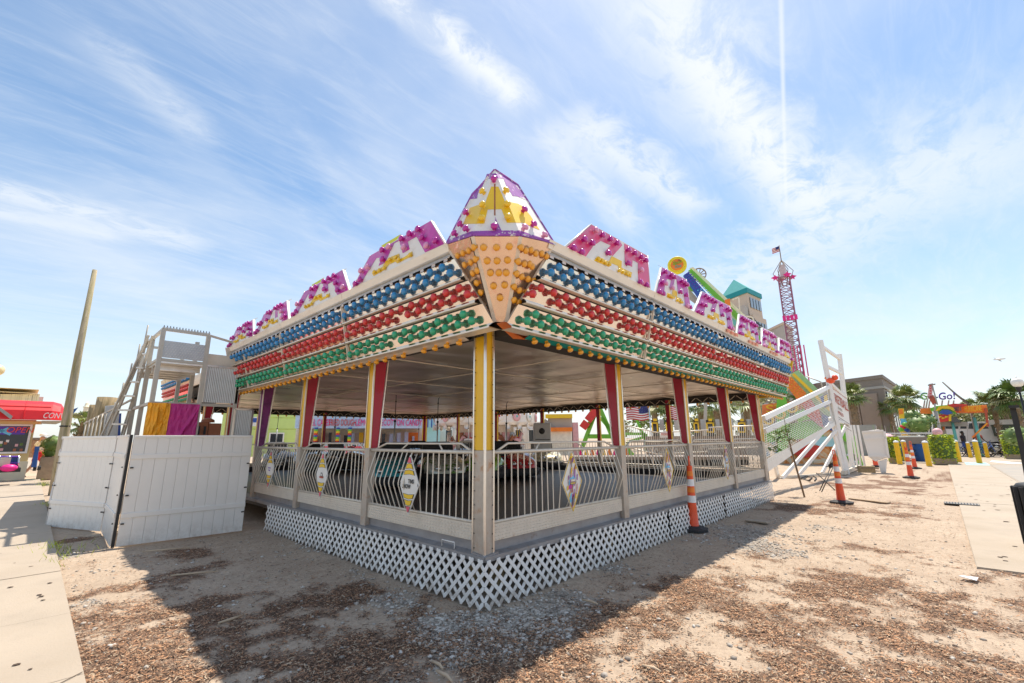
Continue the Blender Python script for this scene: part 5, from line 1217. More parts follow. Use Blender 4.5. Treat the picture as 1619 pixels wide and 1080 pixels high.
# ---------------------------------------------------------------- people
def person(loc, h, yaw, label, shirt, short, skin, hat=None, stride=.25, arm=.2, hair='hair'):
    k = h/1.75; r = thing('person', loc, label, 'person')
    J = {'pel':(0,0,.95),'wai':(0,.0,1.10),'che':(0,.01,1.32),'nek':(0,.0,1.48),'hd1':(0,-.02,1.56),'hd2':(0,-.02,1.68),
         'shl':(-.17,.0,1.41),'ell':(-.22,-.05,1.15),'wrl':(-.20,-.22-arm*.3,.98),'hal':(-.19,-.30-arm*.3,.95),'shr':(.17,.0,1.41),'elr':(.23,.10,1.15),'wrr':(.22,.05,.92),'har':(.22,.02,.84),
         'hil':(-.09,0,.90),'knl':(-.10,-stride*.55,.50),'anl':(-.10,-stride*.35,.09),'tol':(-.10,-stride*.35-.15,.03),'hir':(.09,0,.90),'knr':(.10,stride*.2,.49),'anr':(.10,stride*.9,.12),'tor':(.10,stride*.9-.12,.03)}
    Rr = {'pel':.13,'wai':.12,'che':.14,'nek':.055,'hd1':.085,'hd2':.09,'shl':.06,'ell':.042,'wrl':.028,'hal':.035,'shr':.06,'elr':.042,'wrr':.028,'har':.035,'hil':.09,'knl':.06,'anl':.038,'tol':.03,'hir':.09,'knr':.06,'anr':.038,'tor':.03}
    E_ = [('pel','wai'),('wai','che'),('che','nek'),('nek','hd1'),('hd1','hd2'),('che','shl'),('shl','ell'),('ell','wrl'),('wrl','hal'),('che','shr'),('shr','elr'),('elr','wrr'),('wrr','har'),('pel','hil'),('hil','knl'),('knl','anl'),('anl','tol'),('pel','hir'),('hir','knr'),('knr','anr'),('anr','tor')]
    def skin_obj(name, edges, grow, m, root):
        nm = []; 
        for a, b_ in edges:
            for q in (a, b_):
                if q not in nm: nm.append(q)
        me = bpy.data.meshes.new(name); me.from_pydata([tuple(np.array(J[q])*k) for q in nm], [(nm.index(a), nm.index(b_)) for a, b_ in edges], [])
        o = bpy.data.objects.new(name, me); COL.objects.link(o); o.parent = r
        md_ = o.modifiers.new('s', 'SKIN'); me.skin_vertices[0].data
        for i, q in enumerate(nm): sv = me.skin_vertices[0].data[i]; sv.radius = ((Rr[q]+grow)*k,)*2; sv.use_root = (q == root)
        o.modifiers.new('u', 'SUBSURF').levels = 1; o.modifiers['u'].render_levels = 1
        dg_ = bpy.context.evaluated_depsgraph_get(); m2 = bpy.data.meshes.new_from_object(o.evaluated_get(dg_)); o.modifiers.clear(); o.data = m2; m2.materials.clear(); m2.materials.append(M[m])
        for p_ in m2.polygons: p_.use_smooth = True
        return o
    bpy.context.view_layer.update()
    skin_obj('body', E_, 0, skin, 'pel')
    J2 = dict(J)
    for sd in ('l','r'):
        a, b_ = np.array(J['sh'+sd]), np.array(J['el'+sd]); J['ux'+sd] = tuple(a*.35+b_*.65); Rr['ux'+sd] = .052
        a, b_ = np.array(J['hi'+sd]), np.array(J['kn'+sd]); J['tx'+sd] = tuple(a*.2+b_*.8); Rr['tx'+sd] = .075
    skin_obj('shirt', [('wai','che'),('che','shl'),('shl','uxl'),('che','shr'),('shr','uxr'),('pel','wai')], .018, shirt, 'che')
    skin_obj('shorts', [('wai','pel'),('pel','hil'),('hil','txl'),('pel','hir'),('hir','txr')], .022, short, 'pel')
    s = MB(); 
    if hat: s.lathe((0,-.02*k,1.68*k), [(.112*k,-.0),(.11*k,.05*k),(.07*k,.10*k),(0,.115*k)], hat, 10); s.prism([(-.08*k,-.10*k,1.69*k),(.08*k,-.10*k,1.69*k),(.06*k,-.22*k,1.68*k),(-.06*k,-.22*k,1.68*k)], (0,0,.012*k), hat)
    else: s.sphere((0,.0,1.69*k), .105*k, hair, 10, 6, (1,1,.95))
    mo = s.build('cap' if hat else 'hair', None); mo.parent = r
    for x in (-.035,.035): s = MB(); s.sphere((x*k,-.11*k,1.62*k), .011*k, 'black', 6, 4); e = s.build('eye', None); e.parent = r
    s = MB(); s.add([(0,-.145*k,1.575*k),(-.018*k,-.105*k,1.57*k),(.018*k,-.105*k,1.57*k),(0,-.105*k,1.62*k)], [(0,1,3),(0,3,2),(0,2,1)], skin); e = s.build('nose', None); e.parent = r
    for sd in (-1, 1): s = MB(); q = J['ha'+('l' if sd < 0 else 'r')]; [s.tube([np.array(q)*k, (np.array(q)+(sd*.01*(j-2),-.03,-.06+.008*abs(j-2)))*k], .009*k, skin, 5) for j in range(5)]; e = s.build('fingers', None); e.parent = r
    r.rotation_euler = (0,0,yaw); return r
mp_ = on_z(64,744,0); G8 = Loc(66, 29); person(tuple(G8.o), 1.85, math.radians(115), 'man in white cap, red and white shirt and red shorts walking past the blue bin', 'cloth_white', 'cloth_red', 'skin_light', 'cloth_white', .35)
s = MB(); s.obox(Loc(82,27).o+(0,0,.45), (.22,0,0), (0,.22,0), (0,0,.45), 'planter'); o = s.build('planter', None, loc=Loc(82,27).o, bevel=.02); tag(o, 'brown planter box with green plants at the far left fence end', 'planter')
bush(Loc(83,27.2).o+np.array((0,0,1.1)), (.25,.25,.3), 90, .08, 'green plant in the brown planter near the walking man', ('leaf_green','leaf_lime'), 'plant', 'potted_plant')
s = MB(); rnd = random.Random(4)
for (u_, v_, n_) in ((68,765,60),(66,758,60),(72,800,60),(70,868,30),(78,868,40),(84,888,25),(120,872,25),(67,768,60)):
    c = on_z(u_, v_, 0)
    for _ in range(n_):
        x, y = c[0]+rnd.gauss(0,.10), c[1]+rnd.gauss(0,.25); a = rnd.uniform(0,2*PI); h_ = rnd.uniform(.04,.13); w_ = .004
        s.add([(x-w_,y,0),(x+w_,y,0),(x+math.cos(a)*h_*.6,y+math.sin(a)*h_*.6,h_)], [(0,1,2)], 'leaf_lime')
o = s.build('grass_tufts', None, fix=False, kind='stuff'); tag(o, 'thin green grass tufts along the left sidewalk edge', 'grass', kind='stuff')

# ================================================================== SEEN THROUGH THE PAVILION
def bld(u, dist, name, label, cat, group=None): F = Loc(u, dist); return F, thing(name, F.o, label, cat, group)
F, r = bld(450, 30, 'green_building', 'lime green building with a white framed window behind the pavilion', 'building')
s = MB(); F.quad(s, 360, 600, 500, 720, 0, 5, 'green_wall'); s.build('wall', r); win(F, r, 428, 686, 446, 702, -.05)
for k in range(5): s = MB(); F.quad(s, 360, 606+k*18, 500, 607+k*18, -.015, 0, 'leaf_lime'); s.build('siding_seam', r)
s = MB(); F.quad(s, 398, 659, 408, 674, -.08, -.0, 'sign_white'); F.quad(s, 399, 661, 407, 668, -.09, -.08, 'ride_blue'); s.build('wall_sign', r)
F, r = bld(590, 26, 'snack_stand', 'long snack stand with pale blue lettered header and red counters', 'snack stand')
s = MB(); F.quad(s, 468, 655, 668, 677, -.3, 2, 'stand_blue'); s.build('header', r)
s = MB(); F.quad(s, 468, 652, 668, 656, -.4, 2, 'flag_white'); s.build('header_trim', r)
s = MB(); F.quad(s, 468, 678, 668, 720, 1.9, 2.0, 'ride_cream'); s.build('back_wall', r)
for t_, u0, u1 in (('FUNNEL CAKES', 473, 513), ('FRIED DOUGH', 520, 556), ('LEMONADE', 562, 600), ('COTTON CANDY', 606, 662)):
    text_obj(t_, F.P(u0,673,-.34), F.r, (0,0,1), .34, 'hot_pink' if u0 != 520 else 'ride_red', 'lettering', r, .01, width=(u1-u0)*.0373*26/26)
for u_ in (497, 532, 551):      # striped candy poles
    s = MB(); b0 = F.P(u_,712,-.5); h_ = F.P(u_,676,-.5)[2]-b0[2]
    for k in range(12): s.lathe(b0+(0,0,h_*k/12), [(.10,0),(.10,h_/12)], ('ride_red','sign_yellow','ride_green','ride_blue')[k%4], 8)
    s.build('candy_pole', r)
for u0, u1, m in ((470,520,'ride_cream'),(560,590,'flag_white'),(612,640,'ride_cream'),(640,662,'ride_orange')): s = MB(); F.quad(s, u0, 684, u1, 704, 1.2, 1.5, m); s.build('display_case', r)
for k in range(16):
    rr = random.Random(k); s = MB(); a = 472+k*12; F.quad(s, a, 682+rr.uniform(0,8), a+rr.uniform(3,6), 700, .9, 1.1, rr.choice(['ride_red','sign_yellow','copper','glass_dark','hot_pink','stand_blue'])); s.build('menu_board', r)
for u0, u1 in ((478,530),(538,600),(606,668),(676,690)):
    s = MB(); F.quad(s, u0, 706, u1, 722, -.8, .0, 'stand_pink'); c_ = s.build('counter', r)
    text_obj('Lemonade', F.P(u0+6,716,-.84), F.r, (0,0,1), .18, 'flag_white', 'lettering', r, .01, width=1.1, shear=.3)
    for k in range(int((u1-u0)/4)): s = MB(); F.quad(s, u0+k*4, 700.5, u0+k*4+2.6, 705.5, -.9, -.86, 'stand_blue' if k%2 else 'flag_white'); s.build('scallop', r)
F, r = bld(680, 32, 'blue_building', 'light blue building with batten roof strip behind the snack stand', 'building')
s = MB(); F.quad(s, 640, 676, 695, 722, 0, 4, 'blue_wall'); s.build('wall', r); s = MB(); F.quad(s, 640, 655, 692, 676, -.5, 0, 'blue_wall'); s.build('roof', r); win(F, r, 661, 686, 669, 701, -.05, 'bld_taupe')
for k in range(8): s = MB(); F.quad(s, 646+k*6, 655, 647+k*6, 676, -.56, -.5, 'ride_blue'); s.build('batten', r)
# carousel
F, r = bld(768, 25, 'carousel', 'white and pink carousel with scalloped canopy and oval mirrors behind the pavilion', 'carousel')
C0 = F.w(0, 2.5, 0); R0 = 3.0; z1, z2 = F.xz(768, 672, 0)[1], F.xz(768, 645, 0)[1]
s = MB(); s.lathe(C0, [(R0,z1),(R0+.1,z1+.15),(R0+.1,z2),(R0-.2,z2+.1),(0,z2+1.6)], 'carousel_cream', 24, smooth=False); s.build('canopy', r)
for k in range(18):
    a = 2*PI*k/18; d = np.array((math.cos(a), math.sin(a), 0)); s = MB(); s.lathe(C0+d*(R0+.10)+(0,0,(z1+z2)/2), [(.26,.0),(.28,.03),(.2,.05),(0,.05)], 'carousel_pink' if k%2 else 'sign_white', 12, axis=tuple(d)); s.build('rounding_board', r)
    s = MB(); s.lathe(C0+d*(R0+.09)+(0,0,(z1+z2)/2), [(.14,.05),(.0,.07)], 'ride_red' if k%3 == 0 else 'roof_teal', 10, axis=tuple(d)); s.build('medallion', r)
s = MB(); s.lathe(C0, [(1.7,.3),(1.7,z1)], 'carousel_cream', 14, smooth=False); s.build('centre_column', r)
for k in range(14):
    a = 2*PI*(k+.5)/14; d = np.array((math.cos(a), math.sin(a), 0)); t_ = np.array((-math.sin(a), math.cos(a), 0)); s = MB(); s.obox(C0+d*1.70+(0,0,z1*.5), t_*.30, d*.03, (0,0,z1*.33), ('copper','carousel_pink','stand_blue')[k%3]); s.build('scenery_panel', r)
for k in range(10):
    a = 2*PI*k/10; d = np.array((math.cos(a), math.sin(a), 0)); s = MB(); s.lathe(C0+d*1.75+(0,0,z1*.62), [(.34,0),(.36,.04),(.26,.05),(.0,.02)], 'copper' if k%2 else 'chrome', 12, axis=tuple(d)); s.build('mirror', r)
s = MB(); s.lathe(C0, [(0,.0),(R0,.0),(R0,.3),(0,.3)], 'carousel_cream', 24, smooth=False); s.build('deck', r)
for k in range(14):
    a = 2*PI*k/14; d = np.array((math.cos(a), math.sin(a), 0)); t_ = np.array((-math.sin(a), math.cos(a), 0)); q = C0+d*2.2+(0,0,1.0+.2*(k%3)); rr = random.Random(k)
    s = MB(); s.tube([C0+d*2.2+(0,0,.3), C0+d*2.2+(0,0,z1)], .025, 'sign_yellow' if k%2 else 'sign_white', 6); s.build('pole', r)
    m = ['sign_white','carousel_cream','copper','carousel_pink'][k%4]; s = MB(); s.tube([q-t_*.42, q-t_*.15, q+t_*.18, q+t_*.36+(0,0,.22), q+t_*.48+(0,0,.42), q+t_*.66+(0,0,.34)], [.13,.17,.16,.10,.08,.05], m, 7)
    for a_, b_ in ((-.35,-.5),(-.28,-.1),(.22,.5),(.15,.3)): s.tube([q+t_*a_-(0,0,.08), q+t_*(a_+b_*.3)-(0,0,.3), q+t_*(a_+b_*.15)-(0,0,.5)], [.05,.035,.03], m, 5)
    s.tube([q-t_*.42, q-t_*.55-(0,0,.2)], [.05,.02], 'hair', 5); s.build('horse', r)
    s = MB(); s.lathe(q+(0,0,.12), [(.16,0),(.12,.06),(.0,.07)], 'ride_red', 8); s.build('saddle', r)
for k in range(26):
    a = 2*PI*k/26; d = np.array((math.cos(a), math.sin(a), 0)); s = MB(); s.lathe(C0+d*(R0+.12)+(0,0,z1-.08), [(.0,.02),(.16,.0),(.16,.06)], 'carousel_cream', 8, axis=tuple(d)); s.build('scallop', r)
F, r = bld(800, 30, 'pale_shed', 'pale shed wall with grey openings behind the carousel', 'shed')
s = MB(); F.quad(s, 693, 668, 860, 722, 3.5, 5, 'carousel_cream'); s.build('wall', r)
for u_ in (705, 735, 790, 815, 836): win(F, r, u_, 680, u_+9, 698, 3.4, 'glass_dark', 'sign_white')
# little roofed booth with orange trim
F, r = bld(875, 27, 'game_booth', 'small game booth with grey gable roof and yellow and orange trim', 'booth')
s = MB(); F.quad(s, 845, 678, 905, 720, 0, 2, 'ride_cream'); F.quad(s, 866, 655, 905, 678, .1, 2, 'bld_grey'); F.quad(s, 905, 668, 916, 720, .5, 2, 'carousel_pink'); s.build('wall', r); s = MB(); s.prism([F.P(852,680), F.P(862,662), F.P(885,680)], F.b*2.5, 'roof_grey'); s.build('roof', r)
for v_, m in ((655,'sign_yellow'),(676,'ride_orange')): s = MB(); F.quad(s, 862, v_, 905, v_+6, -.2, .1, m); s.build('fascia_board', r)
# giant slide with red chute and green frame
F, r = bld(935, 30, 'swing_ride', 'ride with red segmented arm on bright green A frame', 'amusement ride')
for a, b_ in (((921,677),(928,667)), ((929,665),(944,646))): s = MB(); s.beam(F.P(*a), F.P(*b_), .5, .35, 'ride_red', up=tuple(F.b)); s.build('arm_segment', r)
for a, b_ in (((928,676),(946,648)), ((946,640),(972,700)), ((946,640),(918,715)), ((950,660),(1000,720)), ((930,690),(970,690))): s = MB(); s.beam(F.P(*a,.5), F.P(*b_,.5), .28, .2, 'ride_green', up=tuple(F.b)); s.build('frame_leg', r)
for k in range(9): s = MB(); u_ = 914+k*9; s.prism([F.P(u_,722,-1), F.P(u_+9,722,-1), F.P(u_+4.5,706,-1)], F.b*.1, ('hot_pink','sign_yellow','ride_orange')[k%3]); s.build('scenery_peak', r)
F, r = bld(960, 26, 'platform_stage', 'low platform edge with pink and yellow scenery beyond the pavilion', 'platform')
s = MB(); F.quad(s, 905, 722, 1185, 727, -1, 1, 'bld_taupe'); s.build('deck', r); s = MB(); F.quad(s, 905, 727, 1185, 736, -.9, 1, 'rubber'); s.build('skirt', r)
# flags
def flag(u0, v0, u1, v1, dist, label, stars=True, group=None, pu=None, wav=.12):
    F = Loc((u0+u1)/2, dist); r = thing('flag', F.o, label, 'flag', group)
    (xa, za), (xb, zb) = F.xz(u0, v0), F.xz(u1, v1); n_ = 12
    def q(a, b_): return F.w(xa+(xb-xa)*a, wav*math.sin(a*9), zb+(za-zb)*b_-.08*abs(za-zb)*a*a*0+.05*(za-zb)*math.sin(a*7))
    for k in range(13):
        s = MB(); z0, z1 = k/13, (k+1)/13; v = [q(i/n_, z) for i in range(n_+1) for z in (z0, z1)]
        s.add(v, [(2*i,2*i+2,2*i+3,2*i+1) for i in range(n_)], 'flag_red' if k%2 == 0 else 'flag_white'); s.build('stripe', r, fix=False)
    if stars:
        lo = (1-.42, 1) if stars == 'right' else (0, .42); s = MB(); v = [q(lo[0]+(lo[1]-lo[0])*i/6, z)-F.b*.015 for i in range(7) for z in (6/13, 1)]; s.add(v, [(2*i,2*i+2,2*i+3,2*i+1) for i in range(6)], 'flag_blue'); s.build('canton', r, fix=False)
        s = MB()
        for i in range(6):
            for j in range(5): c = q(lo[0]+.035+(lo[1]-lo[0]-.05)*i/5.5, 6/13+.05+.11*j*.92)-F.b*.02; e = abs(zb-za)*.016; s.add([c+F.r*e, c+np.array((0,0,e)), c-F.r*e, c-np.array((0,0,e))], [(0,1,2,3)], 'flag_white')
        s.build('stars', r, fix=False, kind='stuff')
    uu = pu if pu is not None else (u1 if stars == 'right' else u0)
    x = F.xz(uu, v0)[0]; s = MB(); s.tube([F.w(x,0,0), F.w(x,0,za+.1)], .03, 'chrome', 6); s.build('pole', r); return r
flag(989, 641, 1026, 664, 22, 'large American flag flying behind the right rail panels', 'right')
flag(1058, 643, 1073, 663, 23, 'smaller red and white striped flag near the second crimson post', False, pu=1058)
flag(776, 657, 789, 668, 22, 'small red and white striped flag by the carousel canopy', False, pu=776)
# gondola ride with yellow framed seats
F, r = bld(1100, 24, 'gondola_ride', 'row of dark gondola seats with yellow square frames and grey backs', 'amusement ride')
for k, (u0, u1) in enumerate(((1030,1041),(1052,1064),(1096,1106),(1116,1130),(1141,1152),(1166,1180),(1188,1200))):
    s = MB(); F.quad(s, u0, 664, u1, 690, -.1, .8, 'car_black'); g_ = s.build('gondola', r)
    s = MB(); xa, zt = F.xz(u0, 668, -.15); xb, zb = F.xz(u1, 684, -.15)
    for a in ((xa,xb,zt-.06,zt),(xa,xb,zb,zb+.06),(xa,xa+.06,zb,zt),(xb-.06,xb,zb,zt)): F.box(s, a[0], a[1], -.17, -.12, a[2], a[3], 'sign_yellow')
    s.build('square_frame', g_); s = MB(); F.quad(s, (u0+u1)/2-3, 662, (u0+u1)/2+3, 666, -.17, -.1, 'sign_yellow'); s.build('crest', g_)
    s = MB(); F.quad(s, u1+1, 663, u1+9, 680, .1, .5, 'grey_panel'); s.build('seat_back', r)
s = MB(); F.quad(s, 1020, 690, 1210, 720, .2, .5, 'bld_taupe'); s.build('base_wall', r)
F, r = bld(1100, 19, 'queue_fence', 'long white picket queue railing behind the right rail panels', 'railing')
for a, b_ in (((985,672),(1040,684)), ((1040,684),(1120,680)), ((1120,676),(1215,672))):
    s = MB(); s.tube([F.P(*a), F.P(*b_)], .025, 'rail_white', 5); s.tube([F.P(a[0],a[1]+34), F.P(b_[0],b_[1]+34)], .025, 'rail_white', 5); s.build('rail', r)
    n_ = int((b_[0]-a[0])/3.2)
    for k in range(n_): t_ = k/n_; s = MB(); u_, v_ = a[0]+(b_[0]-a[0])*t_, a[1]+(b_[1]-a[1])*t_; s.tube([F.P(u_,v_), F.P(u_,v_+34)], .012, 'rail_white', 4, caps=False); s.build('picket', r)
F, r = bld(1045, 18, 'entry_sign', 'white arched entry sign with red lettering behind the rail', 'sign'); s = MB(); s.prism([F.P(1043,692), F.P(1060,692), F.P(1058,684), F.P(1051,681), F.P(1045,684)], F.b*.05, 'plastic_white'); s.build('board', r)
text_obj('TICKETS', F.P(1045,688,-.03), F.r, (0,0,1), .07, 'ride_red', 'lettering', r, .005, width=.33)
s = MB(); s.tube([F.P(1052,692), F.o+F.r*float(F.xz(1052,692)[0])], .02, 'rail_white'); s.build('post', r)
F, r = bld(1000, 25, 'ride_frame', 'bright green low ride frame below the big flag', 'amusement ride')
for a, b_ in (((985,686),(1021,686)), ((1021,686),(1021,715)), ((1005,660),(1022,700)), ((990,700),(1021,690))): s = MB(); s.beam(F.P(*a), F.P(*b_), .14, .14, 'ride_green', up=tuple(F.b)); s.build('frame_tube', r)
for u_, vt, d_, lb in ((1038,640,44,'palm crown right of the big flag'), (1112,640,46,'palm crown above the gondola seats, left one'), (1138,648,42,'palm crown above the gondola seats, right one'), (1185,640,48,'palm crown by the last crimson post')): palm(u_, 700, vt, d_, lb, 2.2, nf=30, trunk=.25)
s = MB(); F = Loc(1110, 55); rnd = random.Random(9)
for k in range(26): leaves(s, F.w(rnd.uniform(-9,10), rnd.uniform(0,3), rnd.uniform(1,6)), (1.5,1.5,1.2), 90, .3, rnd.choice(['leaf_pale','leaf_palm','leaf_green']), rnd)
o = s.build('distant_foliage', None, loc=F.o, fix=False); tag(o, 'pale mixed foliage filling the gap behind the gondola ride', 'foliage', kind='stuff')
F, r = bld(1180, 60, 'white_house', 'pale building with grey trim behind the palms', 'building'); s = MB(); F.quad(s, 1168, 630, 1200, 705, 0, 6, 'bld_grey'); s.build('wall', r); s = MB(); F.quad(s, 1165, 628, 1203, 632, -.3, 6, 'plastic_white'); s.build('cornice', r)
win(F, r, 1173, 640, 1180, 655, -.06); win(F, r, 1187, 640, 1194, 655, -.06)

# ================================================================== RIGHT SIDE: CONES, BOLLARDS
def cone_proto():
    r = thing('traffic_cone', (0,0,0), '', 'traffic cone', 'orange channelizer cones with white bands')
    s = MB(); oc = [(.21*math.cos(PI/8+k*PI/4), .21*math.sin(PI/8+k*PI/4)) for k in range(8)]
    s.prism([(x*1.12, y*1.12, 0) for x, y in oc], (0,0,.045), 'rubber'); s.lathe((0,0,.045), [(.205,0),(.13,.03),(.09,.032)], 'rubber', 8, smooth=False); s.build('base', r, bevel=.006)
    def rad(z): return .092+(.042-.092)*(z/1.0)**.9
    s = MB(); zs = [.06,.30,.301,.40,.401,.56,.561,.66,.661,.86,.90,1.0]; s.lathe((0,0,0), [(.10,.05)]+[(rad(z), z) for z in zs]+[(.05,1.01),(.033,1.03)], 'cone_orange', 14); s.build('shell', r)
    for z in (.44, .70): s = MB(); s.lathe((0,0,0), [(rad(z)+.0035,z),(rad(z+.11)+.0035,z+.11)], 'reflective', 14); s.build('reflective_band', r)
    for z in (.60, .86): s = MB(); s.lathe((0,0,0), [(rad(z)+.003,z),(rad(z+.08)+.003,z+.08)], 'ride_orange', 14); s.build('orange_band', r)
    s = MB(); s.tube([(-.028,0,1.02),(-.034,0,1.10),(-.028,0,1.17),(0,0,1.185),(.028,0,1.17),(.034,0,1.10),(.028,0,1.02)], .011, 'cone_orange', 6); s.build('handle', r)
    return r
CN = cone_proto(); p = on_z(1094,838); CN.location = (p[0],p[1]-.03,0); CN['label'] = 'orange and white cone standing against the lattice skirt'; CN.rotation_euler = (.02,-.01,.3)
for u, v, lb, sc, rz in ((1331,796,'orange and white cone alone on the mulch in front of the sapling', 1.0, .8), (1441,756,'front one of the two overlapping cones left of the bollards', 1.04, 1.2), (1447,741,'rear one of the two overlapping cones left of the bollards', 1.04, 2.)):
    p = on_z(u, v); place_copy(CN, (p[0],p[1],0), rz, lb, sc)
p = gp(1378, 25.5); c_ = place_copy(CN, (p[0],p[1],0.15), .4, 'orange and white cone leaning behind the white barrier', 1.1); c_.rotation_euler = (.0,.12,.5)
def bollard_proto():
    r = thing('bollard', (0,0,0), '', 'bollard', 'yellow bollards across the walkway')
    s = MB(); s.lathe((0,0,0), [(.115,0),(.115,1.14),(.112,1.16)], 'bollard_yellow', 16); s.build('post', r)
    s = MB(); s.lathe((0,0,1.16), [(.118,-.03),(.118,0),(.09,.055),(0,.08)], 'reflective', 16); s.build('cap', r)
    return r
BO = bollard_proto(); first = True
for u, v, sc, lb in ((1469.6,737,1.0,'thick yellow bollard in front of the big lime hedge'), (1549,733,1.0,'yellow bollard standing on the teal painted patch'), (1517,731,1.0,'yellow bollard at right end of the big lime hedge'), (1423,734,1.0,'leftmost tall yellow bollard behind the cones'), (1434,730,1.0,'second yellow bollard from the left behind the cones'),
                     (1535,724,.85,'yellow bollard in front of the black motorcycle'), (1562,724,.85,'yellow bollard before the blue bicycle wheels'), (1594,724,.85,'yellow bollard in the rightmost hedge'), (1508,716,.95,'yellow bollard peeping over the big hedge at its right'), (1459,716,.95,'yellow bollard peeping over the big hedge at its left'), (1440,718,.95,'short yellow bollard far behind the cones')):
    p = on_z(u, v)
    k = sc*(1. if v > 723 else 1.3)
    if first: BO.location = (p[0],p[1],0); BO['label'] = lb; first = False
    else: place_copy(BO, (p[0],p[1],0), 0, lb, k)
# hedges in planters
def hedge_px(u0, u1, vt, vb, dist, label):
    F = Loc((u0+u1)/2, dist); xa, zt = F.xz(u0, vt); xb, _ = F.xz(u1, vt); zb = F.xz((u0+u1)/2, vb)[1]
    a = math.atan2(F.r[1], F.r[0]); boxhedge(F.o+F.b*.5, (xb-xa)/2, .6, max(.15, zb*.0+.2), zt, a, 1500, .075, label, 'lime hedges in brown planters')
hedge_px(1468,1506,689,729,33,'big lime green hedge in a planter behind the thick yellow bollard')
hedge_px(1400,1420,693,722,33,'lime green hedge in a planter left of the cones')
hedge_px(1582,1616,689,712,42,'lime green hedge in a planter at the far right by the trailer')
# van
def van():
    F = Loc(1520, 51); r = thing('van', F.o, 'long white passenger van parked behind the bollards', 'van')
    dz = .25
    def pz(u, v, y=0): x, z = F.xz(u, v, y); return F.w(x, y, z)
    o = [(1475,712),(1478,678),(1483,669),(1490,667),(1560,667),(1566,670),(1580,690),(1592,693),(1594,712)]
    s = MB(); s.prism([pz(u, v) for u, v in o], F.b*2.2, 'van_white'); s.build('body', r, bevel=.05)
    for u0, u1 in ((1484,1515),(1518,1528),(1531,1545),(1547,1563)):
        s = MB(); s.prism([pz(u0,678,-.03),pz(u1,678,-.03),pz(u1+.6,669.5,-.03) if u1 < 1560 else pz(u1-3,669.5,-.03),pz(u0+1,669.5,-.03)], F.b*.05, 'glass_dark'); s.build('window', r)
    for u in (1516.5,1529.5,1546): s = MB(); s.prism([pz(u,706,-.012),pz(u+.4,706,-.012),pz(u+.4,668.5,-.012),pz(u,668.5,-.012)], F.b*.02, 'bld_grey'); s.build('door_seam', r)
    for u in (1502,1577):
        c = pz(u,709,-.02); s = MB(); s.lathe(c, [(.0,.05),(.22,.05),(.24,.0),(.40,.0),(.42,-.2)], 'rubber', 18, axis=-F.b); w = s.build('wheel', r); s = MB(); s.lathe(c, [(0,.07),(.2,.055)], 'chrome', 12, axis=-F.b); s.build('rim', w)
        s = MB(); s.lathe(c+F.b*.01, [(.40,.02),(.50,.02),(.50,-.05)], 'black', 18, axis=-F.b); s.build('wheel_arch', r)
    s = MB(); s.prism([pz(1476,698,-.02),pz(1592,700,-.02),pz(1592,702,-.02),pz(1476,700,-.02)], F.b*.02, 'bld_grey'); s.build('side_moulding', r)
    s = MB(); s.prism([pz(1588,694,-.03),pz(1593,695,-.03),pz(1593,699,-.03),pz(1588,698,-.03)], F.b*.05, 'chrome'); s.build('headlight', r)
van()
F, r = bld(1600, 50, 'utility_trailer', 'dark green utility trailer with small square vents behind the van', 'trailer')
s = MB(); s.prism([F.P(1566,670), F.P(1640,667), F.P(1640,690), F.P(1572,690)], F.b*2.5, 'trailer_green'); s.build('body', r, bevel=.03); s = MB(); F.quad(s, 1562, 664, 1650, 670, -.08, 2.6, 'grey_panel'); s.build('roof', r)
for u in (1573, 1589, 1605): s = MB(); F.quad(s, u, 677, u+7, 684, -.04, 0, 'grey_panel'); v_ = s.build('vent', r); s = MB(); F.quad(s, u+1.2, 679, u+5.8, 682.5, -.06, -.04, 'black'); s.build('grille', v_)
for u in (1590, 1612): s = MB(); s.lathe(F.P(u,697), [(0,.03),(.3,.03),(.32,-.2)], 'rubber', 14, axis=tuple(-F.b)); s.build('wheel', r)
# bicycles and scooters
def bicycle(u, v, dist, label, col, sc=1., yaw=0.):
    F = Loc(u, dist, yaw); r = thing('bicycle', F.o, label, 'bicycle', 'bicycles parked behind the bollards')
    R_ = .33*sc
    for k, x in enumerate((-.52*sc, .52*sc)):
        s = MB(); c = F.w(x,0,R_); s.tube([c+F.r*R_*math.cos(t)+np.array((0,0,R_*math.sin(t))) for t in np.linspace(0,2*PI,17)], .025, 'rubber', 5, caps=False); w = s.build('wheel', r)
        s = MB(); 
        for j in range(8): t = 2*PI*j/8; s.beam(c, c+F.r*R_*math.cos(t)+np.array((0,0,R_*math.sin(t))), .008, .008, 'chrome', up=tuple(F.b))
        s.lathe(c, [(.04,-.05),(.04,.05)], 'chrome', 8, axis=tuple(F.b)); s.build('spokes', w)
    s = MB(); P_ = lambda x, z: F.w(x*sc, 0, z*sc)
    for a, b_ in (((-.52,.33),(-.15,.85)),((-.15,.85),(.36,.80)),((.36,.80),(.52,.33)),((-.52,.33),(-.05,.30)),((-.05,.30),(-.18,.90)),((-.05,.30),(.38,.72)),((.36,.80),(.33,1.02))): s.tube([P_(*a), P_(*b_)], .022, col, 6)
    s.build('frame', r); s = MB(); s.tube([F.w(.33*sc,-.28,1.05*sc), F.w(.30*sc,0,1.0*sc), F.w(.33*sc,.28,1.05*sc)], .015, 'black', 6); s.build('handlebar', r)
    s = MB(); s.prism([F.w(-.34*sc,-.07,.93*sc), F.w(-.34*sc,.07,.93*sc), F.w(-.02*sc,.0,.92*sc)], (0,0,.04), 'black'); s.build('saddle', r)
    s = MB(); s.tube([P_(-.05,.30), P_(.02,.16), P_(.06,.16)], .012, 'black', 5); s.build('pedal', r); return r
bicycle(1528,712,45,'black and blue bicycle left of the standing girl','ride_blue',1.05)
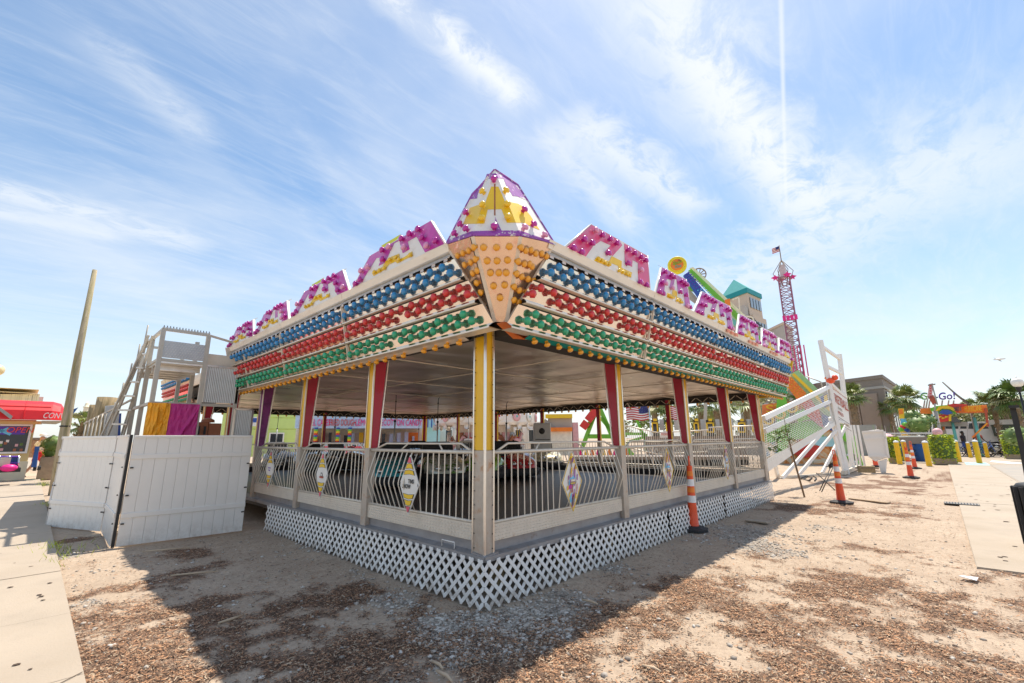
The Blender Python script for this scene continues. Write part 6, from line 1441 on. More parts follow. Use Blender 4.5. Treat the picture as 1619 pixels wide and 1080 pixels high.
bicycle(1552,712,44.5,'blue bicycle between two yellow bollards','ride_blue',1.05,.3)
bicycle(1571,712,45,'grey bicycle with dark tyres right of the blue one','grey_panel',1.05,-.2)
bicycle(1543,712,46,'dark bicycle hidden behind the middle bollard','car_black',1.0,.1)
bicycle(1452,725,36,'black framed bicycle by the blue barrels left of the hedge','car_black',1.05,.8)
for u, d_, lb, sh, so_, h in ((1523,47,'person in dark top and pale blue skirt standing before the van','cloth_dark','cloth_blue',1.75), (1547,48,'person in dark red top leaning over the bicycles before the van','line_red','cloth_blue',1.8)):
    F = Loc(u, d_); person(tuple(F.o), h, math.radians(-30 if u < 1530 else 60), lb, sh, so_, 'skin_dark', None, .1, .6)
F, r = bld(1554, 44, 'orange_bar', 'slanted orange yellow bar raised over the bicycles', 'bar'); s = MB(); s.beam(F.P(1537,692), F.P(1561,669), .09, .09, 'ride_orange'); s.beam(F.P(1537,692)-F.b*.05+F.r*.3+(0,0,.26), F.P(1561,669)-F.b*.05, .05, .03, 'sign_yellow'); s.build('bar', r); s = MB(); F.box(s,-.9,-.84,0,.06,0,1.7,'black'); s.build('stand', r)
F, r = bld(1449, 36, 'blue_barrels', 'blue barrels under a pale folding table left of the hedge', 'table')
s = MB(); F.quad(s, 1418, 689, 1462, 691, -.5, .6, 'plastic_white'); s.build('table_top', r)
for u in (1424,1456): s = MB(); s.lathe(F.P(u,722)*np.array((1,1,0)), [(.3,0),(.34,.5),(.3,1.0),(0,1.0)], 'blue_bin', 12); s.build('barrel', r)
F, r = bld(1482, 37, 'pink_ball', 'round pink balloon in front of the van tail', 'balloon'); s = MB(); s.sphere(F.P(1482,683), .24, 'carousel_pink', 14, 9, (1,1,.95)); s.build('balloon', r); s = MB(); s.tube([F.P(1482,691), F.o], .01, 'black', 4); s.build('string', r)
F, r = bld(1402, 37, 'pink_umbrella', 'small pink umbrella behind the white barrier', 'umbrella'); s = MB(); s.lathe(F.P(1399,690), [(.45,0),(.3,.14),(0,.2)], 'carousel_pink', 10); s.build('canopy', r); s = MB(); s.tube([F.P(1399,690), F.P(1399,690)*np.array((1,1,0))], .02, 'chrome'); s.build('pole', r)

# white barrier (upturned plastic trough) and timber edge
F, r = bld(1395, 24.2, 'white_barrier', 'white plastic barrier shell leaning upright beside the green slide', 'barrier')
s = MB(); s.prism([F.P(1362,682), F.P(1389,679), F.P(1398,682), F.P(1405,723), F.P(1384,730), F.P(1373,722)], F.b*.25, 'vinyl'); s.build('shell', r, bevel=.03)
s = MB(); s.prism([F.P(1388,730), F.P(1403,725), F.P(1401,748), F.P(1393,749)], F.b*.2, 'vinyl'); s.build('foot', r, bevel=.03)
for a, b_ in (((1367,694),(1400,692)), ((1373,721),(1405,722)), ((1398,682),(1405,724)), ((1363,683),(1397,681))): s = MB(); s.beam(F.P(*a,-.02), F.P(*b_,-.02), .08, .08, 'vinyl', up=tuple(F.b)); s.build('rib', r)
F, r = bld(1372, 23, 'timber_edging', 'dark timber edging beam beneath the green slide', 'timber'); s = MB(); F.quad(s, 1355, 737, 1385, 748, 0, .25, 'timber'); s.build('beam', r); s = MB(); F.quad(s, 1352, 739, 1390, 742, -.02, .0, 'palm_bark'); s.build('top_plank', r)

# ---------------------------------------------------------------- basketball stand
A_b, B_b = on_z(1339,750), on_z(1348,744)
dh = lambda p: math.hypot(p[0]-CAMP[0], p[1]-CAMP[1])
D1_, D2_ = dh(A_b), dh(B_b)
BK = thing('basketball_game', A_b, 'white steel basketball game frame with side net and hanging lettered banner', 'game stall')
W3 = lambda u, v, d: pt(u, v, d)
def bar(p, q, w_, m='plastic_white', nm='frame_bar'): s = MB(); s.beam(p, q, w_, w_, m, up=tuple(_fw)); s.build(nm, BK)
A_t, B_t = W3(1297,538,D1_), W3(1327,560,D2_)
bar(A_t, A_b, .14); bar(B_t, B_b, .14)
at = lambda P, Q, v0, v1, v: P+(Q-P)*((v-v0)/(v1-v0))
for va, vb in ((548,568), (580,592), (606,630), (668,672)): bar(at(A_t, A_b, 538, 748, va), at(B_t, B_b, 560, 745, vb), .11, nm='rung')
DL = 14.6
bar(W3(1206,662,DL), W3(1310,612,D1_), .14, nm='side_beam'); bar(W3(1208,682,DL), W3(1312,635,D1_), .12, nm='side_beam')
g1, g2, g3 = on_z(1236,757), on_z(1262,752), on_z(1344,746)
for a, b_ in ((W3(1314,668,D1_-.1),g1), (W3(1322,680,D1_-.1),g2), (W3(1218,708,dh(g1)-1.0),g1+(.4,.2,.0)), (W3(1340,668,D2_),on_z(1300,748)), (W3(1312,660,D1_-.2),g3), (W3(1320,690,D1_-.2),on_z(1336,750))): bar(a, b_, .10, nm='brace')
for u in (1345, 1350, 1356): p_ = W3(u,672,D2_+.4); bar(p_, p_*np.array((1,1,0)), .06, nm='rear_post')
bar(on_z(1334,752)+(0,0,.1), on_z(1360,741)+(0,0,.1), .14, 'rust_white', 'base_beam'); bar(g1+(0,0,.05), on_z(1336,750)+(0,0,.05), .08, 'rust_white', 'base_beam')
# net
s = MB(); a0, a1, b0_, b1_ = W3(1208,684,DL+.1), W3(1312,638,D1_), W3(1214,745,DL+.2), W3(1322,672,D1_)
nq = lambda s_, t_: (a0*(1-s_)+a1*s_)*(1-t_)+(b0_*(1-s_)+b1_*s_)*t_
a2, a3 = W3(1206,664,DL+.1), W3(1310,614,D1_); nq2 = lambda s_, t_: (a2*(1-s_)+a3*s_)*(1-t_)+(a0*(1-s_)+a1*s_)*t_
for fn, tn in ((nq, .82), (nq2, 1.)):
    for k in range(0, 46): s.beam(fn(k/45, 0), fn(k/45, tn), .011, .004, 'net', up=tuple(_fw))
    for k in range(0, 9 if fn is nq2 else 15): t_ = tn*k/(8 if fn is nq2 else 14); s.beam(fn(0, t_), fn(1, t_), .011, .004, 'net', up=tuple(_fw))
s.build('side_net', BK, kind='stuff', fix=False)
s = MB(); s.add([nq(0,.70), nq(1,.84), nq(1,1), nq(.55,1.0), nq(0,1.02)], [(0,1,2,3,4)], 'sign_white'); s.build('side_skirt', BK)
# banner
c00, c10, c11, c01 = W3(1307,606,D1_-.1), W3(1339,630,D2_-.1), W3(1344,671,D2_-.1), W3(1315,665,D1_-.1)
s = MB(); s.prism([c00, c10, c11, c01], (.0,.02,0), 'plastic_white'); bn = s.build('banner', BK)
xd = (c10-c00)/np.linalg.norm(c10-c00); ud = (c00-c01)/np.linalg.norm(c00-c01); nn = np.cross(xd, ud); nn = nn/np.linalg.norm(nn); nn = nn if np.dot(nn, CAMP-c00) > 0 else -nn
wd_ = np.linalg.norm(c10-c00); ht_ = np.linalg.norm(c01-c00)
def btext(t, fx, fy, sz, wf, m): text_obj(t, c00+(c10-c00)*fx+(c01-c00)*fy+nn*.03, xd, ud, sz, m, 'banner_lettering', BK, .004, width=wd_*wf)
btext('BASKETBALL', .05, .40, ht_*.26, .90, 'line_red'); btext('WIN', .38, .55, ht_*.08, .2, 'bld_grey'); btext('PRIZE', .36, .68, ht_*.08, .26, 'line_red'); btext('NO DUNKING', .12, .90, ht_*.06, .74, 'bld_taupe')
s = MB()
for fy in (.03, .78, .96): s.beam(c00+(c10-c00)*.04+(c01-c00)*fy+nn*.025, c00+(c10-c00)*.96+(c01-c00)*fy+nn*.025, .02, .004, 'line_red' if fy < .5 else 'bld_taupe', up=tuple(nn))
s.build('banner_rules', BK)
r = thing('plush_toy', W3(1316,601,D1_), 'orange plush toy sitting on top of the basketball banner', 'toy'); s = MB(); c = W3(1313,602,D1_); s.sphere(c, .16, 'cone_orange', 10, 6, (1.2,1,.8)); s.build('body', r); s = MB(); s.sphere(W3(1320,597,D1_), .12, 'cone_orange', 10, 6, (1.1,1,1)); s.build('head', r); s = MB(); s.sphere(W3(1306,598,D1_), .06, 'orange_paint', 8, 5); s.build('arm', r)
# folding chair
FC = thing('folding_chair', gp(1308,14.2), 'black folding chair frame lying half open under the basketball stand', 'chair')
for a, b_ in (((1291,748,14.2),(1320,775,13.6)), ((1296,776,13.6),(1315,735,14.4)), ((1299,778,13.4),(1318,737,14.2)), ((1291,749,14.2),(1313,750,14.6)), ((1306,738,14.4),(1318,736,14.3))): 
    P_, Q_ = W3(*a), W3(*b_); P_[2] = max(P_[2], .02); Q_[2] = max(Q_[2], .02); s = MB(); s.tube([P_, Q_], .012, 'black', 6); s.build('leg', FC)
s = MB(); s.prism([W3(1309,735,14.3), W3(1318,730,14.3), W3(1320,738,14.2), W3(1311,741,14.3)], (.02,0,0), 'black'); s.build('backrest', FC)
r = thing('black_strap', gp(1280,14.5), 'tangled black strap and cable lying on the gravel by the stand', 'strap'); s = MB(); rnd = random.Random(8)
pts = [on_z(u, v, .03) for u, v in ((1266,757),(1275,753),(1284,755),(1279,760),(1270,757),(1283,750),(1291,756),(1288,760))]; s.tube(pts, .02, 'black', 5); s.build('strap', r)
# sapling with stake
sp = on_z(1272,786); SP = thing('sapling', sp, 'thin leaning sapling tied to stakes beside the pavilion end', 'sapling')
s = MB(); ang = on_y(1243,680, sp[1]+.3); s.tube([sp, sp+(ang-sp)*.55, ang, ang+np.array((-.05,0,.35))], [.022,.018,.012,.006], 'twig', 6)
for k in range(9): 
    rr = random.Random(k); q = sp+(ang-sp)*(.65+.045*k); s.tube([q, q+np.array((rr.uniform(-.35,.3), rr.uniform(-.3,.3), rr.uniform(.0,.3)))], [.007,.003], 'twig', 4)
s.build('stem', SP); s = MB(); s.tube([sp+(.06,.02,0), sp+(ang-sp)*.72+(.05,.03,0)], .014, 'timber', 5); s.build('stake', SP)
s = MB(); rnd = random.Random(12)
for c, sc_, n_ in ((on_y(1232,690,sp[1]+.3),(.32,.25,.18),110),(on_y(1225,710,sp[1]+.3),(.24,.2,.10),60),(on_y(1243,678,sp[1]+.3),(.15,.15,.22),50),(on_y(1250,695,sp[1]+.2),(.12,.12,.12),25)): leaves(s, c, sc_, n_, .035, 'leaf_green' , rnd, .1); leaves(s, c, sc_, n_//4, .03, 'leaf_pale', rnd, .1)
s.build('foliage', SP, fix=False)
# planks on the ground
for u0, v0, u1, v1, lb in ((1345,788,1405,795,'pale flat board lying on the sand behind the nearest free cone'), (1180,822,1215,826,'short pale board by the lattice at the shadow edge')):
    P_, Q_ = on_z(u0,v0,.02), on_z(u1,v1,.02); s = MB(); s.beam(P_, Q_, .16, .02, 'planter' if u0 > 1300 else 'concrete'); tag(s.build('board', None, loc=P_), lb, 'board')
# black receptacle at the right edge
r = thing('litter_bin', on_z(1619,738), 'black metal slatted litter bin cut off by the right edge', 'bin'); F = Loc(1622, 9.5)
s = MB(); s.lathe(F.P(1652,742)*np.array((1,1,0)), [(.30,.02),(.33,.80),(.30,.84),(.2,.86)], 'black', 20); s.build('drum', r)
for k in range(20): a = 2*PI*k/20; c = F.P(1652,742)*np.array((1,1,0)); s = MB(); s.box(c[0]+.34*math.cos(a)-.02,c[0]+.34*math.cos(a)+.02,c[1]+.34*math.sin(a)-.02,c[1]+.34*math.sin(a)+.02,.05,.80,'rubber'); s.build('slat', r)
r = thing('black_post', gp(1612,12.5), 'black square post with flat wide cap at right edge', 'post'); F = Loc(1612, 12.5)
s = MB(); s.beam(F.P(1601,645), F.P(1617,712), .08, .08, 'black', up=tuple(F.b)); s.build('shaft', r); s = MB(); F.quad(s, 1594, 641, 1612, 644.5, -.2, .2, 'black'); s.build('cap', r); s = MB(); s.beam(F.P(1617,712), F.w(*[F.xz(1622,760)[0],0,0]), .08, .08, 'black', up=tuple(F.b)); s.build('foot', r)
# street lamp right
r = thing('street_lamp', gp(1612, 38), 'white globe lamp on dark post at right edge against the palms', 'street lamp'); F = Loc(1609, 38); pg = F.P(1608,604)
s = MB(); s.lathe(pg, [(.06,-.30),(.20,-.22),(.27,-.05),(.24,.10),(.14,.20),(.0,.24)], 'lamp_globe', 14); s.build('globe', r); s = MB(); s.lathe(pg, [(.05,.22),(.03,.3),(0,.36)], 'lamp_globe', 8); s.build('finial', r)
s = MB(); s.lathe(pg+(0,0,-.30), [(.05,-.3),(.13,-.05),(.14,.0)], 'black', 10); s.build('collar', r); s = MB(); s.tube([pg-(0,0,.4), pg*np.array((1,1,0))], [.045,.07], 'black', 8); s.build('pole', r)
# seagull
r = thing('seagull', pt(1578,568,40), 'seagull gliding high in the sky at right', 'bird'); F = Loc(1578, 40); c = F.P(1579,568)
s = MB(); s.tube([c-F.r*.25, c, c+F.r*.28], [.02,.07,.03], 'sign_white', 6); s.build('body', r)
for a, b_, c_, d_ in (((1577,568),(1571,565.5),(1572,566.5),(1579,569)), ((1578,568),(1584,571),(1583,571.5),(1577,569.2))): s = MB(); s.prism([F.P(*a), F.P(*b_), F.P(*c_), F.P(*d_)], F.b*.04, 'bld_taupe'); s.build('wing', r)

# ================================================================== RIGHT BACKGROUND RIDES AND BUILDINGS
F, r = bld(1270, 30, 'scenic_ride', 'scenic ride front with orange and red light strips and airbrushed lower panels', 'amusement ride')
def qd(pts, y, d, m, nm, par=None): s = MB(); s.prism([F.P(u, v, y) for u, v in pts], F.b*d, m); return s.build(nm, par or r)
qd([(1240,596),(1262,585),(1310,632),(1345,690),(1350,740),(1215,740),(1215,700),(1330,680)], .6, .2, 'ride_lightgreen', 'backing_panel')
qd([(1240,605),(1254,592),(1291,618),(1270,630)], 0, .25, 'ride_lightgreen', 'roof_panel')
lt = [((1238,603),(1249,594),(1275,622),(1262,634)), ((1264,634),(1278,626),(1292,646),(1278,655)), ((1276,657),(1294,645),(1302,676),(1294,672))]
for k, pl in enumerate(lt): 
    b_ = qd(pl, -.1, .15, 'ride_orange' if k == 0 else 'ride_red', 'light_strip')
    s = MB()
    for i in range(7):
        for j in range(3): 
            a = (np.array(pl[0])*(1-i/6)+np.array(pl[3])*i/6)*(1-(j+.5)/3)+(np.array(pl[1])*(1-i/6)+np.array(pl[2])*i/6)*(j+.5)/3; s.sphere(F.P(a[0], a[1], -.13), .05, 'b_amber' if k == 0 else 'carousel_pink', 5, 3)
    s.build('lamp_rows', b_, kind='stuff')
qd([(1252,592),(1256,590),(1318,650),(1326,700),(1322,700),(1314,653)], -.15, .1, 'sign_yellow', 'edge_strip')
qd([(1230,612),(1237,610),(1248,650),(1246,720),(1230,720),(1227,650)], -.2, .3, 'ride_green', 'green_leg'); qd([(1238,600),(1227,617),(1231,620),(1250,596)], -.15, .1, 'sign_yellow', 'edge_strip')
qd([(1330,672),(1352,690),(1366,738),(1358,740),(1345,705),(1330,692)], -.1, .3, 'ride_green', 'slide_edge')
qd([(1332,692),(1347,706),(1360,742),(1332,742)], .1, .2, 'ride_lightgreen', 'slide_side')
qd([(1205,640),(1275,632),(1262,655),(1205,664)], .3, .1, 'orange_paint', 'header_panel')
text_obj('STAR', F.P(1212,652,.2), F.r, (0,0,1), .42, 'sign_yellow', 'lettering', r, .03, width=2.3)
for pl, m, y_ in (([(1206,664),(1224,658),(1226,672),(1206,674)],'car_black',-.1), ([(1248,648),(1256,645),(1258,668),(1250,670)],'car_black',-.1), ([(1256,652),(1275,645),(1282,662),(1262,668)],'ride_green',-.05), ([(1296,628),(1312,620),(1314,640),(1304,645)],'ride_blue',-.2), ([(1302,626),(1308,623),(1310,640),(1305,642)],'sign_yellow',-.25), ([(1210,676),(1300,662),(1302,690),(1210,700)],'ride_green',.2)): qd(pl, y_, .08, m, 'scenery_panel')
for u_, v_ in ((1215,664),(1233,655),(1252,645)):
    s = MB(); c = F.P(u_, v_, -.3); s.lathe(c, [(.24,.0),(.30,.04),(.18,.06),(.17,.0)], 'sign_yellow', 14, axis=tuple(-F.b)); s.build('yellow_ring', r)
# airbrushed desert panels: generic swirls of orange, blue and cream
M['mural'] = mural = bpy.data.materials.new('mural'); mural.use_nodes = True; n = mural.node_tree.nodes; l = mural.node_tree.links
co_ = n.new('ShaderNodeTexCoord').outputs['Object']; nz = n.new('ShaderNodeTexNoise'); nz.inputs['Scale'].default_value = .9; nz.inputs['Detail'].default_value = 5; nz.inputs['Distortion'].default_value = 2.2; l.new(co_, nz.inputs['Vector'])
cr = n.new('ShaderNodeValToRGB'); l.new(nz.outputs['Fac'], cr.inputs[0]); e = cr.color_ramp.elements; e[0].position = .28; e[0].color = (.08,.04,.03,1); e[1].position = .75; e[1].color = (.35,.55,.7,1)
for pos, c in ((.36,(.55,.10,.03,1)),(.44,(.80,.30,.06,1)),(.52,(.80,.62,.40,1)),(.58,(.75,.68,.55,1)),(.66,(.20,.40,.60,1))): q = e.new(pos); q.color = c
l.new(cr.outputs[0], n['Principled BSDF'].inputs['Base Color'])
for k in range(5): qd([(1205+k*27,672),(1231+k*27,672),(1231+k*27,738),(1205+k*27,738)], .35-.03*(k%2), .1, 'mural', 'painted_panel')
for pl, m in (([(1280,700),(1300,690),(1330,692),(1345,700),(1325,706),(1298,706)],'blue_wall'), ([(1252,716),(1270,704),(1300,705),(1292,722),(1270,724)],'ride_red'), ([(1300,655),(1320,662),(1322,685),(1298,672)],'ride_blue')): qd(pl, .25, .04, m, 'panel_graphic')
qd([(1205,738),(1350,738),(1350,744),(1205,744)], -.2, 1., 'timber', 'base_beam')
s = MB(); rnd = random.Random(2)
for k in range(14): c = F.P(rnd.uniform(1338,1356), rnd.uniform(716,738), -.1); s.sphere(c, .09, rnd.choice(['leaf_green','ride_green','plastic_white','black']), 6, 4)
s.build('scenery_detail', r, kind='stuff')
F, r = bld(1300, 25.5, 'clear_awning', 'clear panel frame behind the ladder of the basketball stand', 'frame'); s = MB(); s.tube([F.P(1275,595), F.P(1298,604), F.P(1302,620)], .03, 'steel_cream', 5); s.build('frame_bar', r)
# round sign ride
F, r = bld(1110, 34, 'pendulum_ride', 'tall ride with round yellow sign, blue light strip and green arm above the fascia', 'amusement ride')
def qd(pts, y, d, m, nm, par=None): s = MB(); s.prism([F.P(u, v, y) for u, v in pts], F.b*d, m); return s.build(nm, par or r)
c = F.P(1070.5,419,-.6); R_ = np.linalg.norm(F.P(1086,419,-.6)-c)
s = MB(); s.lathe(c, [(R_,-.2),(R_,0),(R_*.92,.05),(0,.05)], 'lemon', 28, axis=tuple(-F.b)); sg_ = s.build('round_sign', r)
s = MB(); s.lathe(c, [(R_*.97,.02),(R_*.95,.06),(R_*.68,.06)], 'lemon', 28, axis=tuple(-F.b)); s.build('yellow_ring', sg_)
s = MB(); s.lathe(c, [(R_*.66,.055),(R_*.62,.075),(0,.075)], 'ride_orange', 24, axis=tuple(-F.b)); s.build('orange_disc', sg_)
s = MB()
for k in range(30): a = 2*PI*k/30; s.sphere(c+F.r*R_*.82*math.cos(a)+np.array((0,0,R_*.82*math.sin(a)))-F.b*.08, .035, 'b_amber', 5, 3)
s.build('lamp_ring', sg_, kind='stuff')
text_obj('Spin', c-F.r*R_*.45+np.array((0,0,.0))-F.b*.1, F.r+np.array((0,0,.12)), (0,0,1), R_*.38, 'ride_green', 'lettering', sg_, .03, width=R_*.95, shear=.2)
text_obj('Out', c-F.r*R_*.25-np.array((0,0,R_*.42))-F.b*.1, F.r+np.array((0,0,.12)), (0,0,1), R_*.34, 'roof_teal', 'lettering', sg_, .03, width=R_*.7, shear=.2)
s = MB(); s.prism([c+F.r*R_*.05+np.array((0,0,R_*.36))-F.b*.09, c+F.r*R_*.5+np.array((0,0,R_*.36))-F.b*.09, c+F.r*R_*.25+np.array((0,0,R_*.62))-F.b*.09], F.b*.02, 'line_red'); s.build('sign_emblem', sg_)
b_ = qd([(1080,436),(1088,430),(1131,480),(1113,484)], -.5, .3, 'ride_blue', 'light_strip')
s = MB()
for i in range(14):
    for j in range(3): t_ = i/13; u_ = 1083+t_*38+j*3.2*(1+t_); v_ = 434.5+t_*46-j*2; s.sphere(F.P(u_, v_, -.53), .06, 'cyan_neon' if i > 6 else 'ride_violet', 5, 3)
s.build('lamp_rows', b_, kind='stuff')
qd([(1088,428),(1093,425),(1175,503),(1166,507)], -.2, .4, 'ride_green', 'arm'); qd([(1090,424),(1096,422),(1185,505),(1178,508)], .3, .2, 'ride_cream', 'arm_truss')
qd([(1076,440),(1084,440),(1100,462),(1092,458)], -.3, .3, 'ride_green', 'bracket'); qd([(1086,452),(1110,480),(1108,486),(1086,470)], 0, .2, 'bld_grey', 'shroud')
s = MB(); c2_ = F.P(1105,434,.8); s.lathe(c2_, [(.50,-.08),(.54,0),(.50,.08),(.46,.08),(.46,-.08)], 'bld_taupe', 22, axis=tuple(-F.b)); 
for k in range(5): a = PI*k/5; s.beam(c2_+F.r*.48*math.cos(a)+np.array((0,0,.48*math.sin(a))), c2_-F.r*.48*math.cos(a)-np.array((0,0,.48*math.sin(a))), .06, .06, 'bld_taupe', up=tuple(F.b))
s.build('wheel', r)
u_b = qd([(1125,479),(1138,476),(1139,487),(1142,490),(1146,487),(1146,474),(1154,472),(1157,498),(1150,505),(1140,500),(1130,490)], -.7, .3, 'ride_orange', 'orange_gondola')
s = MB()
for k in range(16): a = k/15; s.sphere(F.P(1134+a*20, 484+8*math.sin(a*PI)+6, -.75), .04, 'sign_white', 5, 3)
s.build('lamp_rows', u_b, kind='stuff')
qd([(1154,500),(1164,507),(1163,515),(1150,506)], -.3, .3, 'roof_teal', 'teal_panel')
for a, b2_ in (((1158,474),(1168,470)),((1168,470),(1170,498)),((1158,498),(1170,498)),((1158,482),(1172,500)),((1180,500),(1190,502)),((1190,502),(1195,518)),((1172,500),(1192,520))): s = MB(); s.beam(F.P(*a), F.P(*b2_), .09, .09, 'ride_cream', up=tuple(F.b)); s.build('truss_bar', r)
qd([(1180,502),(1190,500),(1196,508),(1206,516),(1200,518),(1186,512)], .2, .4, 'car_black', 'motor_housing')
qd([(1200,530),(1207,540),(1205,560),(1199,552)], -.2, .3, 'ride_green', 'support_leg')
s = MB(); s.beam(F.P(1120,500), F.o, .22, .22, 'steel_cream', up=tuple(F.b)); s.build('tower_leg', r)
# hotel with teal roof
F, r = bld(1175, 120, 'hotel', 'beige hotel tower with teal pyramid roof beyond the fascia', 'hotel')
def qd(pts, y, d, m, nm, par=None): s = MB(); s.prism([F.P(u, v, y) for u, v in pts], F.b*d, m); return s.build(nm, par or r)
def wedge2(uL, uM, uR, vtL, vtM, vtR, vb, m1, m2, nm, y0=0, dp=12):
    """a two-faced block: shaded face to the left, lit face to the right"""
    xL, xM, xR = F.xz(uL, vtL, y0+dp*.5)[0], F.xz(uM, vtM, y0)[0], F.xz(uR, vtR, y0+dp*.5)[0]; zt_ = F.xz(uM, vtM, y0)[1]; zb_ = F.xz(uM, vb, y0)[1]
    s = MB(); p = [F.w(xL,y0+dp*.45,zb_), F.w(xM,y0,zb_), F.w(xR,y0+dp*.6,zb_), F.w((xL+xR)/2,y0+dp*1.2,zb_)]; s.prism(p, (0,0,zt_-zb_), m1); s.build(nm, r); return p, zt_
p, zt_ = wedge2(1142,1181,1203,462,463,474,640,'bld_beige','bld_beige','tower_block',0,12)
s = MB(); cx = (p[0]+p[2])/2; ap = F.P(1160,442,5); q4 = [np.array(k)*np.array((1,1,0))+np.array((0,0,zt_)) for k in p]; cc = sum(q4)/4
q4 = [cc+(k-cc)*1.1 for k in q4]; q5 = [k+(0,0,1.2) for k in q4]
s.add(q5+[ap], [(0,1,4),(1,2,4),(2,3,4),(3,0,4)], 'roof_teal'); s.build('roof', r); s = MB(); s.prism(q4, (0,0,1.2), 'teal_trim'); s.build('eaves', r)
wedge2(1150,1190,1212,500,497,505,640,'bld_beige','bld_beige','wing_block',-3,12); wedge2(1158,1176,1182,483,482,485,640,'bld_grey','bld_grey','bay_block',-4,6)
for k in range(4):
    a = .12+.21*k; P0, P1 = np.array(p[1]), np.array(p[2]); d = P1-P0; nrm = np.cross(d, (0,0,1)); nrm /= np.linalg.norm(nrm); nrm = nrm if np.dot(nrm, CAMP-P0) > 0 else -nrm
    b_ = P0+d*a+nrm*.15; b_[2] = zt_-3.6; s = MB(); s.prism([b_, b_+d*.15, b_+d*.15+(0,0,2.6), b_+(0,0,2.6)], nrm*.1, 'glass_sky'); s.build('window', r)
for (P0, P1, zz_) in ((F.w(F.xz(1150,500,-3)[0]*0+F.xz(1150,500,2)[0],2.4,0), F.w(F.xz(1190,497,-3)[0],-3,0), F.xz(1190,497,-3)[1]), (F.w(F.xz(1190,497,-3)[0],-3,0), F.w(F.xz(1212,505,3)[0],4.2,0), F.xz(1190,497,-3)[1])):
    d = P1-P0; nrm = np.cross(d, (0,0,1)); nrm /= np.linalg.norm(nrm); nrm = nrm if np.dot(nrm, CAMP-P0) > 0 else -nrm
    for row in range(4):
        for k in range(4):
            b_ = P0+d*(.1+.22*k)+nrm*.12; b_[2] = zz_-3.4-3.6*row; s = MB(); s.prism([b_, b_+d*.13, b_+d*.13+(0,0,1.9), b_+(0,0,1.9)], nrm*.1, 'glass_sky'); s.build('window', r)
F, r = bld(1235, 110, 'grey_block', 'plain grey building block left of the pink drop tower', 'building')
s = MB(); x0, zt_ = F.xz(1215,523,5); xm = F.xz(1240,522,0)[0]; x1 = F.xz(1254,524,5)[0]; s.prism([F.w(x0,6,0), F.w(xm,0,0), F.w(x1,8,0), F.w((x0+x1)/2,12,0)], (0,0,zt_), 'bld_grey'); s.build('wall', r)
s = MB(); s.prism([F.w(x0-.3,6,zt_), F.w(xm,-.4,zt_), F.w(x1+.3,8,zt_), F.w((x0+x1)/2,12.3,zt_)], (0,0,.5), 'bld_beige'); s.build('parapet', r)
# drop tower
F, r = bld(1262, 62, 'drop_tower', 'tall pink and white lattice drop tower topped by a small flag', 'amusement ride')
vb, vt = 690, 436; base_ = F.P(1276,690); topc = F.P(1239,436); base_[2] = 0
# a true vertical mast under the camera's upward pitch
bx = F.xz(1239,436)[0]; H_ = F.xz(1239,436)[1]; w_ = .60
cs = [F.w(bx+sx*w_, sy*w_+1, 0) for sx, sy in ((-1,-1),(1,-1),(1,1),(-1,1))]
for c in cs: s = MB(); s.beam(c, c+(0,0,H_), .14, .14, 'tower_mauve'); s.build('mast_leg', r)
nseg = 26
for f_ in range(4):
    a, b_ = cs[f_], cs[(f_+1)%4]
    for k in range(nseg):
        z0, z1 = H_*k/nseg, H_*(k+1)/nseg
        s = MB(); s.beam(a+(0,0,z0), b_+(0,0,z1), .07, .07, 'tower_white' if f_ != 0 else 'tower_mauve'); s.beam(b_+(0,0,z0), a+(0,0,z1), .07, .07, 'tower_mauve') if f_ == 0 else None; s.beam(a+(0,0,z1), b_+(0,0,z1), .07, .07, 'tower_mauve'); s.build('lattice_bay', r, kind='stuff')
s = MB(); s.beam(F.w(bx,1,H_), F.w(bx,1,F.xz(1233,416)[1]), .6, .6, 'tower_white'); s.build('mast_head', r)
zc_, z2_, z0_ = F.xz(1238,422)[1], F.xz(1233,411)[1], H_-1.0
for k in range(6): a = 2*PI*k/6; m_ = F.w(bx+1.1*math.cos(a), 1+1.1*math.sin(a), (zc_+H_)/2+.2); s = MB(); s.tube([F.w(bx,1,z2_+.3), m_, F.w(bx+.4*math.cos(a), 1+.4*math.sin(a), z0_)], .045, 'bld_taupe', 5); s.build('crown_bar', r)
for k in range(4):
    a = 2*PI*k/4+.4; s = MB(); c = F.w(bx+1.0*math.cos(a), 1+1.0*math.sin(a), H_+.1); s.prism([c+F.r*x*.45+np.array((0,0,z*.4)) for x, z in ((-1,.2),(-.3,.5),(0,1),(.3,.5),(1,.2),(.4,-.2),(.5,-.8),(0,-.4),(-.5,-.8),(-.4,-.2))], F.b*.2, 'hot_pink'); s.build('star', r)
for v_, hh in ((499,9), (548,50)):
    z = F.xz(1249,v_)[1]
    for k in range(4 if hh == 9 else 6): s = MB(); x = bx-(.75 if hh == 9 else .8)+k*(.4 if hh == 9 else .34); F.box(s, x, x+(.34 if hh == 9 else .13), -.3, -.1, z-(.6 if hh == 9 else 4.6), z, 'hot_pink' if hh == 9 else 'sign_pink'); s.build('seat', r)
s = MB(); zf = F.xz(1229,384)[1]; s.tube([F.w(bx,1,z2_), F.w(bx,1,zf)], .06, 'bld_taupe', 5); s.build('flagpole', r)
fl = thing('tower_flag', F.w(bx,1,zf-1), 'tiny American flag on top of the pink drop tower', 'flag'); 
for k in range(7): s = MB(); z1 = zf-.1-k*.10; s.prism([F.w(bx,1,z1), F.w(bx-.85,1.2,z1-.1), F.w(bx-.85,1.2,z1-.2), F.w(bx,1,z1-.1)], F.b*.02, 'flag_red' if k%2 == 0 else 'flag_white'); s.build('stripe', fl)
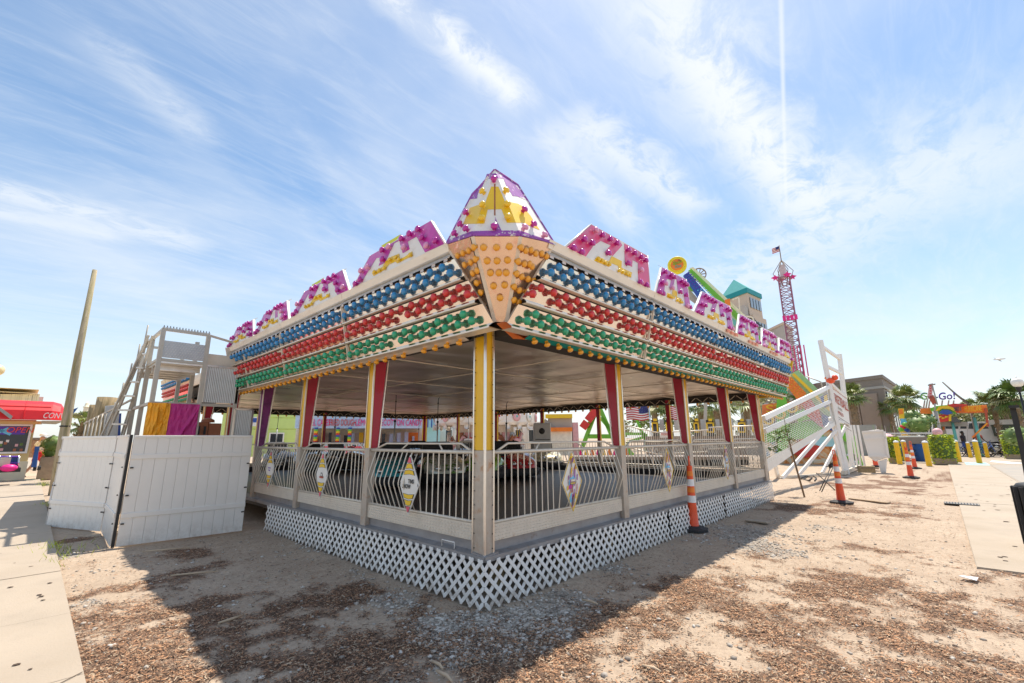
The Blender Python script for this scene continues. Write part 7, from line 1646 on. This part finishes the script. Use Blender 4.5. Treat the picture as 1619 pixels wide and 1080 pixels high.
s = MB(); s.prism([F.w(bx,.97,zf-.1), F.w(bx-.42,1.07,zf-.15), F.w(bx-.42,1.07,zf-.5), F.w(bx,.97,zf-.45)], -F.b*.02, 'flag_blue'); s.build('canton', fl)
# taupe building
F, r = bld(1390, 58, 'taupe_building', 'long grey brown building with tall narrow windows behind the palms', 'building')
x0, zt_ = F.xz(1300,602,12); xm, zm = F.xz(1394,598,0); x1 = F.xz(1420,612,14)[0]
s = MB(); ft = [F.w(x0,4,0), F.w(xm,0,0), F.w(x1,15,0), F.w(x1-20,24,0), F.w(x0-6,16,0)]; s.prism(ft, (0,0,zm), 'bld_taupe'); s.build('wall', r)
s = MB(); cc = sum(ft)/5; s.prism([cc+(k-cc)*1.012+(0,0,zm-1.0) for k in ft], (0,0,.25), 'bld_grey'); s.prism([cc+(k-cc)*1.015+(0,0,zm) for k in ft], (0,0,.35), 'bld_taupe'); s.build('cornice', r)
P0, P1 = ft[0], ft[1]; d = (P1-P0); n_ = np.cross(d, (0,0,1)); n_ /= np.linalg.norm(n_); n_ = n_ if np.dot(n_, CAMP-P0) > 0 else -n_
for a0_, a1_, t_ in ((.28,.62,.72), (.64,.90,.80)): s = MB(); s.prism([P0+d*a0_+(0,0,0), P0+d*a1_, P0+d*a1_+(0,0,zm*t_), P0+d*a0_+(0,0,zm*t_)], n_*.12, 'bld_tan'); s.build('tan_panel', r)
P0, P1 = ft[1], ft[2]; d = (P1-P0); n_ = np.cross(d, (0,0,1)); n_ /= np.linalg.norm(n_); n_ = n_ if np.dot(n_, CAMP-P0) > 0 else -n_
for k in range(6):
    for lo, hi in ((.30,.50), (.58,.82)): s = MB(); a = .08+.15*k; s.prism([P0+d*a+(0,0,zm*lo), P0+d*(a+.09)+(0,0,zm*lo), P0+d*(a+.09)+(0,0,zm*hi), P0+d*a+(0,0,zm*hi)], n_*.1, 'glass_dark'); w_ = s.build('window', r); s = MB(); s.prism([P0+d*(a-.012)+(0,0,zm*lo-.2)+n_*.1, P0+d*(a+.10)+(0,0,zm*lo-.2)+n_*.1, P0+d*(a+.10)+(0,0,zm*lo)+n_*.1, P0+d*(a-.012)+(0,0,zm*lo)+n_*.1], n_*.1, 'bld_grey'); s.build('sill', w_)
s = MB(); c = F.P(1366,672,-12); s.obox(c*np.array((1,1,0))+np.array((0,0,c[2]/2)), F.r*.75, F.b*.6, (0,0,c[2]/2), 'roof_grey'); o = s.build('kiosk', None, loc=F.P(1366,680,-12)*np.array((1,1,0))); tag(o, 'dark grey kiosk roof at the foot of the left palm', 'kiosk')
# palms
palm(1358, 700, 628, 56, 'palm with pale bloom right beside the basketball banner', 1.75, nf=46, trunk=.30)
palm(1443, 722, 634, 52, 'tall palm left of the rainbow mini golf sign', 1.75, nf=46, trunk=.30)
palm(1416, 705, 645, 58, 'palm close behind the tall one on its left', 1.3, nf=36, trunk=.2)
palm(1547, 700, 645, 80, 'palm behind the flame shaped ride wing', 1.6, nf=36, trunk=.22)
for u, vt, d_, lb in ((1583,642,50,'left palm of the dense clump at right edge'), (1600,634,54,'middle palm of the dense clump at right edge'), (1620,628,48,'rightmost palm cut by the frame edge'), (1592,660,56,'low palm under the right clump')): palm(u, 700, vt, d_, lb, 1.7, nf=46, trunk=.14, m='leaf_green' if u > 1595 else 'leaf_palm')
F = Loc(1550, 60); s = MB(); rnd = random.Random(21)
for k in range(24): u_ = rnd.uniform(1455,1619); leaves(s, F.P(u_, rnd.uniform(655,682), rnd.uniform(0,3)), (1.6,1.6,1.1), 80, .28, rnd.choice(['leaf_pale','leaf_palm','leaf_green']), rnd)
o = s.build('distant_foliage', None, loc=F.o, fix=False); tag(o, 'green tree line far behind the van and rides', 'foliage', kind='stuff')
# mini golf / go ride structure
F, r = bld(1510, 46, 'arcade_ride', 'rainbow coloured ride roof with flame wing and big lettering', 'amusement ride')
def qd(pts, y, d, m, nm, par=None): s = MB(); s.prism([F.P(u, v, y) for u, v in pts], F.b*d, m); return s.build(nm, par or r)
qd([(1455,646),(1560,640),(1562,652),(1455,654)], .2, 1.2, 'ride_orange', 'roof_beam')
qd([(1470,646),(1480,642),(1500,640),(1512,646),(1512,654),(1475,655)], -.1, .3, 'ride_green', 'green_wing')
qd([(1478,652),(1484,643),(1498,641),(1508,645),(1512,652),(1502,647),(1490,646)], -.3, .2, 'sign_yellow', 'yellow_arc'); qd([(1484,653),(1490,648),(1500,648),(1507,653),(1498,656)], -.35, .2, 'ride_blue', 'blue_arc')
qd([(1498,640),(1508,638),(1528,639),(1530,641),(1514,645),(1516,652),(1511,652)], -.25, .3, 'ride_red', 'flame_wing')
for k in range(4): qd([(1509+k*3,643.5),(1510.5+k*3,643.5),(1511+k*3,650),(1509.5+k*3,650)], -.4, .1, 'car_black', 'vent')
qd([(1472,655),(1482,655),(1483,668),(1474,670)], -.1, .3, 'roof_teal', 'teal_board'); qd([(1482,656),(1500,655),(1500,666),(1483,668)], -.1, .3, 'ride_red', 'flame_board'); qd([(1500,655),(1504,655),(1504,666),(1500,666)], -.12, .3, 'sign_yellow', 'yellow_post')
for k in range(3): qd([(1484+k*5,657.5+k%2*2),(1490+k*5,659+k%2*2),(1484+k*5,661+k%2*2)], -.2, .05, 'sign_yellow', 'flame_print')
qd([(1504,660),(1512,659),(1520,668),(1504,668)], .1, .5, 'car_black', 'dark_windscreen'); qd([(1475,667),(1530,667),(1530,674),(1475,674)], .6, .6, 'bld_grey', 'lower_roof')
text_obj('HURRICANE', F.P(1526,651,-.2), F.r, (0,0,1), .42, 'sign_yellow', 'lettering', r, .04, width=float(F.xz(1553,651)[0]-F.xz(1526,651)[0]))
qd([(1556,646),(1560,645),(1564,674),(1560,675)], -.1, .3, 'line_red', 'red_column')
for u_ in (1458, 1478, 1504, 1540): s = MB(); c = F.P(u_,660,.4); s.tube([c, c*np.array((1,1,0))], .09, 'roof_teal', 6); s.build('column', r)
for k in range(12): qd([(1452+k*3.5,655),(1455+k*3.5,655),(1455+k*3.5,680),(1452+k*3.5,680)], 1.0+.3*(k%3), .2, ('ride_red','ride_cream','leaf_green','ride_orange')[k%4], 'scenery_board')
F, gr = bld(1486, 48, 'roof_sign', 'big rainbow coloured Go-Go! letters standing on a roof frame', 'sign'); r = gr
for t_, u0, u1 in (('Go', 1456, 1478), ('-', 1479, 1484), ('Go!', 1485, 1512)):
    text_obj(t_, F.P(u0,632,-.05), F.r, (0,0,1), float(F.xz(1480,621)[1]-F.xz(1480,632)[1]), 'ride_blue', 'lettering', gr, .08, width=float(F.xz(u1,632)[0]-F.xz(u0,632)[0]), shear=.15, bold=.02)
    if t_ != '-': text_obj(t_, F.P(u0+.7,631.6,-.2), F.r, (0,0,1), float(F.xz(1480,621.8)[1]-F.xz(1480,631.6)[1]), 'ride_green' if u0 < 1480 else 'ride_violet', 'lettering', gr, .05, width=float(F.xz(u1-1,632)[0]-F.xz(u0+.7,632)[0]), shear=.15)
for u_ in (1462,1470,1490,1500,1508): s = MB(); s.tube([F.P(u_,633), F.P(u_-2,646)], .05, 'bld_grey', 5); s.build('strut', gr)
s = MB(); s.tube([F.P(1455,646), F.P(1515,646)], .08, 'bld_grey', 5); s.build('frame_beam', gr); s = MB(); c = F.P(1485,646); s.tube([c, c*np.array((1,1,0))], .12, 'bld_grey', 6); s.build('post', gr)
F, r = bld(1476, 45, 'red_boat_mast', 'leaning red and orange rocket shaped mast with cross arm over the letters', 'mast')
def qd(pts, y, d, m, nm, par=None): s = MB(); s.prism([F.P(u, v, y) for u, v in pts], F.b*d, m); return s.build(nm, par or r)
qd([(1469,607),(1475,606),(1474,630),(1466,628)], 0, .4, 'carousel_pink', 'upper_hull'); qd([(1467,627),(1476,625),(1482,638),(1475,640)], 0, .4, 'line_red', 'lower_hull'); qd([(1467,608),(1479,606.5),(1479,608.5),(1467,610)], -.05, .1, 'bld_taupe', 'cross_arm')
for a, b_ in (((1474,610),(1482,640)), ((1467,628),(1464,645)), ((1478,638),(1478,650))): s = MB(); s.tube([F.P(*a), F.P(*b_)], .05, 'bld_grey', 5); s.build('stay', r)
for k in range(5): qd([(1469.5,610+k*4),(1472.5,609+k*4),(1471.5,611.5+k*4)], -.05, .04, 'ride_red', 'hull_mark')
s = MB(); c = F.P(1478,650,.2); s.tube([c, c*np.array((1,1,0))], .15, 'bld_grey', 6); s.build('post', r)
F, r = bld(1512, 50, 'boom_arm', 'thin long slanting boom rising left over the ride roof', 'boom'); s = MB(); s.tube([F.P(1490,604), F.P(1512,624), F.P(1534,641)], [.05,.08,.1], 'bld_taupe', 6); s.build('boom', r); s = MB(); c = F.P(1534,641); s.tube([c, c*np.array((1,1,0))], .12, 'bld_taupe', 6); s.build('post', r)
# colourful low things between the barrier and the van
F, r = bld(1430, 40, 'kiddie_ride', 'small colourful kiddie ride with painted panels beyond the fence', 'amusement ride')
def qd(pts, y, d, m, nm, par=None): s = MB(); s.prism([F.P(u, v, y) for u, v in pts], F.b*d, m); return s.build(nm, par or r)
qd([(1420,646),(1429,646),(1430,662),(1422,662)], 0, .3, 'sign_yellow', 'tall_panel'); qd([(1421,648),(1427,647),(1428,654),(1422,655)], -.05, .1, 'ride_orange', 'flame_print'); qd([(1424,662),(1433,662),(1434,672),(1424,672)], 0, .4, 'cyan_neon', 'side_panel')
for u_, v_, m in ((1428,676,'ride_red'),(1433,680,'ride_blue'),(1429,684,'sign_yellow'),(1426,679,'ride_green'),(1431,672,'ride_green')): s = MB(); s.sphere(F.P(u_,v_,-.3), .2, m, 8, 5); s.build('ball', r)
qd([(1426,686),(1442,689),(1442,692),(1426,690)], -.3, .5, 'sign_yellow', 'slide'); qd([(1424,672),(1436,672),(1436,710),(1424,710)], .3, .4, 'ride_cream', 'base')
F, r = bld(1405, 42, 'green_pickets', 'green and white lettered boards behind the barrier', 'sign')
for k in range(9): s = MB(); u_ = 1380+k*4.6; F.quad(s, u_, 672+(k%3), u_+3.2, 688, 0, .1, ('ride_green','plastic_white','leaf_green')[k%3]); s.build('board', r)
s = MB(); F.quad(s, 1380, 688, 1420, 712, .1, .2, 'ride_cream'); s.build('base', r)
F, r = bld(1435, 38, 'white_pickets', 'low white picket fence with dark gaps between barrier and van', 'fence')
for k in range(30): s = MB(); u_ = 1397+k*2.7; F.quad(s, u_, 683, u_+1.6, 690, 0, .08, 'plastic_white'); s.build('picket', r)
s = MB(); F.quad(s, 1397, 684.5, 1478, 686, .08, .12, 'plastic_white'); s.build('rail', r); s = MB(); F.quad(s, 1397, 689.5, 1478, 714, .1, .2, 'bld_taupe'); s.build('base_board', r)
F, r = bld(1465, 41, 'striped_boat', 'black and white striped low ride car beside the van tail', 'ride car')
for k in range(7): s = MB(); s.prism([F.P(1458+k*3,674-k*.5), F.P(1460+k*3,673-k*.5), F.P(1464+k*2.4,686), F.P(1460+k*2.4,687)], F.b*.3, 'plastic_white' if k%2 else 'car_black'); s.build('stripe', r)
s = MB(); F.quad(s, 1455, 686, 1482, 712, .1, .5, 'car_black'); s.build('base', r)
for k, (u_, v_, d_, lb) in enumerate(((1452,672,39,'bushy shrub left of the teal board'), (1464,668,43,'shrub under the ride roof left of the flame board'), (1442,660,44,'loose shrub behind the tall palm trunk'), (1610,690,38,'dark shrub at the far right behind the hedge'))):
    F = Loc(u_, d_); bush(F.P(u_, v_), (.8,.8,.7), 200, .13, lb, ('leaf_palm','leaf_green'), 'shrub', 'shrub')
# small litter and sticks lying on the ground
for u0, v0, u1, v1, lb in ((683,1045,700,1058,'pale bent stick lying on the gravel at bottom centre'), (690,1060,715,1078,'short pale driftwood piece near the bottom edge'), (920,948,945,955,'short pale stick near the shadow edge'), (270,910,345,903,'long thin pale stick across the dark mulch'), (345,985,385,972,'thin pale twig on the dark mulch'), (225,872,300,866,'thin pale root in front of the white fence'), (1015,1052,1045,1062,'pale wood splinter on the orange mulch')):
    P_, Q_ = on_z(u0,v0,.012), on_z(u1,v1,.012); mid = (P_+Q_)/2+np.array((.01,-.015,.004)); s = MB(); s.tube([P_, mid, Q_], [.008,.011,.006], 'chip_pale', 6); tag(s.build('stick', None, loc=P_), lb, 'stick')
p = on_z(1533,915,.02); s = MB(); s.prism([p+(-.06,-.05,0), p+(.05,-.07,.01), p+(.08,.05,0), p+(-.03,.08,.015)], (0,0,.006), 'reflective'); tag(s.build('crumpled_wrapper', None, loc=p), 'small crumpled white blue wrapper on the sand at right', 'litter')
# sand and dark spots drifted over the pavements
rs = random.Random(77); s = MB()
for _ in range(160):
    side = rs.random()
    if side < .45: x, y, z = rs.uniform(-5,-2.66), rs.uniform(-.5,9), .0395
    else: x, y, z = rs.uniform(4.8,20), rs.uniform(-6,-3.4), .026 if rs.random() < 2 else 0
    if side >= .45 and y < -4.85: z = .0145
    r_ = rs.uniform(.008,.03)*(1 if side < .45 else 1.6); a0 = rs.uniform(0,6)
    s.add([(x+r_*rs.uniform(.6,1.2)*math.cos(a0+k*PI/3), y+r_*rs.uniform(.6,1.2)*math.sin(a0+k*PI/3), z) for k in range(6)], [tuple(range(6))], 'chip_dark')
o = s.build('pavement_spots', None, fix=False, kind='stuff'); tag(o, 'dark gum spots dotted over the pale pavements', 'stains', kind='stuff')
# cracks in the left pavement
for pts in (((-3.9,.2),(-3.5,.45),(-3.1,.62),(-2.62,1.02)), ((-4.6,2.7),(-4.2,3.1),(-3.9,3.2),(-3.5,3.75),(-3.2,4.0))):
    s = MB()
    for p, q in zip(pts, pts[1:]): s.beam((p[0],p[1],.0392), (q[0],q[1],.0392), .006, .0015, 'chip_dark')
    tag(s.build('crack', None, kind='structure'), None, None)
